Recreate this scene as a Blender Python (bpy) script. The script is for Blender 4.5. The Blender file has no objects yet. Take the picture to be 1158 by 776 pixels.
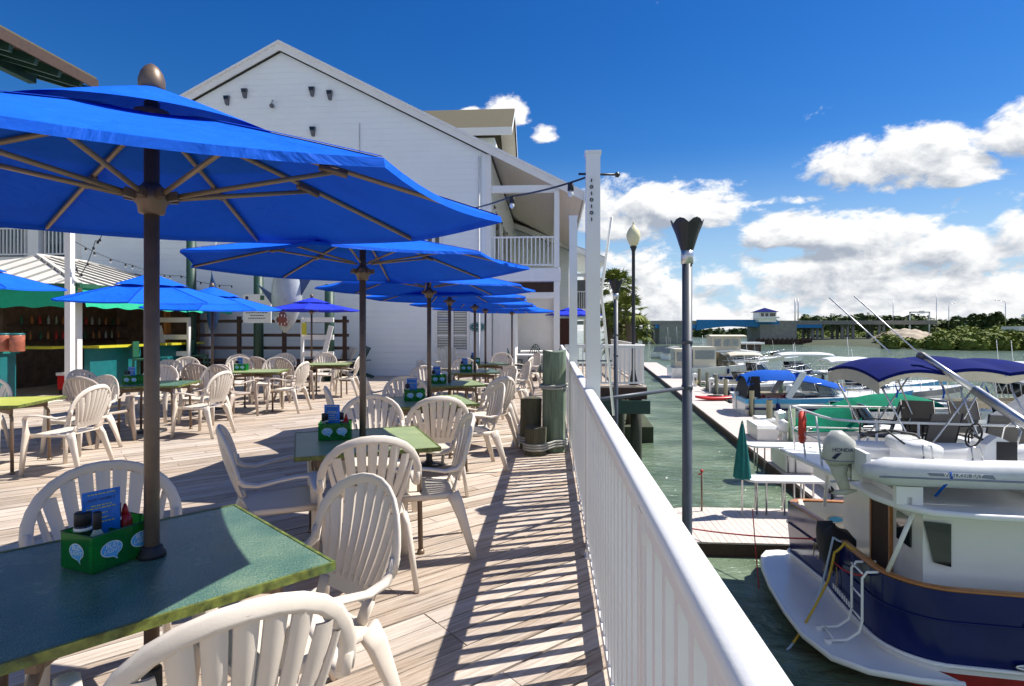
import bpy, math, random
from math import sin, cos, pi, radians, atan2, sqrt
from mathutils import Vector, Matrix
random.seed(7)
C = bpy.context.scene
COL = C.collection
H = 1.52; F = 660.0; A = math.atan(45/660.0); YH = 372.0
# ---------------------------------------------------------------- measuring helpers (photo pixels -> metres on the site)
def cw(xc, zc, z=0.0):
    return Vector((xc*cos(A)-zc*sin(A), xc*sin(A)+zc*cos(A), z))
def G(px, py, z=0.0):
    zc = (H-z)*F/(py-YH); return cw((px-579)/F*zc, zc, z)
def D(px, py, zc):
    return cw((px-579)/F*zc, zc, H-(py-YH)/F*zc)
def Yp(px, py, Y):
    u = (px-579)/F; t = Y/(u*sin(A)+cos(A)); return cw(u*t, t, H-(py-YH)/F*t)
# ---------------------------------------------------------------- mesh builder
class MB:
    def __init__(s, smooth=False):
        s.v=[]; s.f=[]; s.m=[]; s.sm=[]; s.smooth=smooth; s.tone=[]
    def add(s, vs, fs, mi=0, smooth=None):
        n=len(s.v); s.v += [tuple(p) for p in vs]
        t=random.random()
        for f in fs:
            s.f.append(tuple(i+n for i in f)); s.m.append(mi); s.sm.append(s.smooth if smooth is None else smooth); s.tone.append(t)
        return s
    def box(s, x0,x1,y0,y1,z0,z1, mi=0, M=None):
        vs=[Vector(p) for p in ((x0,y0,z0),(x1,y0,z0),(x1,y1,z0),(x0,y1,z0),(x0,y0,z1),(x1,y0,z1),(x1,y1,z1),(x0,y1,z1))]
        if M: vs=[M@p for p in vs]
        return s.add(vs, [(0,3,2,1),(4,5,6,7),(0,1,5,4),(1,2,6,5),(2,3,7,6),(3,0,4,7)], mi, False)
    def beam(s, p0, p1, w, h, mi=0, up=(0,0,1)):
        p0=Vector(p0); p1=Vector(p1); t=(p1-p0).normalized(); u=Vector(up)
        if abs(t.dot(u))>.98: u=Vector((0,1,0))
        a=t.cross(u).normalized(); b=a.cross(t)
        vs=[p+a*sx*w/2+b*sy*h/2 for p in (p0,p1) for sx,sy in ((-1,-1),(1,-1),(1,1),(-1,1))]
        return s.add(vs, [(3,2,1,0),(4,5,6,7),(0,1,5,4),(1,2,6,5),(2,3,7,6),(3,0,4,7)], mi, False)
    def sweep(s, path, ab, n=8, up=(0,0,1), mi=0, closed=False, pw=1.0, cap=True):
        """elliptic section a (sideways) x b (along up) per path point"""
        P=[Vector(p) for p in path]; k=len(P)
        if not isinstance(ab, list): ab=[ab]*k
        vs=[]; up=Vector(up); prev=None
        for i in range(k):
            if closed: t=(P[(i+1)%k]-P[i-1])
            else: t=P[min(i+1,k-1)]-P[max(i-1,0)]
            t.normalize()
            a=t.cross(up)
            if a.length<.05: a = prev.copy() if prev is not None else t.cross(Vector((0.01,1,0.02)))
            a.normalize()
            if prev is not None and a.dot(prev)<0 and up.length: a=-a
            prev=a
            b=a.cross(t); ra,rb=ab[i] if isinstance(ab[i],(tuple,list)) else (ab[i],ab[i])
            for j in range(n):
                q=2*pi*(j+.5)/n; cx,cy=cos(q),sin(q)
                if pw!=1.0:
                    cx=math.copysign(abs(cx)**pw,cx); cy=math.copysign(abs(cy)**pw,cy)
                vs.append(P[i]+a*cx*ra+b*cy*rb)
        fs=[]
        for i in range(k if closed else k-1):
            for j in range(n):
                i2=(i+1)%k
                fs.append((i*n+j, i*n+(j+1)%n, i2*n+(j+1)%n, i2*n+j))
        if not closed and cap:
            fs.append(tuple(range(n-1,-1,-1))); fs.append(tuple((k-1)*n+j for j in range(n)))
        return s.add(vs, fs, mi, True)
    def tube(s, path, r, n=8, mi=0, closed=False):
        return s.sweep(path, r if isinstance(r,list) else (r,r), n, (0.03,0.02,1), mi, closed)
    def lathe(s, prof, n=16, c=(0,0,0), mi=0, sx=1, sy=1, smooth=True):
        vs=[]; 
        for r,z in prof:
            for j in range(n):
                q=2*pi*j/n; vs.append((c[0]+r*cos(q)*sx, c[1]+r*sin(q)*sy, c[2]+z))
        k=len(prof); fs=[(i*n+j, i*n+(j+1)%n, (i+1)*n+(j+1)%n, (i+1)*n+j) for i in range(k-1) for j in range(n)]
        fs.append(tuple(range(n-1,-1,-1))); fs.append(tuple((k-1)*n+j for j in range(n)))
        return s.add(vs, fs, mi, smooth)
    def prism(s, poly, z0, z1, mi=0, M=None):
        n=len(poly); vs=[Vector((p[0],p[1],z0)) for p in poly]+[Vector((p[0],p[1],z1)) for p in poly]
        if M: vs=[M@v for v in vs]
        fs=[tuple(range(n-1,-1,-1)), tuple(range(n,2*n))]+[(i,(i+1)%n,n+(i+1)%n,n+i) for i in range(n)]
        return s.add(vs, fs, mi, False)
    def grid(s, fn, nu, nv, mi=0, smooth=True, cu=False):
        vs=[fn(i/nu, j/nv) for i in range(nu+1) for j in range(nv+1)]
        fs=[(i*(nv+1)+j,(i+1)*(nv+1)+j,(i+1)*(nv+1)+j+1,i*(nv+1)+j+1) for i in range(nu) for j in range(nv)]
        return s.add(vs, fs, mi, smooth)
    def sheet(s, fn, nu, nv, th, mi=0):
        """double sided sheet of thickness th (z offset) with closed rim"""
        s.grid(lambda u,v: fn(u,v), nu, nv, mi)
        def g(u,v):
            p=fn(u,v); return (p[0],p[1],p[2]-th)
        s.grid(lambda u,v: g(v,u), nv, nu, mi)
        N=max(nu,nv)
        for a,b in (((0,0),(1,0)),((1,0),(1,1)),((1,1),(0,1)),((0,1),(0,0))):
            s.grid(lambda u,v: (fn if v<.5 else g)(a[0]+(b[0]-a[0])*u, a[1]+(b[1]-a[1])*u), N, 1, mi)
        return s
    def mesh(s, name, mats):
        me=bpy.data.meshes.new(name); me.from_pydata(s.v, [], s.f)
        if not isinstance(mats,(list,tuple)): mats=[mats]
        for m in mats: me.materials.append(m)
        me.polygons.foreach_set('material_index', s.m); me.polygons.foreach_set('use_smooth', s.sm)
        at=me.attributes.new('tone','FLOAT','FACE'); at.data.foreach_set('value', s.tone)
        me.update(); return me
    def part(s, name, mats, parent=None, label=None, loc=None):
        o=bpy.data.objects.new(name, s.mesh(name, mats)); COL.objects.link(o)
        if parent is not None: o.parent=parent
        if label: o['label']=label
        if loc is not None: o.location=loc
        return o
def tag(o, label, cat, group=None):
    o['label']=label; o['category']=cat
    if group: o['group']=group
    return o
def thing(name, label, cat, loc=(0,0,0), rz=0, group=None):
    o=bpy.data.objects.new(name, None); COL.objects.link(o); o.location=loc; o.rotation_euler=(0,0,rz)
    o.empty_display_size=.2
    return tag(o, label, cat, group)
def single(name, mb, mats, label, cat, loc=(0,0,0), rz=0, group=None):
    o=mb.part(name, mats); o.location=loc; o.rotation_euler=(0,0,rz); return tag(o,label,cat,group)
def struct(name, mb, mats, kind='structure'):
    o=mb.part(name, mats); o['kind']=kind; return o
def copy_tree(o, parent=None):
    c=o.copy(); COL.objects.link(c)
    if parent is not None: c.parent=parent
    for ch in list(o.children): copy_tree(ch, c)
    return c
def place(proto, used, label, loc, rz, group=None):
    o = proto if not used else copy_tree(proto)
    o.location=loc; o.rotation_euler=(0,0,rz); o['label']=label
    if group: o['group']=group
    return o
def arc(c, r, a0, a1, n, plane='xz'):
    out=[]
    for i in range(n+1):
        q=a0+(a1-a0)*i/n
        if plane=='xz': out.append((c[0]+r*cos(q), c[1], c[2]+r*sin(q)))
        elif plane=='xy': out.append((c[0]+r*cos(q), c[1]+r*sin(q), c[2]))
        else: out.append((c[0], c[1]+r*cos(q), c[2]+r*sin(q)))
    return out
def text(body, size, mat, parent, loc, rot, name='lettering', align='CENTER', ext=.001, shear=0):
    cu=bpy.data.curves.new(name,'FONT'); cu.body=body; cu.size=size; cu.extrude=ext; cu.align_x=align; cu.align_y='CENTER'; cu.shear=shear
    tmp=bpy.data.objects.new(name,cu); COL.objects.link(tmp); bpy.context.view_layer.update()
    me=bpy.data.meshes.new_from_object(tmp.evaluated_get(bpy.context.evaluated_depsgraph_get())); bpy.data.objects.remove(tmp); me.materials.clear(); me.materials.append(mat)
    o=bpy.data.objects.new(name,me); COL.objects.link(o); o.parent=parent; o.location=loc; o.rotation_euler=rot
    return o
# ---------------------------------------------------------------- materials
MT={}
def mat(name, col, rough=.5, metal=0, var=.0, vscale=8, bump=0, bscale=40, spec=.5, trans=0, dirt=0, coat=0, dirtcol=None, coord='Object', stretch=None):
    m=bpy.data.materials.new(name); m.use_nodes=True; nt=m.node_tree; N=nt.nodes; L=nt.links
    b=N['Principled BSDF']; b.inputs['Base Color'].default_value=(*col,1); b.inputs['Roughness'].default_value=rough
    b.inputs['Metallic'].default_value=metal; b.inputs['Specular IOR Level'].default_value=spec
    if coat: b.inputs['Coat Weight'].default_value=coat; b.inputs['Coat Roughness'].default_value=.05
    if trans: b.inputs['Transmission Weight'].default_value=trans
    if var or bump or dirt:
        tc=N.new('ShaderNodeTexCoord'); src=tc.outputs[coord]
        if stretch:
            mp=N.new('ShaderNodeMapping'); mp.inputs['Scale'].default_value=stretch; L.new(src,mp.inputs[0]); src=mp.outputs[0]
    if var or dirt:
        nz=N.new('ShaderNodeTexNoise'); nz.inputs['Scale'].default_value=vscale; nz.inputs['Detail'].default_value=6; nz.inputs['Roughness'].default_value=.65; L.new(src,nz.inputs['Vector'])
        rp=N.new('ShaderNodeValToRGB'); rp.color_ramp.elements[0].position=.3; rp.color_ramp.elements[1].position=.7
        rp.color_ramp.elements[0].color=(*[c*(1-var) for c in col],1); rp.color_ramp.elements[1].color=(*[min(1,c*(1+var)) for c in col],1)
        L.new(nz.outputs['Fac'],rp.inputs[0]); out=rp.outputs[0]
        if dirt:
            n2=N.new('ShaderNodeTexNoise'); n2.inputs['Scale'].default_value=vscale*.35; n2.inputs['Detail'].default_value=8; n2.inputs['Roughness'].default_value=.7; L.new(src,n2.inputs['Vector'])
            r2=N.new('ShaderNodeMapRange'); r2.inputs[1].default_value=.5; r2.inputs[2].default_value=.75; r2.inputs[4].default_value=dirt; L.new(n2.outputs['Fac'],r2.inputs[0])
            mx=N.new('ShaderNodeMix'); mx.data_type='RGBA'; L.new(r2.outputs[0],mx.inputs[0]); L.new(out,mx.inputs[6]); mx.inputs[7].default_value=(*(dirtcol or [c*.5 for c in col]),1); out=mx.outputs[2]
        L.new(out,b.inputs['Base Color'])
        mr=N.new('ShaderNodeMapRange'); mr.inputs[3].default_value=max(0,rough-.1); mr.inputs[4].default_value=min(1,rough+.12); L.new(nz.outputs['Fac'],mr.inputs[0]); L.new(mr.outputs[0],b.inputs['Roughness'])
    if bump:
        n3=N.new('ShaderNodeTexNoise'); n3.inputs['Scale'].default_value=bscale; n3.inputs['Detail'].default_value=5; L.new(src,n3.inputs['Vector'])
        bp=N.new('ShaderNodeBump'); bp.inputs['Strength'].default_value=bump; bp.inputs['Distance'].default_value=.01; L.new(n3.outputs['Fac'],bp.inputs['Height']); L.new(bp.outputs[0],b.inputs['Normal'])
    MT[name]=m; return m
def nodes(m): return m.node_tree.nodes, m.node_tree.links, m.node_tree.nodes['Principled BSDF']
def mth(N,L,op,a,b=None,c=None,clamp=False):
    n=N.new('ShaderNodeMath'); n.operation=op; n.use_clamp=clamp
    for i,x in enumerate((a,b,c)):
        if x is None: continue
        if isinstance(x,(int,float)): n.inputs[i].default_value=x
        else: L.new(x,n.inputs[i])
    return n.outputs[0]

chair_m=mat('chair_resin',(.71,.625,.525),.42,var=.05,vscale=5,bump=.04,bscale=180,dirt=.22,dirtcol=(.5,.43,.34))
chairb_m=mat('chair_resin_shaded',(.46,.38,.32),.45,var=.06,vscale=5,bump=.12,bscale=180,dirt=.25,dirtcol=(.33,.26,.2))  # darker copy of the chair resin, shade on turned-away backs put into the colour
white_m=mat('white_paint',(.80,.79,.77),.45,var=.04,vscale=3,dirt=.18,dirtcol=(.55,.52,.47),bump=.05,bscale=90)
white2_m=mat('gelcoat_white',(.80,.80,.78),.22,var=.03,vscale=1.5,dirt=.12,dirtcol=(.6,.58,.52),spec=.5)
cream_m=mat('cream_gelcoat',(.72,.66,.52),.3,var=.04,vscale=2,dirt=.1)
navy_m=mat('navy_gelcoat',(.006,.013,.095),.14,var=.15,vscale=2,dirt=.06,dirtcol=(.02,.025,.12),spec=.3)
red_m=mat('bottom_paint_red',(.35,.02,.015),.6,var=.2,vscale=4)
teak_m=mat('varnished_teak',(.42,.17,.05),.3,var=.25,vscale=12,stretch=(.3,3,3))
steel_m=mat('stainless_steel',(.62,.62,.62),.22,metal=1,var=.05)
alu_m=mat('aluminium',(.6,.6,.6),.35,metal=1,var=.08)
dark_m=mat('dark_rubber',(.018,.018,.02),.6,var=.2)
glass_m=mat('dark_glass',(.012,.018,.022),.06,spec=.8)
black_m=mat('black_metal',(.02,.02,.022),.4,var=.2)
post_m=mat('grey_post_paint',(.055,.065,.085),.45,var=.1,vscale=6,dirt=.3,dirtcol=(.12,.13,.14))
pole_m=mat('bronze_pole',(.17,.115,.08),.42,metal=.35,var=.15,vscale=20,dirt=.25,dirtcol=(.2,.15,.12))
rib_m=mat('tan_rib',(.33,.24,.14),.4,metal=.3,var=.1)
tubebr_m=mat('table_leg_brown',(.20,.14,.10),.4,metal=.4,var=.1)
green_m=mat('green_paint',(.015,.10,.05),.5,var=.2,dirt=.2)
darkgreen_m=mat('dark_green_paint',(.012,.05,.035),.5,var=.2,dirt=.2)
teal_m=mat('teal_paint',(.006,.13,.14),.45,var=.15,dirt=.2)
yellow_m=mat('yellow_counter',(.55,.50,.03),.4,var=.12)
orange_m=mat('orange_panel',(.40,.15,.03),.5,var=.15)
redp_m=mat('red_plastic',(.55,.02,.02),.35,var=.1)
awning_m=mat('green_canvas',(.005,.40,.20),.7,var=.15,vscale=6,bump=.3,bscale=9)
tealc_m=mat('teal_canvas',(.004,.15,.14),.75,var=.2,vscale=8,bump=.3,bscale=12)
greenc_m=mat('boat_cover_green',(.0,.17,.09),.85,spec=.15,var=.2,vscale=4,bump=.5,bscale=5)
navyc_m=mat('navy_canvas',(.004,.010,.11),.9,spec=.1,var=.18,vscale=3,bump=.4,bscale=7)
bluec_m=mat('bright_blue_canvas',(.003,.08,.42),.85,spec=.15,var=.15,vscale=4,bump=.4,bscale=7)
creamc_m=mat('cream_canvas',(.60,.54,.42),.75,var=.12,vscale=4,bump=.4,bscale=7)
greyc_m=mat('grey_canvas',(.27,.28,.29),.75,var=.12,vscale=3,bump=.3,bscale=8,dirt=.2)
meshc_m=mat('grey_sling_mesh',(.16,.15,.14),.8,var=.12,vscale=60)
blackc_m=mat('black_canvas',(.012,.012,.016),.75,var=.2,bump=.6,bscale=6)
dockw_m=mat('dock_composite',(.58,.50,.45),.7,var=.08,vscale=3,dirt=.2)
fiber_m=mat('white_dock_box',(.78,.78,.74),.4,var=.04,dirt=.15)
pile_m=mat('weathered_pile',(.085,.08,.05),.85,var=.35,vscale=9,bump=.6,bscale=30,stretch=(3,3,.4),dirt=.4,dirtcol=(.08,.11,.06))
pileg_m=mat('green_stained_pile',(.14,.19,.13),.85,var=.5,vscale=9,bump=.6,bscale=30,stretch=(3,3,.35),dirt=.6,dirtcol=(.30,.33,.24))
piled_m=mat('dark_wet_pile',(.045,.05,.035),.8,var=.4,vscale=7,bump=.6,bscale=30,stretch=(3,3,.4))
rope_m=mat('rope',(.42,.42,.38),.85,bump=.8,bscale=120,var=.2,vscale=60)
ropered_m=mat('red_rope',(.45,.02,.03),.8)
hose_m=mat('yellow_hose',(.55,.36,.03),.5)
hoseb_m=mat('pale_blue_hose',(.4,.5,.62),.4)
soffit_m=mat('beige_soffit',(.66,.59,.50),.7,var=.08,vscale=2)
shingle_m=mat('brown_shingle',(.115,.10,.06),.9,var=.3,vscale=25,bump=.5,bscale=60)
greyroof_m=mat('grey_shingle',(.22,.22,.21),.9,var=.25,vscale=25,bump=.5,bscale=60)
barwall_m=mat('bar_wall',(.16,.10,.065),.8,var=.4,vscale=5)
brown_m=mat('dark_brown_wood',(.055,.03,.022),.8,var=.3,vscale=10)
brick_m=mat('dark_red_brick',(.10,.035,.025),.85,var=.35,vscale=14)
concrete_m=mat('concrete',(.24,.24,.22),.9,var=.2,vscale=1.2,bump=.3,bscale=6,dirt=.3)
bluesteel_m=mat('blue_bridge_steel',(.0,.16,.40),.5,var=.15,vscale=.6)
pvc_m=mat('inflatable_grey',(.62,.63,.64),.45,var=.05,dirt=.15)
pvcd_m=mat('inflatable_trim',(.22,.25,.32),.5)
cardb_m=mat('menu_card_blue',(.01,.16,.62),.25,var=.3,vscale=14)
cardy_m=mat('card_yellow_ink',(.62,.58,.10),.5)
navyink_m=mat('navy_ink',(.01,.012,.06),.5)
whiteink_m=mat('white_ink',(.8,.8,.8),.5)
lblue_m=mat('light_blue_logo',(.08,.42,.75),.4,var=.1)
gold_m=mat('gold_letter',(.42,.30,.10),.4,metal=.3)
lifer_m=mat('life_ring_red',(.65,.05,.02),.6,var=.1)
sand_m=mat('sand_bank',(.42,.35,.26),.95,var=.2,vscale=.4,bump=.6,bscale=2)
soil_m=mat('shore_soil',(.05,.06,.03),.95,var=.3,vscale=.2)
trunk_m=mat('palm_trunk',(.13,.10,.07),.9,var=.3,vscale=20,bump=.8,bscale=30)
silverfish_m=mat('fish_silver',(.42,.45,.46),.3,var=.2,vscale=2)
bluefish_m=mat('fish_blue',(.02,.06,.16),.3,var=.4,vscale=2)
fishred_m=mat('fish_mouth',(.22,.06,.05),.5)
metalroof_m=mat('white_metal_roof',(.66,.63,.58),.5,var=.06,vscale=1.2,dirt=.25,dirtcol=(.45,.42,.36))
floodl_m=mat('flood_light_grey',(.12,.12,.13),.5)
globe_m=mat('frosted_globe',(.75,.68,.42),.25,var=.05)
urn_m=mat('drink_urn',(.38,.12,.07),.25,var=.3,vscale=10)
bulb_m=mat('bulb_glass',(.75,.75,.72),.1)

for m_ in (MT['chair_resin'],MT['chair_resin_shaded']):
    N,L,b=nodes(m_); oi=N.new('ShaderNodeObjectInfo'); hs=N.new('ShaderNodeHueSaturation'); src=b.inputs['Base Color'].links[0].from_socket
    L.new(src,hs.inputs['Color']); L.new(mth(N,L,'ADD',.95,mth(N,L,'MULTIPLY',oi.outputs['Random'],.09)),hs.inputs['Value']); L.new(hs.outputs[0],b.inputs['Base Color'])
# table top: speckled teal green laminate with a yellow-green rim
def table_mat(name, c0, c1, c2, rough):
    m=mat(name,c0,rough); N,L,b=nodes(m)
    tc=N.new('ShaderNodeTexCoord'); mp=N.new('ShaderNodeMapping'); mp.inputs['Scale'].default_value=(1,4,4); mp.inputs['Rotation'].default_value=(0,0,.6); L.new(tc.outputs['Object'],mp.inputs[0])
    n1=N.new('ShaderNodeTexNoise'); n1.inputs['Scale'].default_value=75; n1.inputs['Detail'].default_value=8; n1.inputs['Roughness'].default_value=.75; L.new(mp.outputs[0],n1.inputs['Vector'])
    n2=N.new('ShaderNodeTexNoise'); n2.inputs['Scale'].default_value=5; n2.inputs['Detail'].default_value=4; L.new(tc.outputs['Object'],n2.inputs['Vector'])
    r=N.new('ShaderNodeValToRGB'); e=r.color_ramp.elements; e[0].position=.36; e[0].color=(*c0,1); e[1].position=.64; e[1].color=(*c2,1); k=e.new(.5); k.color=(*c1,1)
    L.new(mth(N,L,'ADD',mth(N,L,'MULTIPLY',n1.outputs['Fac'],.75),mth(N,L,'MULTIPLY',n2.outputs['Fac'],.25)),r.inputs[0]); L.new(r.outputs[0],b.inputs['Base Color'])
    mr=N.new('ShaderNodeMapRange'); mr.inputs[3].default_value=rough-.08; mr.inputs[4].default_value=rough+.15; L.new(n2.outputs['Fac'],mr.inputs[0]); L.new(mr.outputs[0],b.inputs['Roughness'])
    bp=N.new('ShaderNodeBump'); bp.inputs['Strength'].default_value=.25; bp.inputs['Distance'].default_value=.002; L.new(n1.outputs['Fac'],bp.inputs['Height']); L.new(bp.outputs[0],b.inputs['Normal'])
    return m
top_m=table_mat('table_laminate_teal',(.015,.065,.06),(.085,.17,.125),(.30,.35,.21),.22)
topy_m=table_mat('table_laminate_lime',(.16,.26,.13),(.30,.37,.17),(.48,.50,.26),.28)
topyy_m=table_mat('table_laminate_yellow',(.38,.40,.05),(.50,.52,.09),(.58,.58,.20),.3)
edge_m=mat('table_edge_lime',(.12,.14,.025),.45,var=.8,vscale=28,dirt=.6,dirtcol=(.03,.16,.08))

# umbrella canvas: lets part of the sun through
def canopy_mat(name, col, tcol):
    m=bpy.data.materials.new(name); m.use_nodes=True; N=m.node_tree.nodes; L=m.node_tree.links; N.remove(N['Principled BSDF'])
    out=N['Material Output']; d=N.new('ShaderNodeBsdfDiffuse'); t=N.new('ShaderNodeBsdfTranslucent'); g=N.new('ShaderNodeBsdfGlossy')
    tc=N.new('ShaderNodeTexCoord'); nz=N.new('ShaderNodeTexNoise'); nz.inputs['Scale'].default_value=3; nz.inputs['Detail'].default_value=7; nz.inputs['Roughness'].default_value=.6; L.new(tc.outputs['Object'],nz.inputs[0])
    mx=N.new('ShaderNodeMix'); mx.data_type='RGBA'; L.new(nz.outputs['Fac'],mx.inputs[0]); mx.inputs[6].default_value=(*[c*.75 for c in col],1); mx.inputs[7].default_value=(*[min(1,c*1.25) for c in col],1)
    L.new(mx.outputs[2],d.inputs['Color']); t.inputs['Color'].default_value=(*tcol,1)
    g.inputs['Roughness'].default_value=.55; g.inputs['Color'].default_value=(.5,.6,.8,1)
    wv=N.new('ShaderNodeTexNoise'); wv.inputs['Scale'].default_value=4.5; wv.inputs['Detail'].default_value=5; wv.inputs['Distortion'].default_value=1.2; L.new(tc.outputs['Object'],wv.inputs[0])
    bp=N.new('ShaderNodeBump'); bp.inputs['Strength'].default_value=.6; bp.inputs['Distance'].default_value=.035; L.new(wv.outputs['Fac'],bp.inputs['Height'])
    for q in (d,g): L.new(bp.outputs[0],q.inputs['Normal'])
    m1=N.new('ShaderNodeMixShader'); m1.inputs[0].default_value=.08; L.new(d.outputs[0],m1.inputs[1]); L.new(t.outputs[0],m1.inputs[2])
    m2=N.new('ShaderNodeMixShader'); m2.inputs[0].default_value=.035; L.new(m1.outputs[0],m2.inputs[1]); L.new(g.outputs[0],m2.inputs[2]); L.new(m2.outputs[0],out.inputs[0])
    return m
can_m=canopy_mat('blue_canopy',(.008,.125,.74),(.004,.014,.46))
can2_m=canopy_mat('deep_blue_canopy',(.025,.045,.55),(.02,.02,.45))

# clear green plastic
caddy_m=mat('green_clear_plastic',(.02,.32,.08),.12); N_,L_,b_=nodes(caddy_m)
t_=N_.new('ShaderNodeBsdfTransparent'); t_.inputs[0].default_value=(.25,.75,.3,1); x_=N_.new('ShaderNodeMixShader'); x_.inputs[0].default_value=.30
L_.new(t_.outputs[0],x_.inputs[1]); L_.new(b_.outputs[0],x_.inputs[2]); L_.new(x_.outputs[0],N_['Material Output'].inputs[0])
clear_m=mat('clear_glass_bottle',(.55,.62,.5),.06); N_,L_,b_=nodes(clear_m)
t_=N_.new('ShaderNodeBsdfTransparent'); t_.inputs[0].default_value=(.85,.9,.8,1); x_=N_.new('ShaderNodeMixShader'); x_.inputs[0].default_value=.45
L_.new(t_.outputs[0],x_.inputs[1]); L_.new(b_.outputs[0],x_.inputs[2]); L_.new(x_.outputs[0],N_['Material Output'].inputs[0])
vinyl_m=mat('clear_vinyl',(.5,.52,.52),.12); N_,L_,b_=nodes(vinyl_m)
t_=N_.new('ShaderNodeBsdfTransparent'); t_.inputs[0].default_value=(.8,.85,.88,1); x_=N_.new('ShaderNodeMixShader'); x_.inputs[0].default_value=.35
L_.new(t_.outputs[0],x_.inputs[1]); L_.new(b_.outputs[0],x_.inputs[2]); L_.new(x_.outputs[0],N_['Material Output'].inputs[0])

# deck boards
deck_m=mat('weathered_deck',(.40,.34,.29),.8); N,L,b=nodes(deck_m)
at=N.new('ShaderNodeAttribute'); at.attribute_name='tone'
tc=N.new('ShaderNodeTexCoord'); vr=N.new('ShaderNodeVectorRotate'); vr.rotation_type='Z_AXIS'; vr.inputs['Angle'].default_value=-radians(43); L.new(tc.outputs['Object'],vr.inputs['Vector'])
off=N.new('ShaderNodeVectorMath'); off.operation='ADD'; cx=N.new('ShaderNodeCombineXYZ'); L.new(mth(N,L,'MULTIPLY',at.outputs['Fac'],57.0),cx.inputs[0]); L.new(mth(N,L,'MULTIPLY',at.outputs['Fac'],31.0),cx.inputs[2]); L.new(vr.outputs[0],off.inputs[0]); L.new(cx.outputs[0],off.inputs[1])
mp=N.new('ShaderNodeMapping'); mp.inputs['Scale'].default_value=(.7,16,16); L.new(off.outputs[0],mp.inputs[0])
g1=N.new('ShaderNodeTexNoise'); g1.inputs['Scale'].default_value=3.2; g1.inputs['Detail'].default_value=9; g1.inputs['Roughness'].default_value=.72; L.new(mp.outputs[0],g1.inputs['Vector'])
g2=N.new('ShaderNodeTexNoise'); g2.inputs['Scale'].default_value=1.1; g2.inputs['Detail'].default_value=7; g2.inputs['Roughness'].default_value=.65; L.new(tc.outputs['Object'],g2.inputs['Vector'])
r=N.new('ShaderNodeValToRGB'); e=r.color_ramp.elements; e[0].position=.32; e[0].color=(.08,.055,.04,1); e[1].position=.72; e[1].color=(.62,.545,.465,1)
k=e.new(.43); k.color=(.32,.245,.18,1); k=e.new(.57); k.color=(.47,.385,.31,1)
s=mth(N,L,'ADD',mth(N,L,'MULTIPLY',g1.outputs['Fac'],.8),mth(N,L,'MULTIPLY',at.outputs['Fac'],.17)); s=mth(N,L,'ADD',s,mth(N,L,'MULTIPLY',g2.outputs['Fac'],.12)); L.new(s,r.inputs[0])
hs=N.new('ShaderNodeHueSaturation'); L.new(r.outputs[0],hs.inputs['Color']); L.new(mth(N,L,'ADD',.55,mth(N,L,'MULTIPLY',g2.outputs['Fac'],.9)),hs.inputs['Saturation']); L.new(mth(N,L,'ADD',.82,mth(N,L,'MULTIPLY',g2.outputs['Fac'],.4)),hs.inputs['Value'])
# knots and nail heads as dark flecks
vo=N.new('ShaderNodeTexVoronoi'); vo.inputs['Scale'].default_value=1.6; m3=N.new('ShaderNodeMapping'); m3.inputs['Scale'].default_value=(.7,1.7,1); L.new(off.outputs[0],m3.inputs[0]); L.new(m3.outputs[0],vo.inputs['Vector'])
kn=N.new('ShaderNodeMapRange'); kn.inputs[1].default_value=.02; kn.inputs[2].default_value=.05; kn.inputs[3].default_value=.75; kn.inputs[4].default_value=0; L.new(vo.outputs['Distance'],kn.inputs[0])
mx=N.new('ShaderNodeMix'); mx.data_type='RGBA'; L.new(kn.outputs[0],mx.inputs[0]); L.new(hs.outputs[0],mx.inputs[6]); mx.inputs[7].default_value=(.07,.045,.03,1); L.new(mx.outputs[2],b.inputs['Base Color'])
bp=N.new('ShaderNodeBump'); bp.inputs['Strength'].default_value=.8; bp.inputs['Distance'].default_value=.011; L.new(g1.outputs['Fac'],bp.inputs['Height']); L.new(bp.outputs[0],b.inputs['Normal'])

# lap siding
def siding(name,col,pitch,vert=False,depth=.02):
    m=mat(name,col,.55,var=.03,vscale=.8,dirt=.12,dirtcol=[c*.8 for c in col]); N,L,b=nodes(m)
    g=N.new('ShaderNodeNewGeometry'); sp=N.new('ShaderNodeSeparateXYZ'); L.new(g.outputs['Position'],sp.inputs[0])
    c=sp.outputs[0] if vert else sp.outputs[2]
    fr=mth(N,L,'FRACT',mth(N,L,'DIVIDE',c,pitch)); h=mth(N,L,'SUBTRACT',1,fr)
    bp=N.new('ShaderNodeBump'); bp.inputs['Strength'].default_value=1; bp.inputs['Distance'].default_value=depth; L.new(h,bp.inputs['Height']); L.new(bp.outputs[0],b.inputs['Normal'])
    return m
siding_m=siding('white_lap_siding',(.84,.87,.87),.19,depth=.008)
soffitl_m=siding('beige_board_soffit',(.66,.57,.48),.16,vert=True,depth=.02)

# water
water_m=bpy.data.materials.new('water_surface'); water_m.use_nodes=True; N,L,b=nodes(water_m)
b.inputs['Base Color'].default_value=(.10,.19,.15,1); b.inputs['Roughness'].default_value=.08; b.inputs['IOR'].default_value=1.33
tc=N.new('ShaderNodeTexCoord'); mp=N.new('ShaderNodeMapping'); mp.inputs['Scale'].default_value=(1.0,1.7,1); mp.inputs['Rotation'].default_value=(0,0,.35); L.new(tc.outputs['Object'],mp.inputs[0])
w1=N.new('ShaderNodeTexNoise'); w1.inputs['Scale'].default_value=1.7; w1.inputs['Detail'].default_value=5; w1.inputs['Roughness'].default_value=.6; w1.inputs['Distortion'].default_value=.8; L.new(mp.outputs[0],w1.inputs['Vector'])
w2=N.new('ShaderNodeTexNoise'); w2.inputs['Scale'].default_value=.35; w2.inputs['Detail'].default_value=3; L.new(mp.outputs[0],w2.inputs['Vector'])
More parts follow.
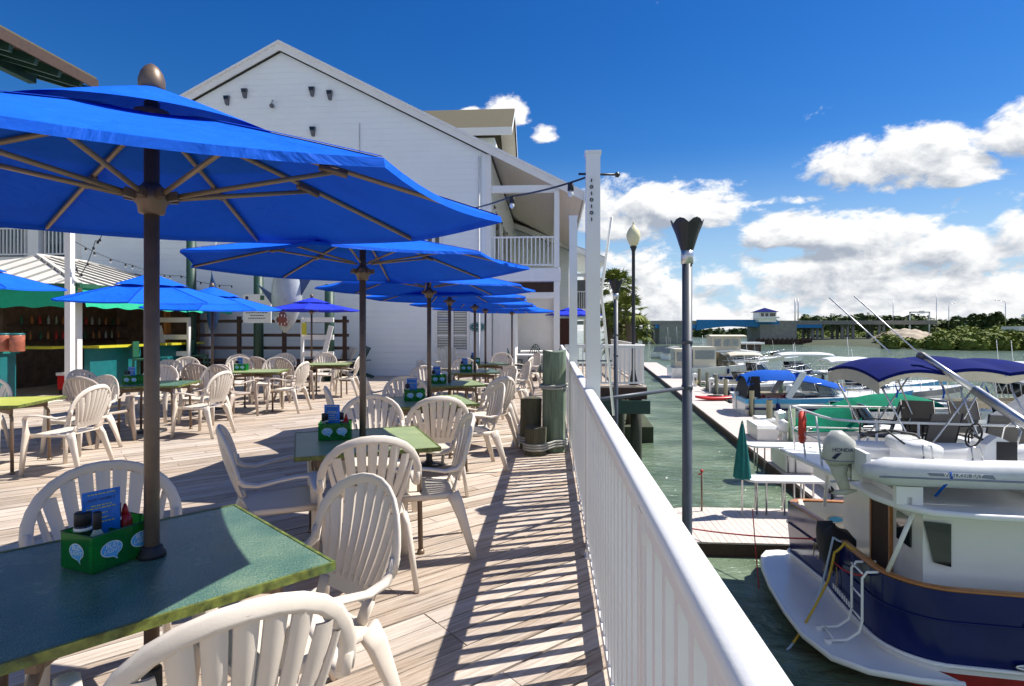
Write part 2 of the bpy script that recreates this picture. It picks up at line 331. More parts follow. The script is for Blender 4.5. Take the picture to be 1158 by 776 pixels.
bp=N.new('ShaderNodeBump'); bp.inputs['Strength'].default_value=1; bp.inputs['Distance'].default_value=.16; L.new(mth(N,L,'ADD',w1.outputs['Fac'],mth(N,L,'MULTIPLY',w2.outputs['Fac'],1.5)),bp.inputs['Height']); L.new(bp.outputs[0],b.inputs['Normal'])
r=N.new('ShaderNodeValToRGB'); e=r.color_ramp.elements; e[0].position=.35; e[0].color=(.085,.13,.08,1); e[1].position=.65; e[1].color=(.19,.25,.165,1); L.new(w2.outputs['Fac'],r.inputs[0]); L.new(r.outputs[0],b.inputs['Base Color'])

for m_ in (top_m,topy_m,topyy_m): m_.node_tree.nodes['Principled BSDF'].inputs['Specular IOR Level'].default_value=.28
def leafmat(name, c0, c1, scale=.5):
    m=mat(name,c0,.7,spec=.2); N,L,b=nodes(m); at=N.new('ShaderNodeAttribute'); at.attribute_name='tone'
    mx=N.new('ShaderNodeMix'); mx.data_type='RGBA'; L.new(at.outputs['Fac'],mx.inputs[0]); mx.inputs[6].default_value=(*c0,1); mx.inputs[7].default_value=(*c1,1); L.new(mx.outputs[2],b.inputs['Base Color'])
    return m
mang_m=leafmat('mangrove_leaves',(.09,.13,.02),(.20,.23,.05))
mangd_m=leafmat('far_tree_leaves',(.035,.065,.02),(.11,.145,.045))
palm_m=leafmat('palm_leaves',(.05,.10,.015),(.26,.28,.06))
# ================================================================ camera, sun, sky
cam=bpy.data.objects.new('camera',bpy.data.cameras.new('camera')); COL.objects.link(cam); C.camera=cam
cam.location=(0,0,H); cam.rotation_euler=(radians(90),0,A); cam.data.sensor_width=36; cam.data.lens=F*36/1158; cam.data.shift_y=-(388-YH)/1158
cam.data.clip_start=.05; cam.data.clip_end=5000
SD=Vector((.69,.25,1.0)).normalized()
sun=bpy.data.objects.new('sun',bpy.data.lights.new('sun','SUN')); COL.objects.link(sun); sun.data.energy=4.9; sun.data.angle=radians(.5); sun.data.color=(1,.955,.88)
sun.rotation_euler=SD.to_track_quat('Z','Y').to_euler()
w=bpy.data.worlds.new('World'); C.world=w; w.use_nodes=True; N=w.node_tree.nodes; L=w.node_tree.links; bg=N['Background']
sky=N.new('ShaderNodeTexSky'); sky.sky_type='NISHITA'; sky.sun_disc=False; sky.sun_elevation=math.asin(SD.z); sky.sun_rotation=math.atan2(SD.x,SD.y); sky.air_density=1.0; sky.dust_density=.4; sky.ozone_density=2.0
def M_(op,a,b=None,c=None,clamp=False): return mth(N,L,op,a,b,c,clamp)
geo=N.new('ShaderNodeTexCoord'); sp=N.new('ShaderNodeSeparateXYZ'); L.new(geo.outputs['Generated'],sp.inputs[0])
az=M_('ARCTAN2',sp.outputs[0],sp.outputs[1]); el=M_('ARCSINE',sp.outputs[2],clamp=False)
def azel(px,py):
    a=atan2((px-579)/F,1); return a-A, atan2((YH-py)/F*cos(a),1)
def noise(az_s,el_s,scale,det,rough,w0):
    cb=N.new('ShaderNodeCombineXYZ'); L.new(az_s,cb.inputs[0]); L.new(el_s,cb.inputs[1]); cb.inputs[2].default_value=w0
    nz=N.new('ShaderNodeTexNoise'); nz.inputs['Scale'].default_value=scale; nz.inputs['Detail'].default_value=det; nz.inputs['Roughness'].default_value=rough; nz.inputs['Distortion'].default_value=.35; L.new(cb.outputs[0],nz.inputs['Vector']); return nz.outputs['Fac']
def cover(az,el):
    blobs=[(1010,190,125,40,1.0),(1050,205,90,20,.8),(940,185,55,22,.7),(1158,155,52,46,1.0),(760,240,100,36,1.0),(810,225,50,26,.7),(700,262,60,36,1.0),(880,228,60,11,.55),(940,268,120,26,.9),(880,262,45,24,.8),(1100,285,95,30,.95),(1150,262,40,26,.9),
           (720,300,90,30,.9),(570,134,30,19,1.3),(533,127,15,8,1.0),(617,154,19,13,1.2),(800,318,130,20,.75),(980,325,160,20,.75),(1110,335,100,16,.6),(1230,250,60,60,.9),(1350,200,120,50,.9),(-300,250,160,60,.9)]
    tot=None
    for px,py,rx,ry,s in blobs:
        a0,e0=azel(px,py); sc=cos(a0+A)
        u=M_('DIVIDE',M_('SUBTRACT',az,a0),rx/F*sc*sc*1.0); v=M_('DIVIDE',M_('SUBTRACT',el,e0),ry/F*sc)
        v=M_('MAXIMUM',v,M_('MULTIPLY',v,-1.9))          # flat base
        d=M_('SUBTRACT',s,M_('ADD',M_('MULTIPLY',u,u),M_('MULTIPLY',v,v)))
        tot=d if tot is None else M_('SMOOTH_MAX',tot,d,.25)
    tot=M_('MAXIMUM',tot,-1.25)
    back_fill=N.new('ShaderNodeMapRange'); back_fill.inputs[1].default_value=-.05; back_fill.inputs[2].default_value=-.5; back_fill.inputs[3].default_value=-1.25; back_fill.inputs[4].default_value=-.05; L.new(sp.outputs[1],back_fill.inputs[0]); tot=M_('MAXIMUM',tot,back_fill.outputs[0])  # unseen clouds added behind the camera to lift the shaded sides
    # bank of cumulus near the horizon, thinning with height
    nb=N.new('ShaderNodeMapRange'); nb.inputs[1].default_value=.005; nb.inputs[2].default_value=.24; nb.inputs[3].default_value=1.25; nb.inputs[4].default_value=-1.25; L.new(el,nb.inputs[0])
    tot=M_('MAXIMUM',tot,nb.outputs[0])
    n=noise(M_('MULTIPLY',az,1.0),M_('MULTIPLY',el,2.0),5.5,12,.58,3.1)
    n2=noise(M_('MULTIPLY',az,1.0),M_('MULTIPLY',el,1.5),22,8,.6,9.7)
    return M_('ADD',M_('ADD',M_('MULTIPLY',tot,.55),M_('MULTIPLY',M_('SUBTRACT',n,.5),2.6)),M_('MULTIPLY',M_('SUBTRACT',n2,.5),1.35))
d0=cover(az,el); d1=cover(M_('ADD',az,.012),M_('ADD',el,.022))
def mrange(x,a,b,c,d,smooth=True):
    m=N.new('ShaderNodeMapRange'); m.interpolation_type='SMOOTHSTEP' if smooth else 'LINEAR'
    for i,v in enumerate((a,b,c,d)): m.inputs[i+1].default_value=v
    L.new(x,m.inputs[0]); return m.outputs[0]
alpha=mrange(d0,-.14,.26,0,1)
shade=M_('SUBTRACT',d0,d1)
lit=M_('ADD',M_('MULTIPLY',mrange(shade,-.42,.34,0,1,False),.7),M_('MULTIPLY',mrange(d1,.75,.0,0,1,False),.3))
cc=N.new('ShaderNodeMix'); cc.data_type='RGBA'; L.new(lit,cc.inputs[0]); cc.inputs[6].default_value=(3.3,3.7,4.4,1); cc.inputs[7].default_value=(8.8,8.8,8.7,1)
# sky grade: polarised deep blue above, pale near the horizon
hsv=N.new('ShaderNodeHueSaturation'); hsv.inputs['Saturation'].default_value=1.35; L.new(sky.outputs[0],hsv.inputs['Color'])
tint=N.new('ShaderNodeMix'); tint.data_type='RGBA'; tint.blend_type='MULTIPLY'; tint.inputs[0].default_value=1; L.new(hsv.outputs[0],tint.inputs[6])
tr=N.new('ShaderNodeMix'); tr.data_type='RGBA'; L.new(mrange(el,0,.5,0,1),tr.inputs[0]); tr.inputs[6].default_value=(.60,.78,.95,1); tr.inputs[7].default_value=(.27,.62,.95,1); L.new(tr.outputs[2],tint.inputs[7])
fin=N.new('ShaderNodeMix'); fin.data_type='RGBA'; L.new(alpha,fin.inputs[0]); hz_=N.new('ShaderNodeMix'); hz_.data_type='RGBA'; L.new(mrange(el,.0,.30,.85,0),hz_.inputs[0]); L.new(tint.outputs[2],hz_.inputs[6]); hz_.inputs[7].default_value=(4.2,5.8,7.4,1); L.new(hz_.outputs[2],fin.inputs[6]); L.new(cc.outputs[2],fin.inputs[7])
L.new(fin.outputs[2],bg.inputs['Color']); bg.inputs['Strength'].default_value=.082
C.view_settings.view_transform='Standard'; C.view_settings.look='None'; C.view_settings.gamma=1; C.view_settings.exposure=.62; C.view_settings.use_curve_mapping=False
C.cycles.max_bounces=7; C.cycles.transparent_max_bounces=12; C.cycles.caustics_reflective=False; C.cycles.caustics_refractive=False

# ================================================================ water, sea bed side, deck
b_=MB(); b_.add([(-400,-60,-3.2),(900,-60,-3.2),(900,1500,-3.2),(-400,1500,-3.2)],[(0,1,2,3)]); struct('water',b_,water_m)

def clip(poly, nx, ny, c):            # keep nx*x+ny*y<=c
    out=[]
    for i in range(len(poly)):
        p,q=poly[i],poly[(i+1)%len(poly)]; dp=nx*p[0]+ny*p[1]-c; dq=nx*q[0]+ny*q[1]-c
        if dp<=0: out.append(p)
        if (dp<0)!=(dq<0) and dp!=dq:
            t=dp/(dp-dq); out.append((p[0]+(q[0]-p[0])*t,p[1]+(q[1]-p[1])*t))
    return out
def boards(mb, rects, ang, pw, gap, z0, z1, runs=True, joint=2.44):
    ux,uy=cos(ang),sin(ang); nx,ny=-uy,ux
    for R in rects:
        ks=[nx*x+ny*y for x,y in R]; ls=[ux*x+uy*y for x,y in R]
        k=math.floor(min(ks)/pw)
        while k*pw<max(ks):
            rnd=random.Random(k*7+3); offs=rnd.choice([0,.4,.8,1.22,1.6,2.0])*(joint/2.44)
            l=math.floor(min(ls)/joint)-1
            while l*joint+offs<max(ls):
                la=l*joint+offs+.004; lb=la+joint*1-.006
                p=clip(R,-nx,-ny,-(k*pw+gap/2)); p=clip(p,nx,ny,(k+1)*pw-gap/2) if len(p)>2 else p
                p=clip(p,-ux,-uy,-la) if len(p)>2 else p; p=clip(p,ux,uy,lb) if len(p)>2 else p
                if len(p)>2:
                    dz=rnd.uniform(-.003,.002)
                    mb.prism(p,z0,z1+dz)
                l+=1
            k+=1
deck_main=[(-22,-3),(.30,-3),(.30,18.45),(-22,18.45)]
deck_far=[(-1.0,18.45),(.30,18.45),(.30,24),(-1.0,24)]
deck_jut=[(.30,15.55),(2.5,15.55),(2.5,26),(.30,26)]
mb=MB(); boards(mb,[deck_main,deck_far,deck_jut],radians(43),.136,.012,-.035,0.0)
struct('deck',mb,deck_m)
mb=MB()
for k in range(-3,37): mb.box(-22,.26,k*.61,k*.61+.05,-.30,-.037)
mb.box(.262,.30,-3,15.5,-.32,-.037); mb.box(.30,2.5,15.552,15.6,-.34,-.037); mb.box(2.46,2.5,15.6,26,-.34,-.037); mb.box(-22,.262,-3,26,-.345,-.305)
struct('deck_framing',mb,brown_m)
# piles carrying the deck
pl=MB(True); pl.lathe([(.15,-4.6),(.15,-1.2),(.145,-.36)],14); 
proto=single('deck_pile',pl,piled_m,'','piling',group='piles under the deck edge')
pp=[((2.25,15.8),'round dark green pile under the outer corner of the railed deck section'),((1.55,15.8),'round dark pile under the railed deck section, inward of its outer corner'),((.5,15.8),'round dark pile beneath the root of the railed deck section'),((2.25,19.5),'round pile further back under the outer edge of the railed deck section'),((.12,13.0),'round pile under the dining deck edge before the railed section'),((.12,9.0),'round pile under the dining deck edge beside the smaller grey torch post')]
for i,(p,l) in enumerate(pp): place(proto,i>0,l,(p[0],p[1],0),i*.7)
pg=MB(); pg.box(.31,2.56,15.40,15.54,-.70,-.36); single('pier_beam',pg,darkgreen_m,'heavy green timber beam under the front of the railed deck section','beam')

# ================================================================ white rail along the water
def rail(name,label,p0,p1,skip_first=False,post_every=2.4,maxb=100,group='white railings of the deck'):
    p0=Vector(p0); p1=Vector(p1); Ln=(p1-p0).length; d=(p1-p0)/Ln; rz=atan2(d.y,d.x)
    t=thing(name,label,'railing',p0,rz,group)
    c=MB(True); c.sweep([(-.03,0,1.080),(Ln+.03,0,1.080)],(.035,.023),16,pw=.6); c.part('top_rail',white_m,t)
    c=MB(); c.box(-.02,Ln+.02,-.02,.02,1.012,1.055); c.box(-.02,Ln+.02,-.021,.021,.065,.115); c.part('bottom_rail',white_m,t)
    bal=MB(); bal.box(-.019,.019,-.019,.019,.10,1.015); me=bal.mesh('baluster',white_m); n=int(Ln/.122)
    extra=MB()
    for i in range(n):
        x=.08+i*.122
        if i<maxb:
            o=bpy.data.objects.new('baluster',me); COL.objects.link(o); o.parent=t; o.location=(x,0,0)
        else: extra.box(x-.019,x+.019,-.019,.019,.10,1.015)
    if n>maxb: o=extra.part('far_balusters',white_m,t); o['kind']='stuff'
    po=MB(); po.box(-.026,.026,-.026,.026,.0,1.05); po.box(-.05,.05,-.035,.035,.0,.012); po.box(-.036,.036,-.030,.030,.975,1.056); po.box(-.040,.040,-.026,.026,.045,.13); po.box(.03,.045,-.03,-.022,.02,.03); me=po.mesh('post',white_m)
    x=.02
    while x<Ln+.1:
        o=bpy.data.objects.new('post',me); COL.objects.link(o); o.parent=t; o.location=(min(x,Ln),0,0); x+=post_every
    return t
RX=.255
rt=rail('white_railing','long white painted railing running along the dining deck edge beside the water',(RX,-.9,0),(RX,15.5,0))
rail('white_railing','short white railing crossing the front of the jutting deck section beside the lamp post',(RX+.12,15.62,0),(2.42,15.62,0))
rail('white_railing','white railing running away along the outer side of the jutting deck section',(2.42,15.74,0),(2.42,24,0),maxb=60)

# tall white posts standing at the rail
def tall_post(loc,h,w_,label):
    t=thing('tall_white_post',label,'post',loc,0,'tall white posts at the railing')
    p=MB(); p.box(-w_/2,w_/2,-w_/2,w_/2,-.5,h); p.part('shaft',white_m,t)
    p=MB(); p.box(-w_/2-.008,w_/2+.008,-w_/2-.008,w_/2+.008,h,h+.02); p.part('cap',white_m,t); return t
tp=tall_post((.287,4.13,0),2.74,.098,'tallest white square post rising from the near railing, with a chain hook at its top')
k=MB(True); k.tube([(-.1,0,2.61),(.19,.0,2.60)],.008); k.lathe([(.014,0),(.014,.03)],8,(.17,0,2.585)); k.part('hook_bolt',black_m,tp)
k=MB(True)
for i in range(7): k.tube(arc((-.012,-.057,2.55-i*.045),.010,0,2*pi,8,'xz' if i%2 else 'yz'),.0035,5)
k.part('light_cord',black_m,tp)
tall_post((.275,7.55,0),2.95,.10,'second white square post further along the railing, left of the tallest one')
tall_post((-10.45,12.0,0),3.65,.13,'white square post in front of the tiki bar with string lights hooked to its top')
# pale pipes from rail to the torch posts
def bar(name,p0,p1,r,m,label,cat,group=None):
    p0=Vector(p0); b=MB(True); b.tube([(0,0,0),Vector(p1)-p0],r); return single(name,b,m,label,cat,p0,0,group)
pa=D(675,437.5,4.25); pb=D(772,440,5.35)
bar('brace_pipe',(RX+.03,4.45,.975),(1.2,5.45,.975),.017,post_m,'grey horizontal pipe bracing the large torch post to the near railing','pipe','pipes bracing the torch posts')
bar('brace_pipe',(RX+.03,11.95,.87),(1.22,11.95,.87),.017,post_m,'grey horizontal pipe bracing the smaller torch post to the railing','pipe','pipes bracing the torch posts')
# tulip topped torch posts
def torch():
    t=thing('torch_post','','torch post',(0,0,0),0,'grey torch posts standing in the water along the deck')
    p=MB(True); p.lathe([(.046,-4.4),(.046,2.18)],16); p.part('pole',post_m,t)
    p=MB(True); p.lathe([(.056,2.12),(.056,2.26)],16); p.part('collar',alu_m,t)
    cup=MB()
    n=6
    for i in range(n):
        a0=2*pi*i/n; a1=2*pi*(i+1)/n; am=(a0+a1)/2
        ring=[(.055,2.24),(.105,2.40),(.140,2.485)]
        o=[]
        for r_,z in ring: o.append([(r_*cos(a)*(1 if k!=2 else 1.0),r_*sin(a),z) for k,a in enumerate((a0,(a0+am)/2,am,(am+a1)/2,a1))])
        tip=[(.150*cos(a),.150*sin(a),2.485+dz) for a,dz in zip((a0,(a0+am)/2,am,(am+a1)/2,a1),(0,.035,.048,.035,0))]
        o.append(tip)
        for th in (0,.006):
            vs=[]; 
            for row in o: vs+= [(x*(1-th*8*(.15/.15)*.6),y*(1-th*8*.6),z) for x,y,z in row]
            fs=[(r_*5+c,r_*5+c+1,(r_+1)*5+c+1,(r_+1)*5+c) for r_ in range(3) for c in range(4)]
            cup.add(vs,fs)
    cup.part('tulip_cup',black_m,t)
    for z in (.98,1.4):
        p=MB(True); p.lathe([(.052,z-.02),(.052,z+.02)],16); p.part('clamp',post_m,t)
    return t
tc_=torch()
p=G(777,440,.975); tx=(777-624)/F*5.4
place(tc_,False,'large dark grey torch post with tulip shaped cup, nearest the camera',cw((777-579)/F*5.4,5.4,0),.4)
place(tc_,True,'small looking torch post in front of the palm, right of the tall white post',cw((696.5-579)/F*11.9,11.9,0),.9)
# street lamp on the jut
t=thing('street_lamp','tall black lamp post with a pale acorn globe at the corner of the white railing','street lamp',(2.20,15.95,0),0)
p=MB(True); p.lathe([(.11,0),(.11,.12),(.07,.3),(.05,.45),(.045,3.6),(.05,3.62),(.08,3.70),(.10,3.74)],14); p.part('pole',black_m,t)
p=MB(True); p.lathe([(.07,3.74),(.13,3.82),(.185,3.98),(.19,4.06),(.15,4.18),(.10,4.25),(.06,4.29),(.02,4.34)],18); p.part('globe',globe_m,t)
p=MB(True); p.lathe([(.03,4.32),(.02,4.36),(.028,4.38),(.005,4.43)],10); p.part('finial',globe_m,t)

# mooring piles standing on the deck beside the rail
t=thing('mooring_pile','tall green stained wooden pile bound with rope beside the railing','piling',(.02,7.30,0),0,'rope bound piles on the deck')
p=MB(True)
def pilemesh(r,h,seed):
    rnd=random.Random(seed); p=MB(True); n=20; vs=[]; lev=[0,.2,.45,.7,.9,1]
    for l in lev:
        for j in range(n):
            q=2*pi*j/n; rr=r*(1+.02*sin(3*q+seed)+rnd.uniform(-.012,.012)); vs.append((rr*cos(q)+.01*l,rr*sin(q),h*l+(.012*sin(q*2+seed) if l==1 else 0)))
    fs=[(i*n+j,i*n+(j+1)%n,(i+1)*n+(j+1)%n,(i+1)*n+j) for i in range(len(lev)-1) for j in range(n)]; p.add(vs,fs)
    p.add(vs[-n:]+[(0.01,0,h-.01)],[(j,(j+1)%n,n) for j in range(n)],0,False); return p
pilemesh(.145,1.245,1).part('timber',pileg_m,t)
def wrap(r,z,n,sag=.0,c=(0,0)): 
    m=MB(True)
    for i in range(n): m.tube([(c[0]+(r+.008)*cos(q),c[1]+(r+.008)*sin(q),z+i*.026+.012*sin(q+i)+sag*cos(q)) for q in [2*pi*k/28 for k in range(28)]],.014,6,closed=True)
    return m
wrap(.16,.80,2).part('rope_wrap',rope_m,t)
t2=thing('mooring_pile','medium dark weathered pile left of the tall green one','piling',(-.27,7.42,0),0,'rope bound piles on the deck'); pilemesh(.135,.64,5).part('timber',pile_m,t2)
t3=thing('mooring_pile','shortest pile stub in front of the dark one, green grey with a sawn top','piling',(-.20,7.08,0),0,'rope bound piles on the deck'); pilemesh(.13,.33,9).part('timber',pile_m,t3)
m=MB(True)
def hullpath(z,off):
    pts=[]
    for q in [i*pi/14 for i in range(15)]: pts.append((.02+(.155+off)*cos(q-pi/2.2)+0,7.30+(.155+off)*sin(q-pi/2.2),z))
    for q in [i*pi/14 for i in range(15)]: pts.append((-.27+(.135+off)*cos(q+pi*.42),7.42+(.135+off)*sin(q+pi*.42),z))
    for q in [i*pi/10 for i in range(8)]: pts.append((-.20+(.13+off)*cos(q+pi*1.02),7.08+(.13+off)*sin(q+pi*1.02),z-.02))
    return pts
for i in range(3): m.tube(hullpath(.09+i*.03,.012),.014,6,closed=True)
single('rope_binding',m,rope_m,'thick grey rope wound around the foot of the three wooden piles','rope')

# ================================================================ chair
def chair_back_pt(u,s):     # u sideways, s up the back (0 seat .. 1 top)
    return (u, -.20-.155*s-.02*sin(s*pi)+ .9*u*u*(.4+.6*s), .43+.475*s)
def make_chair(m, label=''):
    t=thing('plastic_chair',label,'chair',(0,0,0),0,'moulded plastic armchairs on the deck')
    # back panel: fan of slats, joined at the waist
    b=MB(True)
    def slat(ub,ut,wb,wt,s0,s1,n=9):
        def fn(a,v):
            s=s0+(s1-s0)*v; u=ub+(ut-ub)*(v**.85)+ (a-.5)*(wb+(wt-wb)*v)
            x,y,z=chair_back_pt(u,s); return (x, y+.006-.010*(1-(2*a-1)**2), z)
        def fb(a,v):
            x,y,z=fn(1-a,v); return (x,y-.009,z)
        b.grid(fn,4,n); b.grid(fb,4,n)
        for a in (0,1):
            b.grid(lambda q,v: fn(a,v) if (q>.5)!=(a==0) else (fn(a,v)[0],fn(a,v)[1]-.009,fn(a,v)[2]),1,n,0,True)
    for i in range(-3,4):
        top=.985-.016*i*i-.002*abs(i)**3
        slat(i*.0405,i*.0655,.036,.056,.20,top)
    for sgn in (-1,1): slat(sgn*.160,sgn*.232,.036,.022,.16,.70)
    def waist(u,v):
        uu=(u-.5)*.36; return chair_back_pt(uu,.10+.13*v)
    def waistb(u,v):
        x,y,z=waist(1-u,v); return (x,y-.010,z)
    b.grid(waist,12,2); b.grid(waistb,12,2)
    for sgn in (-1,1):
        b.grid(lambda u,v:(lambda q:(q[0],q[1]+(0 if v<.5 else -.010),q[2]))(chair_back_pt(sgn*(.10+.075*u),.0+.10*1*(0)+.11*(1-0)*0+ .11*u*0)),1,1)
    for sgn in (-1,1): b.sweep([chair_back_pt(sgn*.150,-.03),chair_back_pt(sgn*.152,.06),chair_back_pt(sgn*.158,.16)],(.03,.008),8,up=(0,1,.2),pw=.7)
    b.part('backrest',m,t)
    # rim: arch over the back
    rim=[]
    half=[(.268,.42),(.272,.50),(.268,.60),(.252,.70),(.225,.80),(.180,.89),(.125,.95),(.065,.985),(0,.995)]
    for u,s in half: rim.append(chair_back_pt(u,s))
    rim=rim+[(-x,y,z) for x,y,z in rim[-2::-1]]
    r=MB(True); r.sweep(rim,[(.025,.010)]*len(rim),8,up=(0,-1,.3),pw=.8); r.part('back_rim',m,t)
    # seat
    s_=MB(True)
    def seat(u,v):
        x=(u-.5)*2; y=-.205+.445*v; hw=.205+.032*v; z=.425-.014*(1-x*x)*(1-abs(2*v-1)**3)-.022*max(0,(v-.82)/.18)**2+.006*v
        return (x*hw,y,z)
    s_.sheet(seat,12,12,.012)
    for sgn in (-1,1): s_.sweep([(sgn*.207,-.2,.412),(sgn*.24,.2,.412)],(.008,.020),6)
    s_.sweep([(-.237,.238,.392),(.237,.238,.392)],(.006,.022),6)
    s_.part('seat',m,t)
    # arms sweep out of the rim and turn down into the front legs
    for sgn in (-1,1):
        a=MB(True); J=chair_back_pt(.268,.42)
        path=[chair_back_pt(.271,.53),J,(.275,-.205,.603),(.283,-.13,.592),(.292,-.03,.612),(.298,.08,.628),(.300,.165,.628),(.299,.205,.610),(.297,.222,.580)]
        ab=[(.013,.020),(.016,.020),(.020,.016),(.024,.012),(.028,.010),(.030,.010),(.030,.011),(.028,.012),(.024,.012)]
        a.sweep([(sgn*x,y,z) for x,y,z in path],ab,8,up=(0,0,1) if True else 0,pw=.75)
        a.part('armrest',m,t)
        l=MB(True); l.sweep([(sgn*.297,.214,.600),(sgn*.290,.215,.52),(sgn*.270,.222,.42),(sgn*.272,.24,.30),(sgn*.288,.262,.0)],[(.024,.011),(.026,.013),(.040,.020),(.034,.018),(.022,.015)],8,up=(0,1,0),pw=.6)
        l.part('leg',m,t)
        l=MB(True); l.sweep([(sgn*.200,-.185,.425),(sgn*.215,-.215,.36),(sgn*.232,-.262,.22),(sgn*.252,-.325,.0)],[(.020,.046),(.020,.042),(.017,.030),(.015,.020)],8,up=(0,1,0),pw=.6)
        l.part('leg',m,t)
        l=MB(True)
    return t
CH=make_chair(chair_m); CHB=make_chair(chairb_m)
used={0:False,1:False}
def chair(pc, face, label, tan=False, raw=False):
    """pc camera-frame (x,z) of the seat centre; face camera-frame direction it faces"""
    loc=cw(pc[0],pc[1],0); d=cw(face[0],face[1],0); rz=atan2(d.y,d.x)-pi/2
    k=1 if tan else 0  # tan picks the chair copy with shade painted into its colour
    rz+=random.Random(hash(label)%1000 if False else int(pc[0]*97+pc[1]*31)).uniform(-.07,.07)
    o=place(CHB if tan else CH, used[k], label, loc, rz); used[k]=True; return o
# ================================================================ tables
def make_table(m, key):
    t=thing('dining_table','','table',(0,0,0),0,'square laminate tables on the deck')
    s=.455; p=MB(); p.prism([(-s+.006,-s+.006),(s-.006,-s+.006),(s-.006,s-.006),(-s+.006,s-.006)],.708,.73); p.part('tabletop',m,t)
    e=MB(True); e.sweep([(-s,-s,.715),(s,-s,.715),(s,s,.715),(-s,s,.715)],(.012,.0165),8,closed=True,pw=.5)
    e=MB()
    for a in range(4):
        M=Matrix.Rotation(a*pi/2,4,'Z'); e.box(-s,s,-s-.006,-s+.006,.705,.7325,M=M)
    e.part('edge_band',edge_m,t)
    for sx in (-1,1):
        for sy in (-1,1):
            l=MB(True); l.tube([(sx*.12,sy*.12,.66),(sx*.26,sy*.26,.66),(sx*.31,sy*.31,.64),(sx*.335,sy*.335,.58),(sx*.345,sy*.345,0)],.017,8); l.lathe([(.026,0),(.026,.015),(.018,.03)],10,(sx*.345,sy*.345,0)); l.part('leg',tubebr_m,t)
    f=MB(); f.beam((-.33,-.33,.655),(.33,.33,.655),.03,.05); f.beam((-.33,.33,.652),(.33,-.33,.652),.03,.05); f.beam((-.30,0,.68),(.30,0,.68),.04,.03); f.part('under_frame',tubebr_m,t)
    return t
TB={'teal':make_table(top_m,0),'lime':make_table(topy_m,1),'yellow':make_table(topyy_m,2)}; tused={}
def table(pc, ang, label, kind='teal'):
    o=place(TB[kind], tused.get(kind,False), label, cw(pc[0],pc[1],0), ang+A); tused[kind]=True; return o
# ================================================================ umbrella
def make_umbrella(key, cm, R=1.224, apex=2.275, droop=.32):
    t=thing('patio_umbrella','','umbrella',(0,0,0),0,'blue patio umbrellas over the tables')
    p=MB(True); p.lathe([(.024,.0),(.024,apex+.03)],14); p.part('pole',pole_m,t)
    p=MB(True); p.lathe([(.024,0),(.21,0),(.21,.045),(.06,.07),(.035,.1),(.032,.34),(.024,.35)],18); p.part('base',black_m,t)
    p=MB(True); p.lathe([(.045,.732),(.043,.745),(.036,.752),(.034,.765),(.027,.77)],18); p.part('table_collar',dark_m,t)
    p=MB(True); p.lathe([(.015,apex-.01),(.02,apex+.065),(.036,apex+.07),(.041,apex+.085),(.042,apex+.105),(.035,apex+.132),(.022,apex+.152),(.007,apex+.163)],16); p.part('finial',pole_m,t)
    zr=apex-.30
    p=MB(True); p.lathe([(.026,zr-.06),(.04,zr-.055),(.044,zr-.03),(.056,zr-.015),(.056,zr+.02),(.04,zr+.03),(.026,zr+.05)],14)
    for i in range(8):
        q=pi*i/4; p.beam((.04*cos(q),.04*sin(q),zr),(.085*cos(q),.085*sin(q),zr+.008),.018,.03)
    p.part('runner',tubebr_m,t)
    p=MB(True); p.lathe([(.03,apex-.05),(.055,apex-.04),(.055,apex+.0),(.03,apex+.01)],14); p.part('top_hub',tubebr_m,t)
    def can(q,r,sag=1):     # q in octants 0..8, r 0..1 along rib
        i=math.floor(q+1e-9)%8; f=q-math.floor(q+1e-9); a0=i*pi/4; a1=a0+pi/4
        P0=Vector((cos(a0),sin(a0),0)); P1=Vector((cos(a1),sin(a1),0)); P=(P0*(1-f)+P1*f)*R*r
        bow=4*f*(1-f)
        P=P*(1-.03*bow*r); z=apex-droop*(r**1.08)-.035*bow*r*(1-.6*r)*sag
        return (P.x,P.y,z)
    c=MB(False)
    for i in range(8):
        def fn(u,v): 
            f=min(max(u,1e-6),1-1e-6); return can(i+f,.22+.78*v)
        c.grid(fn,8,9,smooth=True)
        def hem(u,v):
            f=min(max(u,1e-6),1-1e-6); x,y,z=can(i+f,1.0); k=1+.004*v; return (x*k,y*k,z-.022*v)
        c.grid(hem,8,2,smooth=True)
    for i in range(8):
        for sg in (0,):
            def sm(u,v):
                x,y,z=can(i+1e-6,.24+.75*v); q=i*pi/4; w_=(u-.5)*.022; return (x-sin(q)*w_,y+cos(q)*w_,z+.004-.002*abs(2*u-1))
            c.grid(sm,2,9,1)
    c.part('canopy',[cm,navyc2_m],t)
    c=MB(False)
    for i in range(8):
        def fv(u,v):
            f=min(max(u,1e-6),1-1e-6); r=.012+.39*v; x,y,z=can(i+f,r,0); bow=4*f*(1-f); return (x,y,z+.085-.062*v+.012*bow*v)
        c.grid(fv,8,5,smooth=True)
    c.part('vent_flap',cm,t)
    for i in range(8):
        q=pi*i/4; e=Vector((cos(q),sin(q),0))
        def rp(r,dz=-.014): v=e*(R*r); v.z=apex-droop*(r**1.08)+dz; return v
        rb=MB(True); rb.sweep([rp(.04),rp(.3),rp(.55),rp(.8),rp(.985)],(.007,.010),6,up=(0,0,1),pw=.5); rbo=rb.part('rib',rib_m,t)
        st=MB(True); k=rp(.50,-.03); st.sweep([e*.075+Vector((0,0,zr+.008)),k],(.006,.009),6,pw=.5); st.part('strut',rib_m,rbo)
        pn=MB(True); pn.sweep([rp(.46,-.026),rp(.54,-.024)],(.012,.014),6,pw=.5); pn.part('clip',tubebr_m,rbo)
    return t
navyc2_m=mat('canopy_seam_blue',(.004,.05,.42),.9,spec=.1)
UA=make_umbrella(0,can_m); UB=make_umbrella(1,can2_m); uused={}
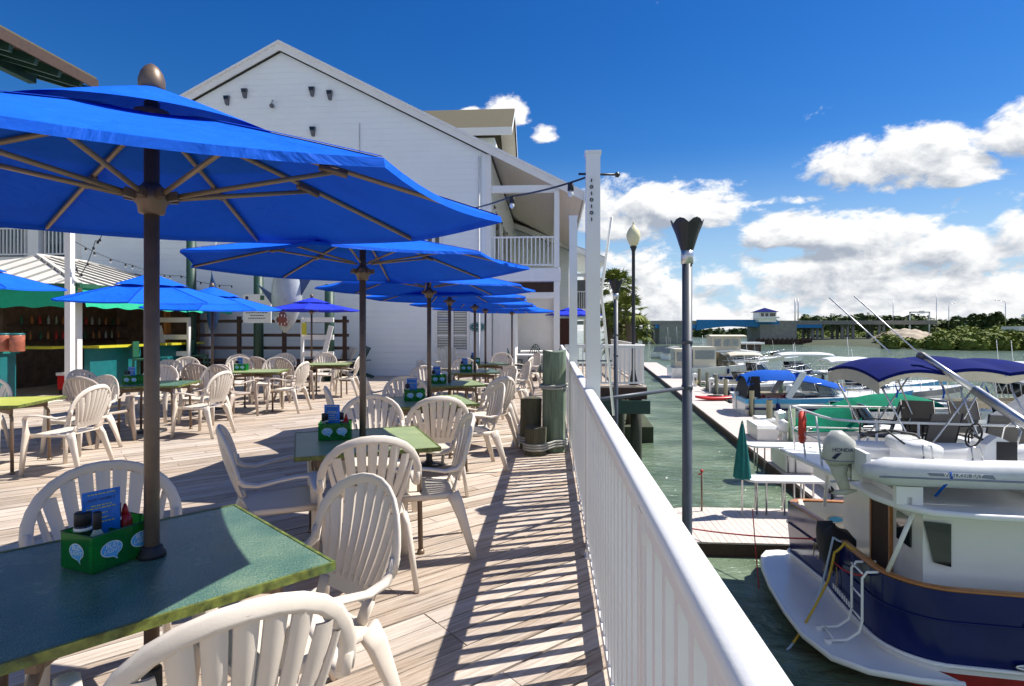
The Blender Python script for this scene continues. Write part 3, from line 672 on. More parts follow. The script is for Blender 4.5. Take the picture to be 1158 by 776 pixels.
def umbrella(pc, ph, label, deep=False, dz=0, lean=0):
    k=int(deep); o=place(UB if deep else UA, uused.get(k,False), label, cw(pc[0],pc[1],dz), ph+A); uused[k]=True
    return o
# ================================================================ condiment caddy
def make_caddy():
    t=thing('condiment_caddy','','caddy',(0,0,0),0,'green plastic condiment caddies on the tables')
    x,y,h,th=.11,.08,.118,.003
    p=MB(); p.box(-x,x,-y,y,0,.004); p.box(-x,x,-y,-y+th,.0042,h); p.box(-x,x,y-th,y,.0042,h); p.box(-x,-x+th,-y+th,y-th,.0042,h); p.box(x-th,x,-y+th,y-th,.0042,h)
    p.box(-.004,.0,-y+th,y-th,.0042,h*.9); p.part('box',caddy_m,t)
    r=MB(True); r.tube([(-x,-y,h),(x,-y,h),(x,y,h),(-x,y,h)],.0028,6,closed=True); r.part('rim',green_m,t)
    def logo(M,name='round_label'):
        l=MB(); pts=[(.036*cos(a)*(1.0),.026*sin(a)) for a in [2*pi*i/28 for i in range(28)]]
        pts[21:24]=[(.006,-.028),(.020,-.040),(.018,-.026)]
        l.add([M@Vector((a,0,b)) for a,b in pts],[tuple(range(len(pts)))]); return l.part(name,whiteink_m,t)
    for M,loc,rot in ((Matrix.Translation((-.05,-y-.0006,.062)),(-.05,-y-.0016,.064),(pi/2,0,0)),(Matrix.Translation((.05,-y-.0006,.062)),(.05,-y-.0016,.064),(pi/2,0,0)),
                      (Matrix.Translation((-x-.0006,0,.062))@Matrix.Rotation(-pi/2,4,'Z'),(-x-.0016,0,.064),(pi/2,0,-pi/2))):
        o=logo(M)
        l=MB(); pts=[(.033*cos(a),.0235*sin(a)) for a in [2*pi*i/28 for i in range(28)]]; pts[21:24]=[(.006,-.0255),(.0185,-.036),(.017,-.0235)]
        M2=Matrix.Translation((loc[0]-M.translation.x,(loc[1]-M.translation.y)*.5,0)) if False else Matrix.Identity(4)
        nrm=(M.to_3x3()@Vector((0,-1,0)))*.0005
        l.add([M@Vector((a,0,b))+nrm for a,b in pts],[tuple(range(len(pts)))]); l.part('blue_field',lblue_m,o)
        text('BUD',.021,whiteink_m,o,(loc[0],loc[1],loc[2]+.009),rot,shear=.2,ext=.0003); text('LIGHT',.019,whiteink_m,o,(loc[0],loc[1],loc[2]-.008),rot,shear=.2,ext=.0003)
    return t
CAD=make_caddy(); cused=[False]
# bottles and cards: separate things that stand in the caddy
def make_bottle(kind):
    t=thing({'pepper':'seasoning_jar','hot':'sauce_bottle','ketchup':'ketchup_bottle'}[kind],'',{'pepper':'jar','hot':'bottle','ketchup':'bottle'}[kind])
    p=MB(True)
    if kind=='pepper':
        p.lathe([(.024,0),(.026,.004),(.026,.122),(.024,.130)],16); p.part('glass',glass_m,t)
        p=MB(True); p.lathe([(.0264,.112),(.0264,.122)],16); p.part('white_band',whiteink_m,t)
        p=MB(True); p.lathe([(.025,.130),(.025,.168),(.022,.172)],16); p.part('cap',dark_m,t)
    elif kind=='hot':
        p.lathe([(.021,0),(.023,.004),(.023,.095),(.019,.110),(.011,.122),(.010,.140)],16); p.part('glass',clear_m,t)
        p=MB(True); p.lathe([(.0235,.015),(.0235,.075)],16); p.part('paper_label',globe_m,t)
        p=MB(True); p.lathe([(.0125,.128),(.0125,.180),(.010,.184)],14); p.part('cap',dark_m,t)
    else:
        p.lathe([(.024,0),(.026,.006),(.024,.10),(.016,.125)],16); p.part('bottle_body',redp_m,t)
        p=MB(True); p.lathe([(.012,.125),(.010,.14),(.004,.16)],12); p.part('nozzle',redp_m,t)
    return t
BP={k:make_bottle(k) for k in ('pepper','hot','ketchup')}; bused={}
def make_card():
    t=thing('menu_card','','menu card',(0,0,0),0,'blue menu cards standing in the caddies')
    p=MB(); p.box(-.056,.056,-.001,.001,0,.235); p.part('card',cardb_m,t)
    text('JACK DANIELS',.0125,navyink_m,t,(0,-.0016,.205),(pi/2,0,0),ext=.0002)
    for z,wd,mm in ((.224,.04,cardy_m),(.185,.030,cardy_m),(.176,.044,cardy_m),(.158,.018,cardy_m),(.142,.022,cardy_m),(.128,.04,cardy_m)):
        q=MB(); xx=-wd
        r_=random.Random(int(z*1000))
        while xx<wd:
            L_=r_.uniform(.006,.014); q.box(xx,min(xx+L_,wd),-.0022,-.0012,z-.0016,z+.0016); xx+=L_+.003
        q.part('printed_line',mm,t)
    q=MB(); q.box(-.05,.05,-.0022,-.0012,.01,.045); q.part('printed_picture',navyink_m,t)
    return t
CARD=make_card(); kused=[False]
def caddy_set(pc, ang, where, full=True, ztop=.7335):
    loc=cw(pc[0],pc[1],ztop); rz=ang+A
    place(CAD,cused[0],'green plastic caddy with sauce bottles '+where,loc,rz); cused[0]=True
    R_=Matrix.Rotation(rz,3,'Z')
    items=[('pepper',(-.072,.03),'black capped seasoning jar in the caddy '+where),('hot',(-.078,-.052),'slim sauce bottle with black cap in the caddy '+where)]
    if full: items+= [('pepper',(.03,.035),'second black capped jar, deeper in the caddy '+where),('ketchup',(.07,.03),'red squeeze bottle in the caddy '+where)]
    for k,(x,y),lab in items:
        place(BP[k],bused.get(k,False),lab,loc+R_@Vector((x,y,.005)),rz,'condiments in the table caddies'); bused[k]=True
    place(CARD,kused[0],'blue menu card standing in the caddy '+where,loc+R_@Vector((-.025,.01,.005)),rz-.25); kused[0]=True
# ================================================================ dining layout (camera-frame metres)
P1=(-1.245,1.975); table(P1,radians(-45),'large looking teal green table in the near left corner with a lime edge','teal')
u1=umbrella((P1[0]-.005,P1[1]+.05),.13,'nearest blue umbrella, its canopy filling the upper left of the view'); 
_a=Vector((0,0,2.275)); _R=Matrix.Rotation(-u1.rotation_euler.z,4,'Z')@Matrix.Rotation(A,4,'Z')@Matrix.Rotation(.052,4,'X')@Matrix.Rotation(.017,4,'Y')@Matrix.Rotation(-A,4,'Z')@Matrix.Rotation(u1.rotation_euler.z,4,'Z')
for _c in u1.children:
    if _c.name.split('.')[0] in ('canopy','vent_flap','rib','top_hub'): _c.matrix_basis=Matrix.Translation(_a)@_R@Matrix.Translation(-_a)
caddy_set((-1.375,2.00),radians(68),'on the nearest teal table')
T2=(-1.06,4.16); table(T2,radians(20),'second table by the railing, green top split between sun and shade','lime')
umbrella((-1.095,4.28),.05,'second blue umbrella in the row by the railing, just behind the nearest',dz=-.04)
caddy_set((-1.27,4.20),radians(12),'on the second table by the railing')
T3=(-.93,6.42); table(T3,radians(20),'third table in the railing row, lime top with a blue menu card','lime'); umbrella((-.93,6.55),.2,'third blue umbrella in the railing row, lower than the second',dz=-.05); caddy_set((-1.08,6.45),radians(15),'on the third table by the railing',False)
T4=(-.92,8.5); table(T4,radians(18),'fourth table in the railing row behind the third umbrella pole','lime'); umbrella((-.92,8.6),.35,'fourth blue umbrella in the railing row with its pole right of the third',dz=-.05); caddy_set((-1.07,8.5),radians(10),'on the fourth table by the railing',False)
T5=(-.72,10.9); table(T5,radians(12),'fifth table in the railing row in front of the shuttered window','teal'); umbrella((-.70,11.0),.3,'fifth blue umbrella in the railing row in front of the oval sign',dz=-.05); caddy_set((-.86,10.9),radians(10),'on the fifth table by the railing',False)
T6=(-.62,13.4); table(T6,radians(15),'sixth and farthest square table of the railing row','teal'); umbrella((-.61,13.4),.1,'sixth blue umbrella near the building corner',dz=-.04); caddy_set((-.85,13.4),radians(10),'on the sixth table by the railing',False)
umbrella((.0,16.2),.4,'seventh blue umbrella close to the building entrance, its pole beside the door trim',dz=-.02)
umbrella((2.27,22.0),.2,'deep blue umbrella beyond the tall white post on the jutting deck',deep=True,dz=.02)
for _u in [o for o in bpy.data.objects if o.get('category')=='umbrella' and o is not u1 and o.location.x>-4]:
    for _c in _u.children:
        if _c.name.split('.')[0] in ('canopy','vent_flap','rib','top_hub'): _c.matrix_basis=Matrix.Translation(_a)@Matrix.Diagonal((1,1,.8,1))@Matrix.Translation(-_a)
# nearest table
chair((-1.60,2.37),(.68,-.72),'white plastic chair behind the caddy at the nearest table, its back facing the far deck')
chair((-.80,2.13),(-.66,-.75),'plastic armchair right of the nearest table, slatted back turned to the railing')
chair((-.80,1.55),(-.62,.78),'plastic armchair in the bottom left foreground, cut by the lower edge of the view')
# second table
chair((-.90,3.58),(-.30,.95),'plastic armchair with its back to us at the near side of the second table')
chair((-1.50,3.76),(.88,.47),'plastic armchair facing right with its seat in umbrella shade, left of the second table')
chair((-.62,4.05),(-.97,-.22),'plastic armchair facing left beside the walkway at the second table, slat shadows on its seat')
chair((-1.17,5.0),(.36,-.93),'white plastic chair on the far side of the second table behind its umbrella pole')
# third
chair((-.74,5.52),(-.30,.95),'plastic chair with its back to us at the near side of the third table')
chair((-.44,6.35),(-.93,-.36),'plastic armchair facing left at the right of the third table')
chair((-1.62,6.2),(.93,.30),'plastic chair seen edge on at the left of the third table')
chair((-1.28,7.15),(.30,-.95),'pale plastic chair on the far side of the third table')
# fourth
chair((-.34,7.55),(-.72,.62),'plastic chair between third and fourth tables on the walkway side')
chair((-.28,8.6),(-.93,-.25),'plastic chair facing left at the right of the fourth table')
chair((-1.78,8.3),(.93,.3),'small looking chair at the left of the fourth table')
chair((-1.3,9.2),(.4,-.95),'pale plastic chair behind the fourth table against the siding')
chair((-.3,9.4),(-.8,-.5),'plastic chair near the green pile side of the row, behind the fourth table')
# fifth, sixth
chair((-.02,10.7),(-.95,-.2),'plastic chair facing left at the right of the fifth table')
chair((-1.45,11.1),(.9,-.2),'bright white chair at the left of the fifth table below the window')
chair((-.95,11.8),(.2,-.95),'white chair behind the fifth table, below the oval sign')
chair((.10,12.6),(-.9,.2),'plastic chair right of the sixth table beside the walkway')
chair((-.3,14.4),(-.2,-.95),'plastic chair behind the sixth table')
chair((.35,14.6),(-.8,-.4),'farthest plastic chair by the railing end')
# left foreground: yellow table
TL=(-5.62,6.35); table(TL,radians(12),'yellow topped table at the left edge','yellow')
chair((-4.78,6.28),(-.98,.06),'plastic armchair facing left at the yellow table, nearest of the left group')
chair((-5.35,7.25),(-.2,-.95),'plastic chair behind the yellow table, half hidden by the one facing left')
chair((-6.45,7.0),(.4,-.9),'plastic chair at the left edge behind the yellow table')
umbrella((-7.7,8.2),.3,'blue umbrella cut by the left edge in front of the tiki bar',dz=.16)
# table behind with green caddy
TM=(-5.15,8.45); table(TM,radians(10),'green table with a caddy, left of the near umbrella pole','teal'); umbrella((-5.33,8.62),.35,'blue umbrella in front of the tiki bar, left of the near pole',dz=-.02); caddy_set((-5.45,8.4),radians(5),'on the table before the tiki bar',False)
chair((-6.05,8.55),(.95,-.1),'white plastic chair facing right at the left of the green table before the tiki bar')
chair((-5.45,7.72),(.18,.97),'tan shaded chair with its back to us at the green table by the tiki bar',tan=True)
chair((-4.42,8.35),(-.97,.1),'plastic armchair facing left just right of the near umbrella pole')
chair((-5.9,9.6),(.2,-.95),'plastic chair behind the green table before the tiki bar')
chair((-6.6,11.0),(.2,-.95),'pale chair far behind the green table, beside the dark fence')
chair((-4.95,9.45),(-.1,-.97),'plastic chair behind the green table, right of the near pole')
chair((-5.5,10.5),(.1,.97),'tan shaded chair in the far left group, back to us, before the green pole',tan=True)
# centre left table
TC=(-4.78,11.0); table(TC,radians(8),'long looking lime table in the centre of the far left group','lime'); umbrella((-5.70,11.1),.3,'blue umbrella in front of the hanging marlin',dz=-.04)
caddy_set((-5.15,11.1),radians(5),'on the lime table far left',False)
chair((-4.80,10.05),(.35,.93),'tan shaded plastic armchair with its back to us at the lime table',tan=True)
chair((-4.12,10.75),(-.97,.05),'plastic armchair facing left at the right of the lime table')
chair((-4.95,12.0),(.1,-.95),'plastic chair behind the lime table, white arched back')
chair((-5.75,12.2),(.2,-.95),'pale chair behind the lime table, left one of the pair')
chair((-5.5,12.9),(.1,.95),'tan shaded chair between the two back rows, below the hanging marlin',tan=True)
chair((-6.4,13.6),(.3,-.9),'small pale chair at the foot of the dark fence, below the marlin')
# far centre table
TF=(-4.15,13.2); table(TF,radians(6),'farthest lime table on the left side, below the small umbrella','lime'); umbrella((-5.15,15.0),.2,'small deep blue umbrella beside the white steps and shark figure',deep=True,dz=-.02)
chair((-4.62,12.4),(.5,.85),'tan shaded chair with its back to us left of the farthest lime table',tan=True)
chair((-3.75,13.1),(-.97,-.05),'plastic chair facing left at the right end of the farthest lime table')
chair((-4.65,14.4),(.2,-.95),'pale chair behind the farthest lime table, right of the small umbrella pole')
chair((-5.6,14.2),(.2,-.95),'pale chair under the shark figure')
chair((-6.9,12.2),(.2,-.95),'chair at the dark fence foot behind the near pole')
# ================================================================ main building
YF=18.5
pk=Yp(318,54,YF); cr=Yp(555,172,YF); tip=Yp(660,223,YF)
xp,zp=pk.x,pk.z; xc=cr.x; sl=(zp-tip.z)/(tip.x-xp); xl=xp-(xc-xp); 
def roofz(x): return zp-sl*abs(x-xp)
t=thing('white_gabled_building','large white lap sided building with a tall gable facing the dining deck','building',(0,0,0))
w1=MB(); w1.prism([(xl,0),(xc,0),(xc,roofz(xc)-.16),(xp,zp-.16),(xl,roofz(xl)-.16)],0,.2,M=Matrix.Translation((0,YF+.2,0))@Matrix.Rotation(pi/2,4,'X')); w1.part('gable_wall',siding_m,t)
w1=MB(); w1.box(xc-.2,xc-.003,YF+.202,40,0,roofz(xc)-.2); w1.part('side_wall',siding_m,t)
w1=MB(); w1.box(xl,xl+.2,YF+.202,40,0,roofz(xl)-.2); w1.part('side_wall',siding_m,t)
w1=MB(); w1.box(xc-.16,xc+.012,YF-.02,YF-.003,0,roofz(xc)-.1); w1.part('corner_board',white_m,t)
r=MB()
xr=tip.x; xe=xl-(xr-xc)
for a,b in ((xp,xr),(xp,xe)):
    s=1 if b>a else -1
    P=[(a,zp),(b,roofz(b)),(b,roofz(b)+.16),(a,zp+.16)]
    if s<0: P=P[::-1]
    r.prism(P,0,22,M=Matrix.Translation((0,YF+22-.10,0))@Matrix.Rotation(pi/2,4,'X'))
r.part('roof',greyroof_m,t)
r=MB()
for a,b in ((xp,xr),(xp,xe)):
    s=1 if b>a else -1
    P=[(a,zp-.14),(b,roofz(b)-.14),(b,roofz(b)+.10),(a,zp+.10)]
    if s<0: P=P[::-1]
    r.prism(P,0,.05,M=Matrix.Translation((0,YF-.105,0))@Matrix.Rotation(pi/2,4,'X'))
    P=[(a,zp+.08),(b,roofz(b)+.08),(b,roofz(b)+.155),(a,zp+.155)]
    if s<0: P=P[::-1]
    r.prism(P,0,.06,M=Matrix.Translation((0,YF-.16,0))@Matrix.Rotation(pi/2,4,'X'))
r.part('rake_board',white_m,t)
# soffit of the overhang over the balcony
r=MB(); P=[(xc+.01,roofz(xc)-.03),(xr-.02,roofz(xr)-.03),(xr-.02,roofz(xr)-.005),(xc+.01,roofz(xc)-.005)]
r.prism(P,0,21.4,M=Matrix.Translation((0,YF+21.5,0))@Matrix.Rotation(pi/2,4,'X')); r.part('soffit',soffitl_m,t)
r=MB(); r.box(xr,xr+.04,YF-.3,40,roofz(xr)-.2,roofz(xr)+.14); r.part('fascia',white_m,t)
# balcony
bx=.16; zf=3.45; by1=27.5
r=MB(); r.box(xc+.02,bx+.1,YF-.02,by1,zf-.12,zf); r.part('balcony_floor',white_m,t)
r=MB(); r.box(xc+.02,bx+.08,YF-.06,YF-.022,zf-.42,zf-.02); r.box(bx+.08,bx+.12,YF-.06,by1,zf-.42,zf-.02); r.part('balcony_fascia',white_m,t)
r=MB(); r.box(xc+.02,bx+.08,YF-.03,YF+.12,zf+2.40,zf+2.62); r.box(bx-.08,bx+.08,YF+.121,by1,zf+2.40,zf+2.62); r.part('balcony_beam',white_m,t)
for y in (YF+.02,21.5,24.5,by1-.1):
    c=MB(); c.box(bx-.09,bx+.09,y-.09,y+.09,0,zf-.43); c.box(bx-.08,bx+.08,y-.08,y+.08,zf+.002,zf+2.4); c.part('column',white_m,t)
def balrail(par,p0,p1,z,n):
    p0=Vector(p0);p1=Vector(p1); m=MB(); m.beam((p0.x,p0.y,z+.98),(p1.x,p1.y,z+.98),.06,.05); m.beam((p0.x,p0.y,z+.1),(p1.x,p1.y,z+.1),.05,.05)
    o=m.part('balcony_rail',white_m,par); k=MB()
    for i in range(n):
        q=p0.lerp(p1,(i+.5)/n); k.box(q.x-.018,q.x+.018,q.y-.018,q.y+.018,z+.12,z+.96)
    k.part('balusters',white_m,o); return o
balrail(t,(xc+.05,YF+.03,0),(bx-.08,YF+.03,0),zf,15); balrail(t,(bx,YF+.12,0),(bx,by1,0),zf,60)
# sliding doors on the side wall seen obliquely, and windows
for y in (19.6,22.5,25):
    m=MB(); m.box(xc-.001,xc+.02,y,y+1.7,zf+.02,zf+2.1); f=m.part('door',glass_m,t)
    m=MB(); m.box(xc+.0,xc+.05,y-.08,y,zf,zf+2.2); m.box(xc+.0,xc+.05,y+1.7,y+1.78,zf,zf+2.2); m.box(xc,xc+.05,y-.08,y+1.78,zf+2.1,zf+2.2); m.part('frame',white_m,f)
for y in (19.2,22.6):
    m=MB(); m.box(xc-.001,xc+.02,y,y+1.5,.05,2.15); f=m.part('door',glass_m,t); m=MB(); m.box(xc+.0,xc+.05,y-.1,y,0,2.3); m.box(xc+.0,xc+.05,y+1.5,y+1.6,0,2.3); m.box(xc,xc+.05,y-.1,y+1.6,2.15,2.3); m.part('frame',white_m,f)
# shuttered window with oval sign
def window(par,a,b,shut=True):
    a=Yp(*a,YF); b=Yp(*b,YF); x0,x1,z1,z0=a.x,b.x,a.z,b.z
    m=MB(); m.box(x0,x1,YF-.02,YF-.004,z0,z1); wn=m.part('window',glass_m,par)
    m=MB(); w_=.09
    m.box(x0-w_,x0,YF-.06,YF-.003,z0-w_,z1+w_); m.box(x1,x1+w_,YF-.06,YF-.003,z0-w_,z1+w_); m.box(x0,x1,YF-.06,YF-.003,z1,z1+w_); m.box(x0-.03,x1+.03,YF-.10,YF-.003,z0-w_-.03,z0); xm=(x0+x1)/2; m.box(xm-.05,xm+.05,YF-.05,YF-.004,z0,z1); m.box(x0,x1,YF-.045,YF-.021,(z0+z1)/2-.19,(z0+z1)/2-.14)
    m.part('frame',white_m,wn)
    if shut:
        m=MB(); n=24
        for i in range(n):
            z=z0+(z1-z0)*(i+.5)/n
            for u,v in ((x0+.02,xm-.07),(xm+.07,x1-.02)): m.beam((u,YF-.033,z),(v,YF-.033,z),.028,.022 if i%7 else .03)
        m.part('blind',greyroof_m if False else MT['white_dock_box'],wn)
window(t,(495,352),(528,396)); window(t,(484,263),(497,296),False)
m=MB(); c=Yp(540,370,YF); pts=[(.26*cos(2*pi*i/28),.15*sin(2*pi*i/28)) for i in range(28)]
M=Matrix.Translation((c.x,YF-.02,c.z))@Matrix.Rotation(pi/2,4,'X')
sg=thing('oval_sign','small oval teal sign on the white siding right of the shuttered window','sign',(c.x,YF-.03,c.z))
m.prism(pts,-.01,.01,M=Matrix.Rotation(pi/2,4,'X')); m.part('board',teal_m,sg)
m=MB(True); m.tube([(x*.86,-.014,y*.82) for x,y in pts],.006,6,closed=True); m.part('border',white_m,sg)
m=MB(True); m.tube([(-.14,-.015,-.01),(-.07,-.015,.05),(.0,-.015,-.03),(.07,-.015,.04),(.15,-.015,.0)],.008,6); m.part('scroll_mark',white_m,sg)
# flood lights on the gable
for i,(px,py,l) in enumerate(((257,114,'small wall light high on the gable, far left one of the left pair'),(277,106,'small wall light high on the gable, right one of the left pair'),(353,104,'small wall light high on the gable, left one of the right pair'),(373,108,'small wall light high on the gable, right one of the right pair'),(354,149,'lowest small wall light on the gable, just above the umbrella'),(309,121,'tiny round dark light under the gable peak'))):
    q=Yp(px,py,YF); 
    f=thing('wall_light',l,'light fixture',(q.x,YF,q.z),0,'small lights fixed to the gable wall')
    m=MB()
    if i<5: m.prism([(-.10,.14),(.10,.14),(.06,-.16),(-.02,-.16)],0,.09,M=Matrix.Translation((0,-.003,0))@Matrix.Rotation(pi/2,4,'X')); m.part('housing',floodl_m,f); m=MB(); m.box(-.07,.07,-.11,-.095,.02,.12); m.part('lens',glass_m,f)
    else: m=MB(True); m.lathe([(.06,-.05),(.08,0),(.05,.06)],12,(0,-.1,0)); m.part('housing',floodl_m,f); m=MB(True); m.tube([(0,-.003,.2),(0,-.08,.18),(0,-.1,.05)],.012); m.part('arm',floodl_m,f)
# recess under the balcony: beige wall, dark louvre and transom
r=MB(); r.box(xc+.06,bx-.1,21.6,21.75,0,3.0); r.part('recess_wall',white_m,t)
r=MB(); r.box(xc+.25,bx-.1,YF+.25,YF+.30,2.70,3.02); r.part('dark_transom',brown_m,t)
r=MB(); r.box(xc+.02,bx-.1,YF+.20,YF+.34,2.50,2.69); r.part('transom_beam',white_m,t)
r=MB(); r.box(xc+.02,xc+.75,YF+.35,YF+1.9,0,2.48); 
for k in range(4): r.box(xc+.02+.18*k+.03,xc+.02+.18*k+.13,YF+.33,YF+.349,.15,2.3)
r.part('entry_bay',white_m,t)
# gutter, downspout, conduit and a vent on the gable wall
m=MB(True); m.tube([(xc-.35,YF-.05,roofz(xc-.35)-.35),(xc-.35,YF-.05,.2),(xc-.35,YF-.18,.08)],.045,8); m.part('downspout',white_m,t)
m=MB(True); m.tube([(-6.2,YF-.02,roofz(-6.2)-1.2),(-6.2,YF-.02,4.2),(-8.9,YF-.02,4.15)],.016,6); m.part('conduit',fiber_m,t)
for k_,(vx,vz) in enumerate(((-4.6,5.2),(-3.2,4.1),(-7.4,4.7))):
    m=MB(); m.box(vx-.12,vx+.12,YF-.05,YF-.003,vz-.10,vz+.10); m.part('wall_vent',white_m,t)
# dormer
dt=Yp(497,137,23); d2=Yp(581,136,23)
r=MB(); x0,x1=Yp(480,150,23).x,Yp(575,150,23).x; zt=Yp(540,137,23).z; zb=Yp(540,152,23).z
r.prism([(x0-.3,zb-.0),(x1+.1,zb-.0),(x1+.1,zb+.14),(x0-.3,zt+.04)],0,.1)  if False else None
r.box(x0-1,x1-.55,23.0,26,zb-3.4,zb-.15); dm=r.part('dormer',siding_m,t)
r=MB(); V=[(x0-1.3,22.55,zb),(x1+.15,22.55,zb),(x1+.15,24.5,zt+.95),(x0-1.3,24.5,zt+.95),(x1+.15,26.5,zb),(x0-1.3,26.5,zb)]
r.add(V+[(x,y,z+.08) for x,y,z in V],[(0,1,2,3),(3,2,4,5),(6,9,8,7),(9,11,10,8),(0,6,7,1),(1,7,8,2),(2,8,10,4),(0,3,9,6),(3,5,11,9)]); r.part('dormer_roof',shingle_m,dm)
r=MB(); r.box(x0-1.3,x1+.17,22.50,22.548,zb-.20,zb+.10); r.add([(x1+.17,22.5,zb-.2),(x1+.17,22.5,zb+.06),(x1+.17,24.5,zt+1.05),(x1+.17,24.5,zt+.75),(x1+.17,26.5,zb-.2),(x1+.17,26.5,zb+.06)],[(0,1,2,3),(3,2,5,4)]); r.part('dormer_trim',white_m,dm)
r=MB(); r.add([(x1-.5,22.6,zb-.02),(x1+.1,22.6,zb-.02),(x1+.1,24.5,zt+.8),(x1-.5,24.5,zt+.8),(x1+.1,26.4,zb-.02),(x1-.5,26.4,zb-.02)],[(0,1,2,3),(3,2,4,5)]); r.part('dormer_soffit',soffit_m,dm)
# left wing with balcony
t=thing('balcony_wing','white two storey wing with a railed balcony and dark openings at the left','building',(0,0,0))
r=MB(); r.box(xl-8,xl-.02,20.6,30,0,7.5); r.part('wall',siding_m,t)
r=MB(); r.box(xl-8,xl-.05,YF,20.6,3.75,3.95); r.part('balcony_floor',white_m,t)
for x in (xl-1.75,xl-.2,xl-3.6,xl-5.4): c=MB(); c.box(x-.19,x+.19,YF+.02,YF+.36,0,6.9); c.part('column',white_m,t)
for a,b in ((xl-1.5,xl-.4),(xl-3.4,xl-1.95),(xl-5.2,xl-3.8)): balrail(t,(a,YF+.15,0),(b,YF+.15,0),3.95,int((b-a)/.125))
r=MB(); r.box(xl-8,xl-.05,YF-.3,30,6.9,7.3); r.part('roof_edge',white_m,t)
for a in (xl-1.45,xl-3.35,xl-5.1): m=MB(); m.box(a,a+1.0,20.57,20.6,4.0,6.3); m.part('window',glass_m,t)
m=MB(); 
for i in range(5): m.beam((xl-5+i*1.1,YF+.4,6.1),(xl-3.9+i*1.1,YF+.4,5.6),.5,.03)
m.part('awning_blind',darkgreen_m,t)
# dark roof overhead at the far left
t=thing('dark_eave_roof','dark weathered roof overhang with exposed rafters at the upper left corner','roof',(0,0,0))
ex=-11.4; ez=7.6; y1=13.9
r=MB(); V=[(ex,2,ez),(ex,y1,ez),(ex-7,y1,ez+2.2),(ex-7,2,ez+2.2)]; r.add(V+[(x,y,z+.22) for x,y,z in V],[(0,3,2,1),(4,5,6,7),(0,1,5,4),(1,2,6,5),(3,0,4,7)]); r.part('shingles',shingle_m,t)
r=MB()
for i in range(20): y=2.3+i*.62; r.beam((ex-.02,y,ez-.12),(ex-6.5,y,ez+1.92),.09,.2)
r.beam((ex-1.6,2.2,ez+.2),(ex-1.6,y1-.1,ez+.2),.2,.25); r.part('rafters',darkgreen_m,t)
r=MB(); r.beam((ex+.02,2,ez+.04),(ex+.02,y1+.02,ez+.04),.04,.24); r.part('gutter_board',brown_m,t)
for y in (3.2,8.0): r=MB(); r.box(ex-5.75,ex-5.45,y-.15,y+.15,0,ez+1.3); r.part('post',darkgreen_m,t)
r=MB(); r.box(ex-6,ex-5.8,2,y1,0,ez+1.4); r.part('wall',siding_m,t)

# second building further along the water
t=thing('far_balcony_building','further white building with stacked balconies beyond the tall white posts','building',(0,0,0))
r=MB(); r.box(-6,.9,31,40,0,7.2); r.part('wall',siding_m,t)
r=MB(); r.prism([(-4,7.6),(2.75,4.95),(2.75,5.12),(-4,7.78)],0,9,M=Matrix.Translation((0,38.6,0))@Matrix.Rotation(pi/2,4,'X')); r.part('roof',greyroof_m,t)
r=MB(); r.prism([(-4,7.45),(2.75,4.78),(2.75,5.06),(-4,7.72)],0,.06,M=Matrix.Translation((0,29.59,0))@Matrix.Rotation(pi/2,4,'X')); r.prism([(.9,5.60),(2.7,4.86),(2.7,4.9),(.9,5.64)],0,8.9,M=Matrix.Translation((0,38.5,0))@Matrix.Rotation(pi/2,4,'X')); r.part('rake_board',white_m,t)
for z in (2.45,):
    r=MB(); r.box(.9,2.2,30,38,z-.35,z); r.part('balcony_floor',white_m,t); balrail(t,(.9,30.1,0),(2.15,30.1,0),z,11); balrail(t,(2.15,30.1,0),(2.15,38,0),z,50)
for y in (30.1,34,37.9): c=MB(); c.box(2.05,2.25,y-.1,y+.1,0,4.9); c.part('column',soffit_m,t)
r=MB(); r.box(.3,.9,29.9,30.4,0,2.05); r.part('brick_pier',brick_m,t)
r=MB(); r.box(.9,2.1,30.0,30.14,4.2,4.35); r.part('balcony_beam',white_m,t)
m=MB(); m.box(1.0,1.9,30.95,30.98,2.6,4.1); m.part('window',glass_m,t)

# ================================================================ tiki bar kiosk
KX=-10.8; KY=12.6
t=thing('tiki_bar','open bar kiosk with a white metal hip roof, green awning and yellow counters','kiosk',(0,0,0))
ex0,ex1,ey0,ey1,ez=-17,-10.35,12.15,18.2,2.5; rx=-13.6; ry0,ry1=14.6,16.2; rz=3.46
r=MB()
V=[(ex0,ey0,ez),(ex1,ey0,ez),(ex1,ey1,ez),(ex0,ey1,ez),(rx,ry0,rz),(rx,ry1,rz)]
fs=[(0,1,4),(1,2,5,4),(2,3,5),(3,0,4,5)]; r.add(V+[(x,y,z-.06) for x,y,z in V],fs+[tuple(i+6 for i in f[::-1]) for f in fs]+[(0,6,7,1),(1,7,8,2),(2,8,9,3),(3,9,6,0)])
r_keep=r
for i in range(1,13):
    y=ey0+i*(ey1-ey0)/13; 
    f=min(1,(y-ey0)/(ry0-ey0),(ey1-y)/(ey1-ry1)); xx=ex1+(rx-ex1)*f; r.beam((ex1,y,ez+.02),(xx,y,ez+(rz-ez)*f+.02),.03,.04,1)
for i in range(1,12):
    x=ex0+i*(ex1-ex0)/12; f=min(1,(x-ex0)/(rx-ex0),(ex1-x)/(ex1-rx)); r.beam((x,ey0,ez+.02),(x,ey0+(ry0-ey0)*f,ez+(rz-ez)*f+.02),.03,.04,1)
r.beam((ex1,ey0,ez+.02),(rx,ry0,rz+.03),.09,.05); r.beam((rx,ry0,rz+.03),(rx,ry1,rz+.03),.09,.05); r.beam((ex1,ey1,ez+.02),(rx,ry1,rz+.03),.09,.05)
r.part('roof',[metalroof_m,MT['grey_shingle']],t)
a=MB()
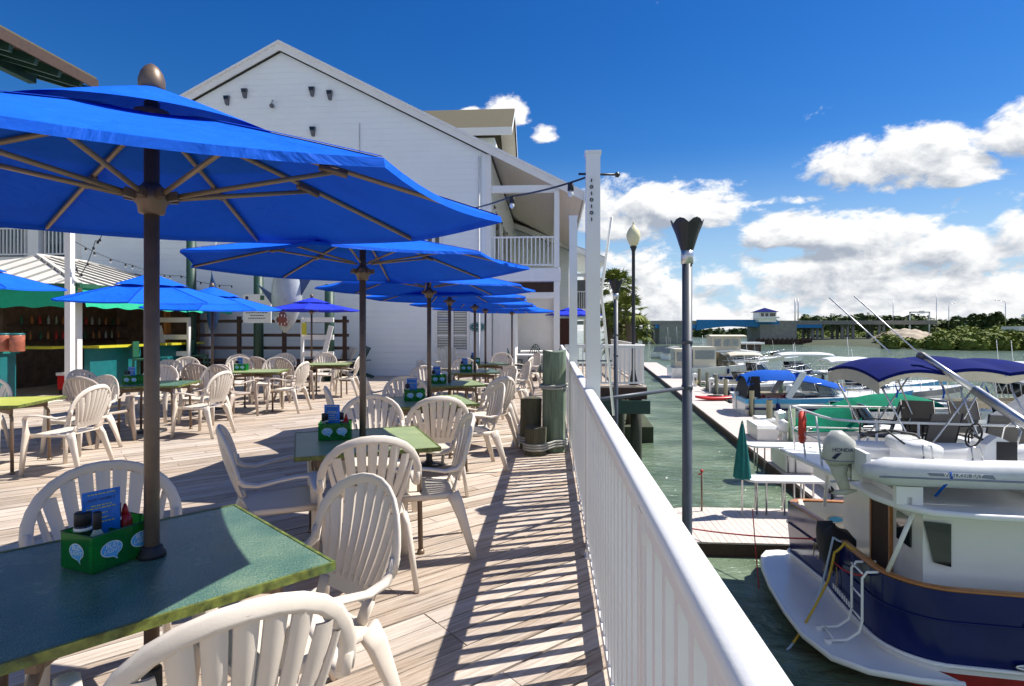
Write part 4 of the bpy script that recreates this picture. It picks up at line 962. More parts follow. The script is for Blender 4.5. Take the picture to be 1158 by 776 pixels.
def awn(p0,p1,n,out):
    p0=Vector(p0);p1=Vector(p1);o=Vector(out)
    def fn(u,v):
        q=p0.lerp(p1,u)+o*(.10*v); return (q.x+.012*sin(u*n*7)*v*abs(o.x),q.y+.012*sin(u*n*7)*v*abs(o.y),2.42-.42*v+.02*sin(u*n*6.3)*v)
    a.grid(fn,60,3,smooth=True)
awn((-16.9,12.16,0),(-10.4,12.16,0),9,(0,-1,0)); awn((-10.34,12.2,0),(-10.34,18.1,0),8,(1,0,0)); a.part('awning',awning_m,t)
a=MB(); a.box(-17,-10.3,12.10,12.14,2.42,2.52); a.box(-10.34,-10.30,12.141,18.2,2.42,2.52); a.part('awning_trim',green_m,t)
for p in ((KX,KY),(KX,15.1),(KX,17.7),(-13.5,KY),(-16,KY)): c=MB(); c.box(p[0]-.07,p[0]+.07,p[1]-.07,p[1]+.07,0,2.46); c.part('post',white_m,t)
a=MB(); a.box(-17,-11.0,17.5,17.6,0,2.45); a.box(-13.7,-13.6,13.6,17.4,0,2.4); a.part('back_wall',barwall_m,t)
a=MB(); a.box(KX-.35,KX+.12,13.1,14.8,1.06,1.12); a.box(KX-.35,KX+.12,15.5,17.3,1.06,1.12); a.box(-12.9,KX-.5,KY-.15,KY+.3,1.06,1.12); a.part('counter',yellow_m,t)
a=MB(); a.box(KX-.25,KX-.1,13.1,14.8,.0,1.05); a.box(KX-.25,KX-.1,15.5,17.3,.0,1.05); a.part('counter_front',teal_m,t)
a=MB(); a.box(KX-.42,KX-.36,12.95,13.09,0,2.2); a.part('orange_panel',orange_m,t); a=MB(); a.box(KX-.5,KX-.42,16.3,16.5,0,2.3); a.part('orange_panel',orange_m,t)
a=MB(); a.box(-13.6,-13.2,13.7,17.3,1.2,1.24); a.box(-13.6,-13.2,13.7,17.3,1.6,1.64); sh=a.part('bottle_shelf',brown_m,t)
rb=random.Random(3); mm=[MT[k] for k in ('clear_glass_bottle','orange_panel','green_paint','varnished_teak','red_plastic','fish_silver')]
bm=[]
for m_ in mm:
    q=MB(True); q.lathe([(.030,0),(.032,.01),(.032,.14),(.012,.18),(.012,.23)],8); bm.append(q.mesh('bar_bottle',m_))
for i in range(28):
    o=bpy.data.objects.new('bar_bottle',bm[i%6 if i%5 else rb.randrange(6)]); COL.objects.link(o); o.location=(-13.28,13.8+(i%14)*.25+rb.uniform(-.03,.03),1.242 if i<14 else 1.642)
    tag(o,'dim bottle on the back shelf inside the tiki bar','bottle','bottles on the shelf inside the tiki bar')
# teal serving cabinet with two drink urns
cab=thing('serving_cabinet','dark teal serving cabinet at the left edge with two drink urns on it','cabinet',(-13.0,11.4,0))
a=MB(); a.box(-2.0,1.55,-.35,.35,0,1.0); a.part('carcass',MT['teal_paint'],cab)
a=MB(); a.box(-2.05,1.6,-.40,.40,1.0,1.05); a.part('worktop',tealc_m,cab)
for x in (-.9,-.1,.70): a=MB(); a.box(x+.04,x+.72,-.372,-.352,.08,.92); a.part('door_panel',darkgreen_m,cab)
for x in (-1.5,-.13,.66,1.5): a=MB(); a.box(x-.03,x+.03,-.376,-.352,.03,1.0); a.part('stile',awning_m if False else MT['teal_canvas'],cab)
for i,px in enumerate((6,22)):
    q=Yp(px,392,11.35); u=thing('drink_urn','round amber drink urn on the teal cabinet, '+('left one at the edge' if i==0 else 'right one'),'drink dispenser',(q.x,11.3,1.052),0,'drink urns on the teal cabinet')
    a=MB(True); a.lathe([(.12,0),(.13,.02),(.125,.2),(.13,.33),(.12,.34)],18); a.part('tank',urn_m,u); a=MB(True); a.lathe([(.125,.34),(.13,.36),(.11,.38)],18); a.part('lid',MT['teal_paint'],u)
q=Yp(94,424,13.4); cl=thing('cooler','red cooler with a white lid on the floor of the tiki bar','cooler',(q.x+.15,12.9,.0)); a=MB(); a.box(-.22,.22,-.16,.16,.12,.44); a.part('tub',redp_m,cl); a=MB(); a.box(-.24,.24,-.18,.18,.442,.51); a.part('lid',white_m,cl)
a=MB(); a.box(-.2,.2,-.14,.14,0,.118); a.part('stand',brown_m,cl)
def stool(loc,m_,label):
    s=thing('bar_stool',label,'bar stool',loc,.3,'bar stools at the tiki bar'); a=MB(); a.box(-.2,.2,-.2,.2,.72,.76); a.part('seat',m_,s); a=MB(); a.box(-.2,-.17,-.19,.19,.80,1.2); a.part('backrest',m_,s)
    for x in (-.17,.17):
        for y in (-.17,.17): a=MB(); a.beam((x,y,.72),(x*1.2,y*1.2,0),.04,.04); a.part('leg',m_,s)
    a=MB(); a.box(-.19,.19,-.185,-.165,.3,.34); a.box(-.19,.19,.165,.185,.3,.34); a.part('footrest',m_,s)
stool((-10.45,14.3,0),green_m,'green wooden bar stool under the near counter of the tiki bar'); stool((-10.45,15.0,0),teal_m,'teal wooden bar stool right of the green one'); stool((-10.4,16.6,0),green_m,'green bar stool by the far counter of the tiki bar')

# ================================================================ dark fence, green poles, fish and steps
t=thing('board_fence','dark open board fence in front of the siding behind the far tables','fence',(0,0,0))
y=16.9; xa,xb=-11.0,-6.0
for z in (1.75,1.33,.95,.58): r=MB(); r.box(xa,xb,y,y+.04,z-.045,z+.045); r.part('board',brown_m,t)
for x in (-10.9,-9.4,-8.0,-6.15): r=MB(); r.box(x-.05,x+.05,y+.042,y+.14,0,1.9); r.part('post',brown_m,t)
r=MB(); r.box(xa,xb,y+.14,18.2,.36,.46); r.box(xa,xb,y+.1,y+.14,0,.4); r.part('platform',brown_m,t)
for i,(px,top,l) in enumerate(((217,262,'tallest dark green pole, left of the hanging marlin'),(293,300,'middle green pole behind the white notice board'),(373,322,'right green pole beside the white steps'))):
    q=Yp(px,top,16.75); r=MB(True); r.lathe([(.14,0),(.135,q.z)],16); single('green_pole',r,darkgreen_m,l,'pole',(q.x,16.72,0),0,'green poles along the dark fence')
q=Yp(289,349,16.4); t=thing('notice_board','white notice board with small logos and lines of print on the fence','sign',(q.x,16.5,q.z))
r=MB(); r.box(-.42,.42,-.02,.02,-.42,.42); r.part('board',white_m,t)
r=MB(); r.box(.1,.22,-.026,-.021,.25,.38); r.part('green_logo',green_m,t); r=MB(True); r.lathe([(.05,-.003),(.05,.003)],12,(0,-.024,.02)); r.part('round_mark',floodl_m,t)
r=MB(); r.box(-.35,-.26,-.026,-.021,.27,.36); r.part('dark_logo',navyink_m,t)
for z,wd in ((-.12,.33),(-.20,.20),(-.28,.26)):
    r=MB(); xx=-wd; rr=random.Random(int(-z*100))
    while xx<wd: l_=rr.uniform(.03,.08); r.box(xx,min(wd,xx+l_),-.026,-.021,z-.012,z+.012); xx+=l_+.02
    r.part('printed_line',navyink_m,t)
def steps(loc,flip,label):
    t=thing('white_steps',label,'steps',loc,0,'white wooden steps at the fence'); s=-1 if flip else 1
    for i,z in enumerate((1.78,1.28,.80)): r=MB(); r.box(-.45,.45,-.03,.03,z-.07,z+.07); r.part('board',white_m,t)
    r=MB(); r.box(-.47*s-.03,-.47*s+.03,-.05,.05,0,1.85); r.part('post',white_m,t); r=MB(); r.beam((.40*s,-.06,1.6),(.0*s,-.06,.0),.05,.14); r.part('stringer',white_m,t); return t
q=Yp(360,400,16.3); steps((q.x,16.3,0),False,'white wooden steps with three boards right of the shark figure')
q=Yp(196,400,16.3); steps((q.x,16.3,0),True,'white wooden steps with diagonal brace left of the tallest green pole')
r=MB(); r.box(-.07,.07,-.008,.008,-.17,.17); q=Yp(345.5,372,16.1); single('yellow_notice',r,yellow_m,'small yellow notice fixed to the white steps','sign',(q.x-.1,16.24,q.z))
def fish(label,q0,q1,rad,mats,mouth):
    """hangs head down from its tail; q0 tail, q1 head"""
    t=thing('hanging_fish',label,'fish figure',q0,0,'hanging fish figures by the fence'); Ln=(Vector(q1)-Vector(q0)).length
    b=MB(True); prof=[(0,.03),(.06,.06),(.12,.16),(.3,.6),(.5,.95),(.66,1.0),(.80,.85),(.90,.62),(.97,.36),(1.02,.08)]
    b.sweep([(.06*sin(a*3),0,-Ln*a) for a,_ in prof],[(rad*k,rad*k*.62) for _,k in prof],14,up=(0,1,0)); b.part('body',mats[0],t)
    f=MB(); f.prism([(-.04,.0),(.04,0),(rad*1.1,.28),(rad*.3,.12),(-rad*.3,.12),(-rad*1.1,.28)],-.015,.015,M=Matrix.Rotation(pi/2,4,'X')); f.part('tail_fin',mats[1],t)
    f=MB(); f.prism([(rad*.8,-Ln*.45),(rad*1.9,-Ln*.40),(rad*1.0,-Ln*.65)],-.012,.012,M=Matrix.Rotation(pi/2,4,'X')); f.part('fin',mats[1],t); f=MB(); f.prism([(-rad*.7,-Ln*.62),(-rad*1.8,-Ln*.50),(-rad*.85,-Ln*.72)],-.012,.012,M=Matrix.Rotation(pi/2,4,'X')); f.part('fin',mats[1],t)
    if mouth:
        m=MB(True); m.sweep([(rad*.1,-rad*.50,-Ln*.80),(rad*.05,-rad*.42,-Ln*.88),(0,-rad*.30,-Ln*.94)],[(rad*.15,.03),(rad*.42,.06),(rad*.30,.03)],12,up=(0,-1,0)); m.part('open_mouth',fishred_m,t)
        m=MB()
        for i in range(12):
            a=2*pi*i/12; c=Vector((rad*.05+rad*.42*cos(a),-rad*.56,-Ln*.88+rad*.28*sin(a))); m.add([c+Vector((.02,0,.02)),c+Vector((-.02,0,.02)),c+Vector((0,.02,.02)),c+Vector((0,0,-.06))],[(0,1,3),(1,2,3),(2,0,3)])
        m.part('teeth',white_m,t)
    else:
        m=MB(True); m.sweep([(.0,0,-Ln*.97),(.03,0,-Ln*1.45)],[(.03,.03),(.004,.004)],8); m.part('bill',mats[1],t)
    m=MB(True); m.tube([(0,0,.1),(0,.3,1.0)],.012); m.part('hanging_rope',rope_m,t)
    return t
fish('dark blue and silver marlin figure hanging head down left of the notice board',Yp(239,305,16.0),Yp(256,372,16.0),.20,(bluefish_m,bluefish_m),False)
fish('large silver shark figure hanging head down with open jaws, behind the small umbrella',Yp(322,268,16.0),Yp(331,374,16.0),.44,(silverfish_m,bluefish_m),True)
def adirondack(loc,rz,m_,label):
    t=thing('adirondack_chair',label,'adirondack chair',loc,rz,'wooden lounge chairs by the wall')
    r=MB()
    for i in range(5): r.beam((-.2+.1*i,.02,.28),(-.24+.12*i,-.35,.98-.02*abs(i-2)),.085,.018,up=(0,1,.4))
    r.part('backrest',m_,t); r=MB()
    for i in range(5): r.box(-.25,.25,.02+i*.095,.10+i*.095,.29+i*.018,.305+i*.018)
    r.part('seat',m_,t)
    for s in (-1,1):
        r=MB(); r.box(s*.33-.06,s*.33+.06,-.3,.48,.55,.575); r.part('armrest',m_,t)
        r=MB(); r.beam((s*.29,.44,.549),(s*.29,.44,0),.03,.1); r.part('leg',m_,t); r=MB(); r.beam((s*.26,.45,.36),(s*.26,-.45,.02),.03,.1); r.part('leg',m_,t)
    return t
q=Yp(403,418,17.6); adirondack((q.x,17.6,0),pi*.75,darkgreen_m,'dark green wooden lounge chair against the siding, right of the steps')
q=Yp(388,420,17.1); adirondack((q.x,17.0,0),pi*.85,creamc_m,'cream wooden lounge chair in front of the green one by the siding')
q=Yp(505,425,17.0); adirondack((q.x,17.2,0),pi*1.1,creamc_m,'weathered wooden lounge chair under the shuttered window')

# dark green round tables & chairs beside the entrance
def cafe_table(loc,label):
    t=thing('cafe_table',label,'cafe table',loc,0,'white topped tables by the entrance'); r=MB(); r.box(-.55,.55,-.4,.4,.72,.76); r.part('tabletop',white_m,t)
    r=MB(True); r.lathe([(.25,0),(.25,.03),(.04,.06),(.035,.72)],14); r.part('pedestal',tubebr_m,t)
q=Yp(607,420,18.6); cafe_table((q.x,17.4,0),'white topped table by the building entrance, nearer of two'); cafe_table((q.x-.05,20.4,0),'white topped table deeper under the balcony')
def wire_chair(loc,rz,label):
    t=thing('green_chair',label,'chair',loc,rz,'dark green chairs by the entrance')
    r=MB(True); r.lathe([(.21,.43),(.22,.445),(.2,.455)],16); r.part('seat',darkgreen_m,t)
    r=MB(True); r.tube([(.2*cos(a),-.2-.05*sin(a),.45+.5*sin(a)) for a in [pi*i/12 for i in range(13)]],.014,6)
    for i in range(-2,3): r.tube([(i*.06,-.17,.45),(i*.07,-.235,.45+.49*sqrt(max(0,1-(i*.35)**2)))],.011,5)
    r.part('backrest',darkgreen_m,t)
    for s in (-1,1):
        for y_ in (-1,1): r=MB(True); r.tube([(s*.15,y_*.15,.43),(s*.2,y_*.2,0)],.012,6); r.part('leg',darkgreen_m,t)
for (x,y,rz,l) in ((-1.05,17.3,-1.4,'dark green chair left of the nearer white table by the entrance'),(.0,17.6,1.5,'dark green chair right of the nearer white table by the entrance'),(-1.2,20.3,-1.4,'dark green chair left of the deeper white table under the balcony'),(-.05,20.5,1.5,'dark green chair right of the deeper white table under the balcony'),(-.6,21.1,3.1,'dark green chair behind the deeper white table under the balcony'),(-.55,18.2,3.1,'dark green chair behind the nearer white table')):
    wire_chair((x,y,0),rz,l)
# string lights
def string(label,pts,bulbs,sag=.15,k_=1):
    P=[Vector(p) for p in pts]; t=thing('string_lights',label,'string lights',P[0]); o=P[0]; w_=MB(True); path=[]
    for a,b in zip(P[:-1],P[1:]):
        for i in range(8): s=i/8; q=a.lerp(b,s); q.z-=sag*4*s*(1-s); path.append(q-o)
    path.append(P[-1]-o); w_.tube(path,.008,5); w_.part('cable',black_m,t)
    n=len(path)
    for k in range(bulbs):
        q=path[min(n-1,int((k+.5)/bulbs*n))]
        s_=MB(True); s_.lathe([(.012,-.0),(.022,-.01),(.024,-.06)],8,q); so=s_.part('socket',dark_m,t); s_=MB(True); s_.lathe([(.02*k_,-.06),(.032*k_,-.06-.03*k_),(.03*k_,-.06-.055*k_),(.01*k_,-.06-.075*k_)],10,q); s_.part('bulb',bulb_m,so)
    return t
string('black cable with two hanging bulbs stretching from the tallest post to behind the umbrella',[(RX+.05,4.1,2.60),D(579,222,5.2),D(520,238,6.6)],3,.02,.65)
string('light string looping down from the white post over the tiki bar roof',[Yp(76,262,12.1),Yp(90,312,12.1),Yp(108,272,12.1),Yp(118,258,12.1)],9,.1,.5)
string('row of small dark bulbs running across the white siding toward the fence',[Yp(76,268,12.1),Yp(150,300,14.5),Yp(205,312,16.7),Yp(262,323,17.6)],16,.08,.5)
r=MB(True); p0=Vector((RX+.16,4.1,2.3)); r.tube([(0,0,0),D(680,330,4.25)-p0,D(694,470,4.25)-p0],.010,6); single('hanging_line',r,white_m,'thin white line hanging from the tallest post down past the railing','line',p0)
# low roof wedge behind the far rail
r=MB(); r.prism([(2.8,-.55),(7.2,-.85),(7.2,-.95),(2.8,-.75)],0,6,M=Matrix.Translation((0,34,0))@Matrix.Rotation(pi/2,4,'X')) 
# ================================================================ docks
DZ=-2.9; WZ=-3.2
def wl(Y): return 5.65+.0765*Y
mb=MB(); boards(mb,[[(wl(13),13),(wl(13)+2.15,13),(wl(78)+2.15,78),(wl(78),78)]],radians(-4.4),.30,.012,DZ-.04,DZ,joint=2.15*2)
struct('dock_walkway',mb,dockw_m)
mb=MB(); mb.prism([(wl(13)-.05,13),(wl(13)+2.2,13),(wl(78)+2.2,78),(wl(78)-.05,78)],DZ-.30,DZ-.043); struct('dock_walkway_frame',mb,brown_m)
# T platform with rounded corner
pts=[(3.2,12.35),(7.6,12.35),(7.6,14.75),(3.2,14.75)]+[(3.2-.55*sin(q),14.2+.55*cos(q)) for q in [i*pi/12 for i in range(1,6)]]+[(2.65,12.9)]
pts=[(3.0,12.35),(7.6,12.35),(7.6,14.75),(3.45,14.75),(3.1,14.68),(2.85,14.45),(2.72,14.1),(2.72,12.6),(2.82,12.4)]
mb=MB(); boards(mb,[pts],radians(90+0),.14,.008,DZ-.035,DZ,joint=4.8); struct('dock_platform',mb,dockw_m)
mb=MB(); mb.prism([(p[0]*1.0,p[1]) for p in pts],DZ-.30,DZ-.04); struct('dock_platform_frame',mb,brown_m)
for Y in (17.2,20.5): 
    mb=MB(); mb.box(wl(Y)+2.15,wl(Y)+12,Y-.0,Y+.8,DZ-.2,DZ-.006); 
fing=[22.0,26.4,30.6,34.8,39.5,44.5,50,56]
for i,Y in enumerate(fing):
    mb=MB(); mb.box(wl(Y)+2.155,wl(Y)+8.2,Y,Y+.7,DZ-.22,DZ-.008); 
    o=mb.part('finger_pier',dockw_m); o['kind']='structure'
# counters
def counter(x0,x1,y0,y1,label):
    t=thing('fish_counter',label,'table',((x0+x1)/2,y0,DZ),0,'white cleaning tables on the dock'); w_=(x1-x0)/2; d=y1-y0
    pl=[(w_,0),(w_,d),(-w_+.25,d)]+[(-w_+.25-.25*sin(q),d/2+d/2*cos(q)) for q in [i*pi/10 for i in range(1,10)]]+[(-w_+.25,0)]
    r=MB(); r.prism(pl,.78,.83); r.part('tabletop',white2_m,t)
    for x in (-w_+.35,0.1,w_-.35):
        l=MB(True); l.tube([(x-.1,.1,0),(x-.1,.1,.779),(x+.12,.1,.779),(x+.12,.1,0)],.022); l.part('leg',alu_m,t); l=MB(True); l.tube([(x+.0,d-.1,.779),(x+.0,d-.1,0)],.022); l.part('leg',alu_m,t)
counter(4.62,6.4,14.15,14.75,'nearer white table with a rounded end on the dock platform, closed teal umbrella beside it')
counter(6.05,8.4,18.3,19.05,'further white table with a rounded end beside the dock boxes')
p=D(839,500,14.5); t=thing('closed_umbrella','closed teal umbrella standing by the nearer white dock table','umbrella',(p.x-.20,14.2,DZ))
r=MB(True); r.lathe([(.022,0),(.022,2.2)],10); r.part('pole',white_m,t)
r=MB(True); 
def folds(u,v):
    q=2*pi*u; rad=.03+.15*(v**.8)*(1+.22*sin(q*7+v*2)); return (rad*cos(q),rad*sin(q),2.18-1.30*v)
r.grid(folds,56,10); r.part('canopy',tealc_m,t); r=MB(True); r.lathe([(.02,2.18),(.03,2.2),(.006,2.25)],8); r.part('finial',tealc_m,t)
p=D(792,573,14.3); t=thing('standpipe','thin brown water standpipe with a red tap at the platform edge','standpipe',(p.x,14.45,DZ)); r=MB(True); r.tube([(0,0,0),(0,0,.95)],.022); r.part('pipe',tubebr_m,t); r=MB(True); r.lathe([(.035,.95),(.035,1.0)],10); r.tube([(0,0,.9),(-.09,-.05,.9)],.018); r.part('tap',redp_m,t)
def dockbox(x,y,l,w_,h,rz,label):
    t=thing('dock_box',label,'box',(x,y,DZ),rz,'white storage boxes on the dock'); r=MB(); r.box(-l/2,l/2,-w_/2,w_/2,.03,h*.8); r.box(-l/2+.05,l/2-.05,-w_/2+.05,w_/2-.05,0,.03); r.part('body',fiber_m,t)
    r=MB(); V=[(-l/2-.02,-w_/2-.02),(l/2+.02,-w_/2-.02),(l/2+.02,w_/2+.02),(-l/2-.02,w_/2+.02)]
    r.add([(a,b,h*.8+.002) for a,b in V]+[(a*.94,b*.9,h) for a,b in V],[(0,3,2,1),(4,5,6,7),(0,1,5,4),(1,2,6,5),(2,3,7,6),(3,0,4,7)]); r.part('lid',fiber_m,t)
dockbox(wl(16.5)+.95,16.6,.75,1.7,.6,-.08,'nearest white dock box, partly behind the trawler stern')
dockbox(wl(18.6)+.55,19.2,.8,1.6,.6,-.08,'second white dock box behind the white table on the walkway')
dockbox(wl(24.5)+1.0,24.4,.75,1.7,.6,-.08,'third white dock box, beyond the further white table')
dockbox(wl(27)+1.7,26.6,.7,1.2,.5,-.08,'small low dock box near the white pedestal')
def pedestal(px,py,label,rot=0):
    p=G(px,py,DZ); t=thing('power_pedestal',label,'pedestal',p,rot,'white power pedestals along the dock')
    r=MB(); r.box(-.13,.13,-.10,.10,0,.78); r.part('column',white2_m,t)
    r=MB(); r.add([(a,b,.782) for a,b in ((-.17,-.14),(.17,-.14),(.17,.14),(-.17,.14))]+[(a,b,.95) for a,b in ((-.17,-.14),(.17,-.14),(.17,.14),(-.17,.14))]+[(0,0,1.06)],[(0,1,5,4),(1,2,6,5),(2,3,7,6),(3,0,4,7),(4,5,8),(5,6,8),(6,7,8),(7,4,8),(3,2,1,0)]); r.part('lamp_head',white2_m,t)
    r=MB(); r.box(-.07,.07,-.115,-.101,.45,.68); r.part('outlet_panel',floodl_m,t)
    r=MB(True); r.tube([(.11+.10*cos(a),-.12,.35+.16*sin(a)) for a in [2*pi*i/16 for i in range(16)]],.02,6,closed=True); r.part('coiled_cable',yellow_m,t)
pedestal(834,464.5,'white power pedestal at the corner of the dock beside the blue topped cruiser'); pedestal(882,492,'nearest white power pedestal, behind the further white table',.3); pedestal(786,437,'small white power pedestal far along the dock, beside the torch post'); pedestal(804.5,444,'white pedestal behind the red kayak',.2)
# pilings in the water
pilist=[((883,429),33,'tall dark pile in front of the blue topped cruiser'),((850,451),29.6,'short pile at the walkway edge by the power pedestal'),((870,460),25.6,'green tinged pile left of the nearest pedestal'),((895.5,472),23.0,'grey pile right of the nearest pedestal'),((820.5,437),36.5,'pile beside the red kayak, right side'),((810,432),40,'dark thin pile behind the red kayak'),((800,428.5),41.5,'dark pile at the left of the red kayak'),((791,424),45.5,'pile far along the walkway right of the torch post'),((823,411.7),52,'dark pile rising before the grey speedboat'),((838.7,406.5),66,'far small pile among the white boats, left one'),((857,409),66,'far small pile among the white boats, right one'),((912.5,418),47,'pile in front of the white topped runabout'),((942,425),44,'pile rising left of the second green cover'),((975,436),38,'pile behind the second green cover'),((1015,438),36,'pile between the mesh chairs and the far boats'),((927,444),31,'pile at the bow of the blue topped cruiser')]
proto=None
for i,((px,py),Z,l) in enumerate(pilist):
    p=D(px,py,Z); top=p.z
    r=pilemesh(.125,1,30+i) if False else None
    rr=MB(True); rr.lathe([(.135,-4.6),(.13,-1.6),(.12,top),(.02,top+.06)],10); m_=pile_m if i%3 else pileg_m
    if py<436 and i not in (0,): m_=piled_m
    single('mooring_piling',rr,m_,l,'piling',(p.x,p.y,0),0,'mooring pilings along the docks')
p=G(810,451,DZ+.1); t=thing('kayak','red and pink kayak lying on the dock edge','kayak',(p.x,p.y,DZ+.01),.15)
def kay(u,v):
    x=(u-.5)*2.7; w_=.36*(1-abs(2*u-1)**2.6); a=pi*2*v; return (x,w_*cos(a),.14+.13*sin(a)*(1-.5*abs(2*u-1)**2)+.10*abs(2*u-1)**3)
r=MB(True); r.grid(kay,18,14); r.part('hull',redp_m,t); r=MB(True); r.tube([(.45*cos(a)-.1,.2*sin(a),.285) for a in [2*pi*i/16 for i in range(16)]],.03,6,closed=True); r.part('cockpit_rim',dark_m,t)

# ================================================================ boats
def boathull(par,Ln,B,fr,col,stripe=None,bottom=None,cock=(.04,.5),deckm=None,draft=.35,x0=0):
    """bow towards +x; origin at the stern on the waterline"""
    n=22
    def st(t,lv):
        tb=max(0,(t-.45)/.55); b=B/2*(1-tb**2.3); zs=fr[0]+(fr[1]-fr[0])*t**1.8
        lv_=[(0.02,-draft*(1-tb**3)),(.84,.05+.25*tb),(.93,.5*(.05+.25*tb+zs)*.8),(.985,zs*.80),(1,zs)][lv]
        rake=[.80,.90,.94,.975,1][lv]
        xx=x0+Ln*(t if t<.5 else .5+(t-.5)*(1-(1-rake)*((t-.5)*2)**1.5))
        bb=b*lv_[0]
        if t>=1: bb=.02*lv_[0]
        return xx,bb,lv_[1]
    def strip(a,b,m,name):
        h=MB(True)
        for s in (-1,1):
            def fn(u,v):
                p=st(u,a); q=st(u,b); k=v; return (p[0]*(1-k)+q[0]*k, s*(p[1]*(1-k)+q[1]*k), p[2]*(1-k)+q[2]*k)
            h.grid(fn,n,3)
        V=[(st(0,l)[0],s*st(0,l)[1],st(0,l)[2]) for s,l in ((-1,a),(1,a),(1,b),(-1,b))]; h.add(V,[(0,1,2,3)],0,False)
        return h.part(name,m,par)
    strip(0,1,bottom or white2_m,'bottom'); strip(1,3,col,'hull'); strip(3,4,stripe or col,'sheer_stripe')
    # deck ring, cockpit well
    c0,c1=cock
    d=MB(True)
    for s in (-1,1):
        def fn(u,v):
            p=st(u,4); inn=max(0,p[1]-.28) if c0<u<c1 else (0 if u>=c1 or u<=c0 else 0)
            y=p[1]*(1-v)+inn*v; return (p[0],s*y,p[2]+.05*v*(1 if u>=c1 else .6))
        d.grid(fn,40,4)
    d.part('deck',deckm or white2_m,par)
    w_=MB()
    xs=[c0+(c1-c0)*i/10 for i in range(11)]
    for s in (-1,1):
        for u,v in zip(xs[:-1],xs[1:]):
            p,q=st(u,4),st(v,4); w_.add([(p[0],s*(p[1]-.28),p[2]+.03),(q[0],s*(q[1]-.28),q[2]+.03),(q[0],s*(q[1]-.28),.15),(p[0],s*(p[1]-.28),.15)],[(0,1,2,3)])
    p,q=st(c0,4),st(c1,4); w_.add([(p[0],-p[1],.16),(q[0],-q[1]+.1,.16),(q[0],q[1]-.1,.16),(p[0],p[1],.16)],[(0,1,2,3)])
    for z_ in (p,q): w_.add([(z_[0],-z_[1]+.28,.15),(z_[0],z_[1]-.28,.15),(z_[0],z_[1]-.28,z_[2]+.03),(z_[0],-z_[1]+.28,z_[2]+.03)],[(0,1,2,3)])
    w_.part('cockpit',cream_m if deckm is None else deckm,par)
    fn_=lambda t: st(t,4)
    fittings(par,fn_,Ln,int(Ln*10+B*7))
    return fn_
def windshield(par,x0,x1,w_,z0,z1,rake=.5):
    g=MB(True)
    def fn(u,v):
        a=(u-.5)*pi; return (x0+(x1-x0)*cos(a)-rake*v*(.3+.7*cos(a)),w_/2*sin(a),z0+(z1-z0)*v)
    g.grid(fn,14,2); wo=g.part('windshield',glass_m,par)
    f=MB(True)
    f.tube([fn(i/14,1) for i in range(15)],.022,6); f.tube([fn(i/14,0) for i in range(15)],.02,6)
    for i in (0,4,7,10,14): f.tube([fn(i/14,0),fn(i/14,1)],.018,6)
    f.part('frame',alu_m,wo)
def bimini(par,x0,x1,w_,z,m,legs_z,th=.06,curve=.18,name='bimini_top',drop=0):
    g=MB(True)
    def fn(u,v):
        x=x0+(x1-x0)*u; y=(v-.5)*w_; e=abs(2*v-1); eu=abs(2*u-1)
        return (x,y,z-curve*e**2.4-.10*eu**3-.02*cos(u*12)*(1-e)-drop*(e**8))
    g.sheet(fn,24,16,th); o=g.part(name,m,par)
    f=MB(True)
    for a,b in ((.05,.30),(.40,.5),(.95,.65)):
        for s in (-1,1): f.tube([(x0+(x1-x0)*a,s*w_*.48,z-curve*.9-.06),(x0+(x1-x0)*b,s*w_*.44,legs_z)],.016,6)
    for a in (.05,.4,.95): f.tube([fn(a,k/10)[:2]+(fn(a,k/10)[2]-th-.015,) for k in range(11)],.016,6)
    f.part('bimini_frame',steel_m,par); return o
def outboard(par,loc,s=1,m=None,lab=None):
    m=m or dark_m
    o=MB(True); o.sweep([(loc[0]-.28*s,loc[1],loc[2]+.52*s),(loc[0]-.27*s,loc[1],loc[2]+.62*s),(loc[0]-.22*s,loc[1],loc[2]+.92*s),(loc[0]-.18*s,loc[1],loc[2]+.98*s)],[(.12*s,.19*s),(.15*s,.23*s),(.14*s,.21*s),(.07*s,.10*s)],12,up=(1,0,0),pw=.75)
    c=o.part('outboard_motor',m,par,lab)
    l=MB(True); l.sweep([(loc[0]-.2*s,loc[1],loc[2]+.52*s),(loc[0]-.2*s,loc[1],loc[2]-.25*s)],[(.06*s,.10*s),(.035*s,.07*s)],8,up=(1,0,0)); l.sweep([(loc[0]-.42*s,loc[1],loc[2]-.2*s),(loc[0]-.05*s,loc[1],loc[2]-.2*s)],[(.02*s,.03*s),(.05*s,.05*s)],8); l.part('drive_leg',m,c)
    return c
def bowrail(par,st,t0,t1,h=.45,n=7):
    f=MB(True)
    for s in (-1,1):
        pts=[]
        for i in range(n+1):
            t=t0+(t1-t0)*i/n; p=st(min(t,.995)); pts.append((p[0],s*max(0,p[1]-.06),p[2]+h))
            f.tube([(p[0],s*max(0,p[1]-.06),p[2]),pts[-1]],.013,5)
        f.tube(pts,.016,6)
    f.part('bow_rail',steel_m,par)
def seats(par,xs,z=.16,m=None):
    for x,y in xs:
        s=MB(True); s.sweep([(x,y-.25,z+.42),(x,y+.25,z+.42)],(.24,.08),10,pw=.5); s.sweep([(x-.22,y-.25,z+.75),(x-.22,y+.25,z+.75)],(.07,.28),10,pw=.5); s.box(x-.15,x+.15,y-.15,y+.15,z,z+.36); s.part('boat_seat',m or white2_m,par)
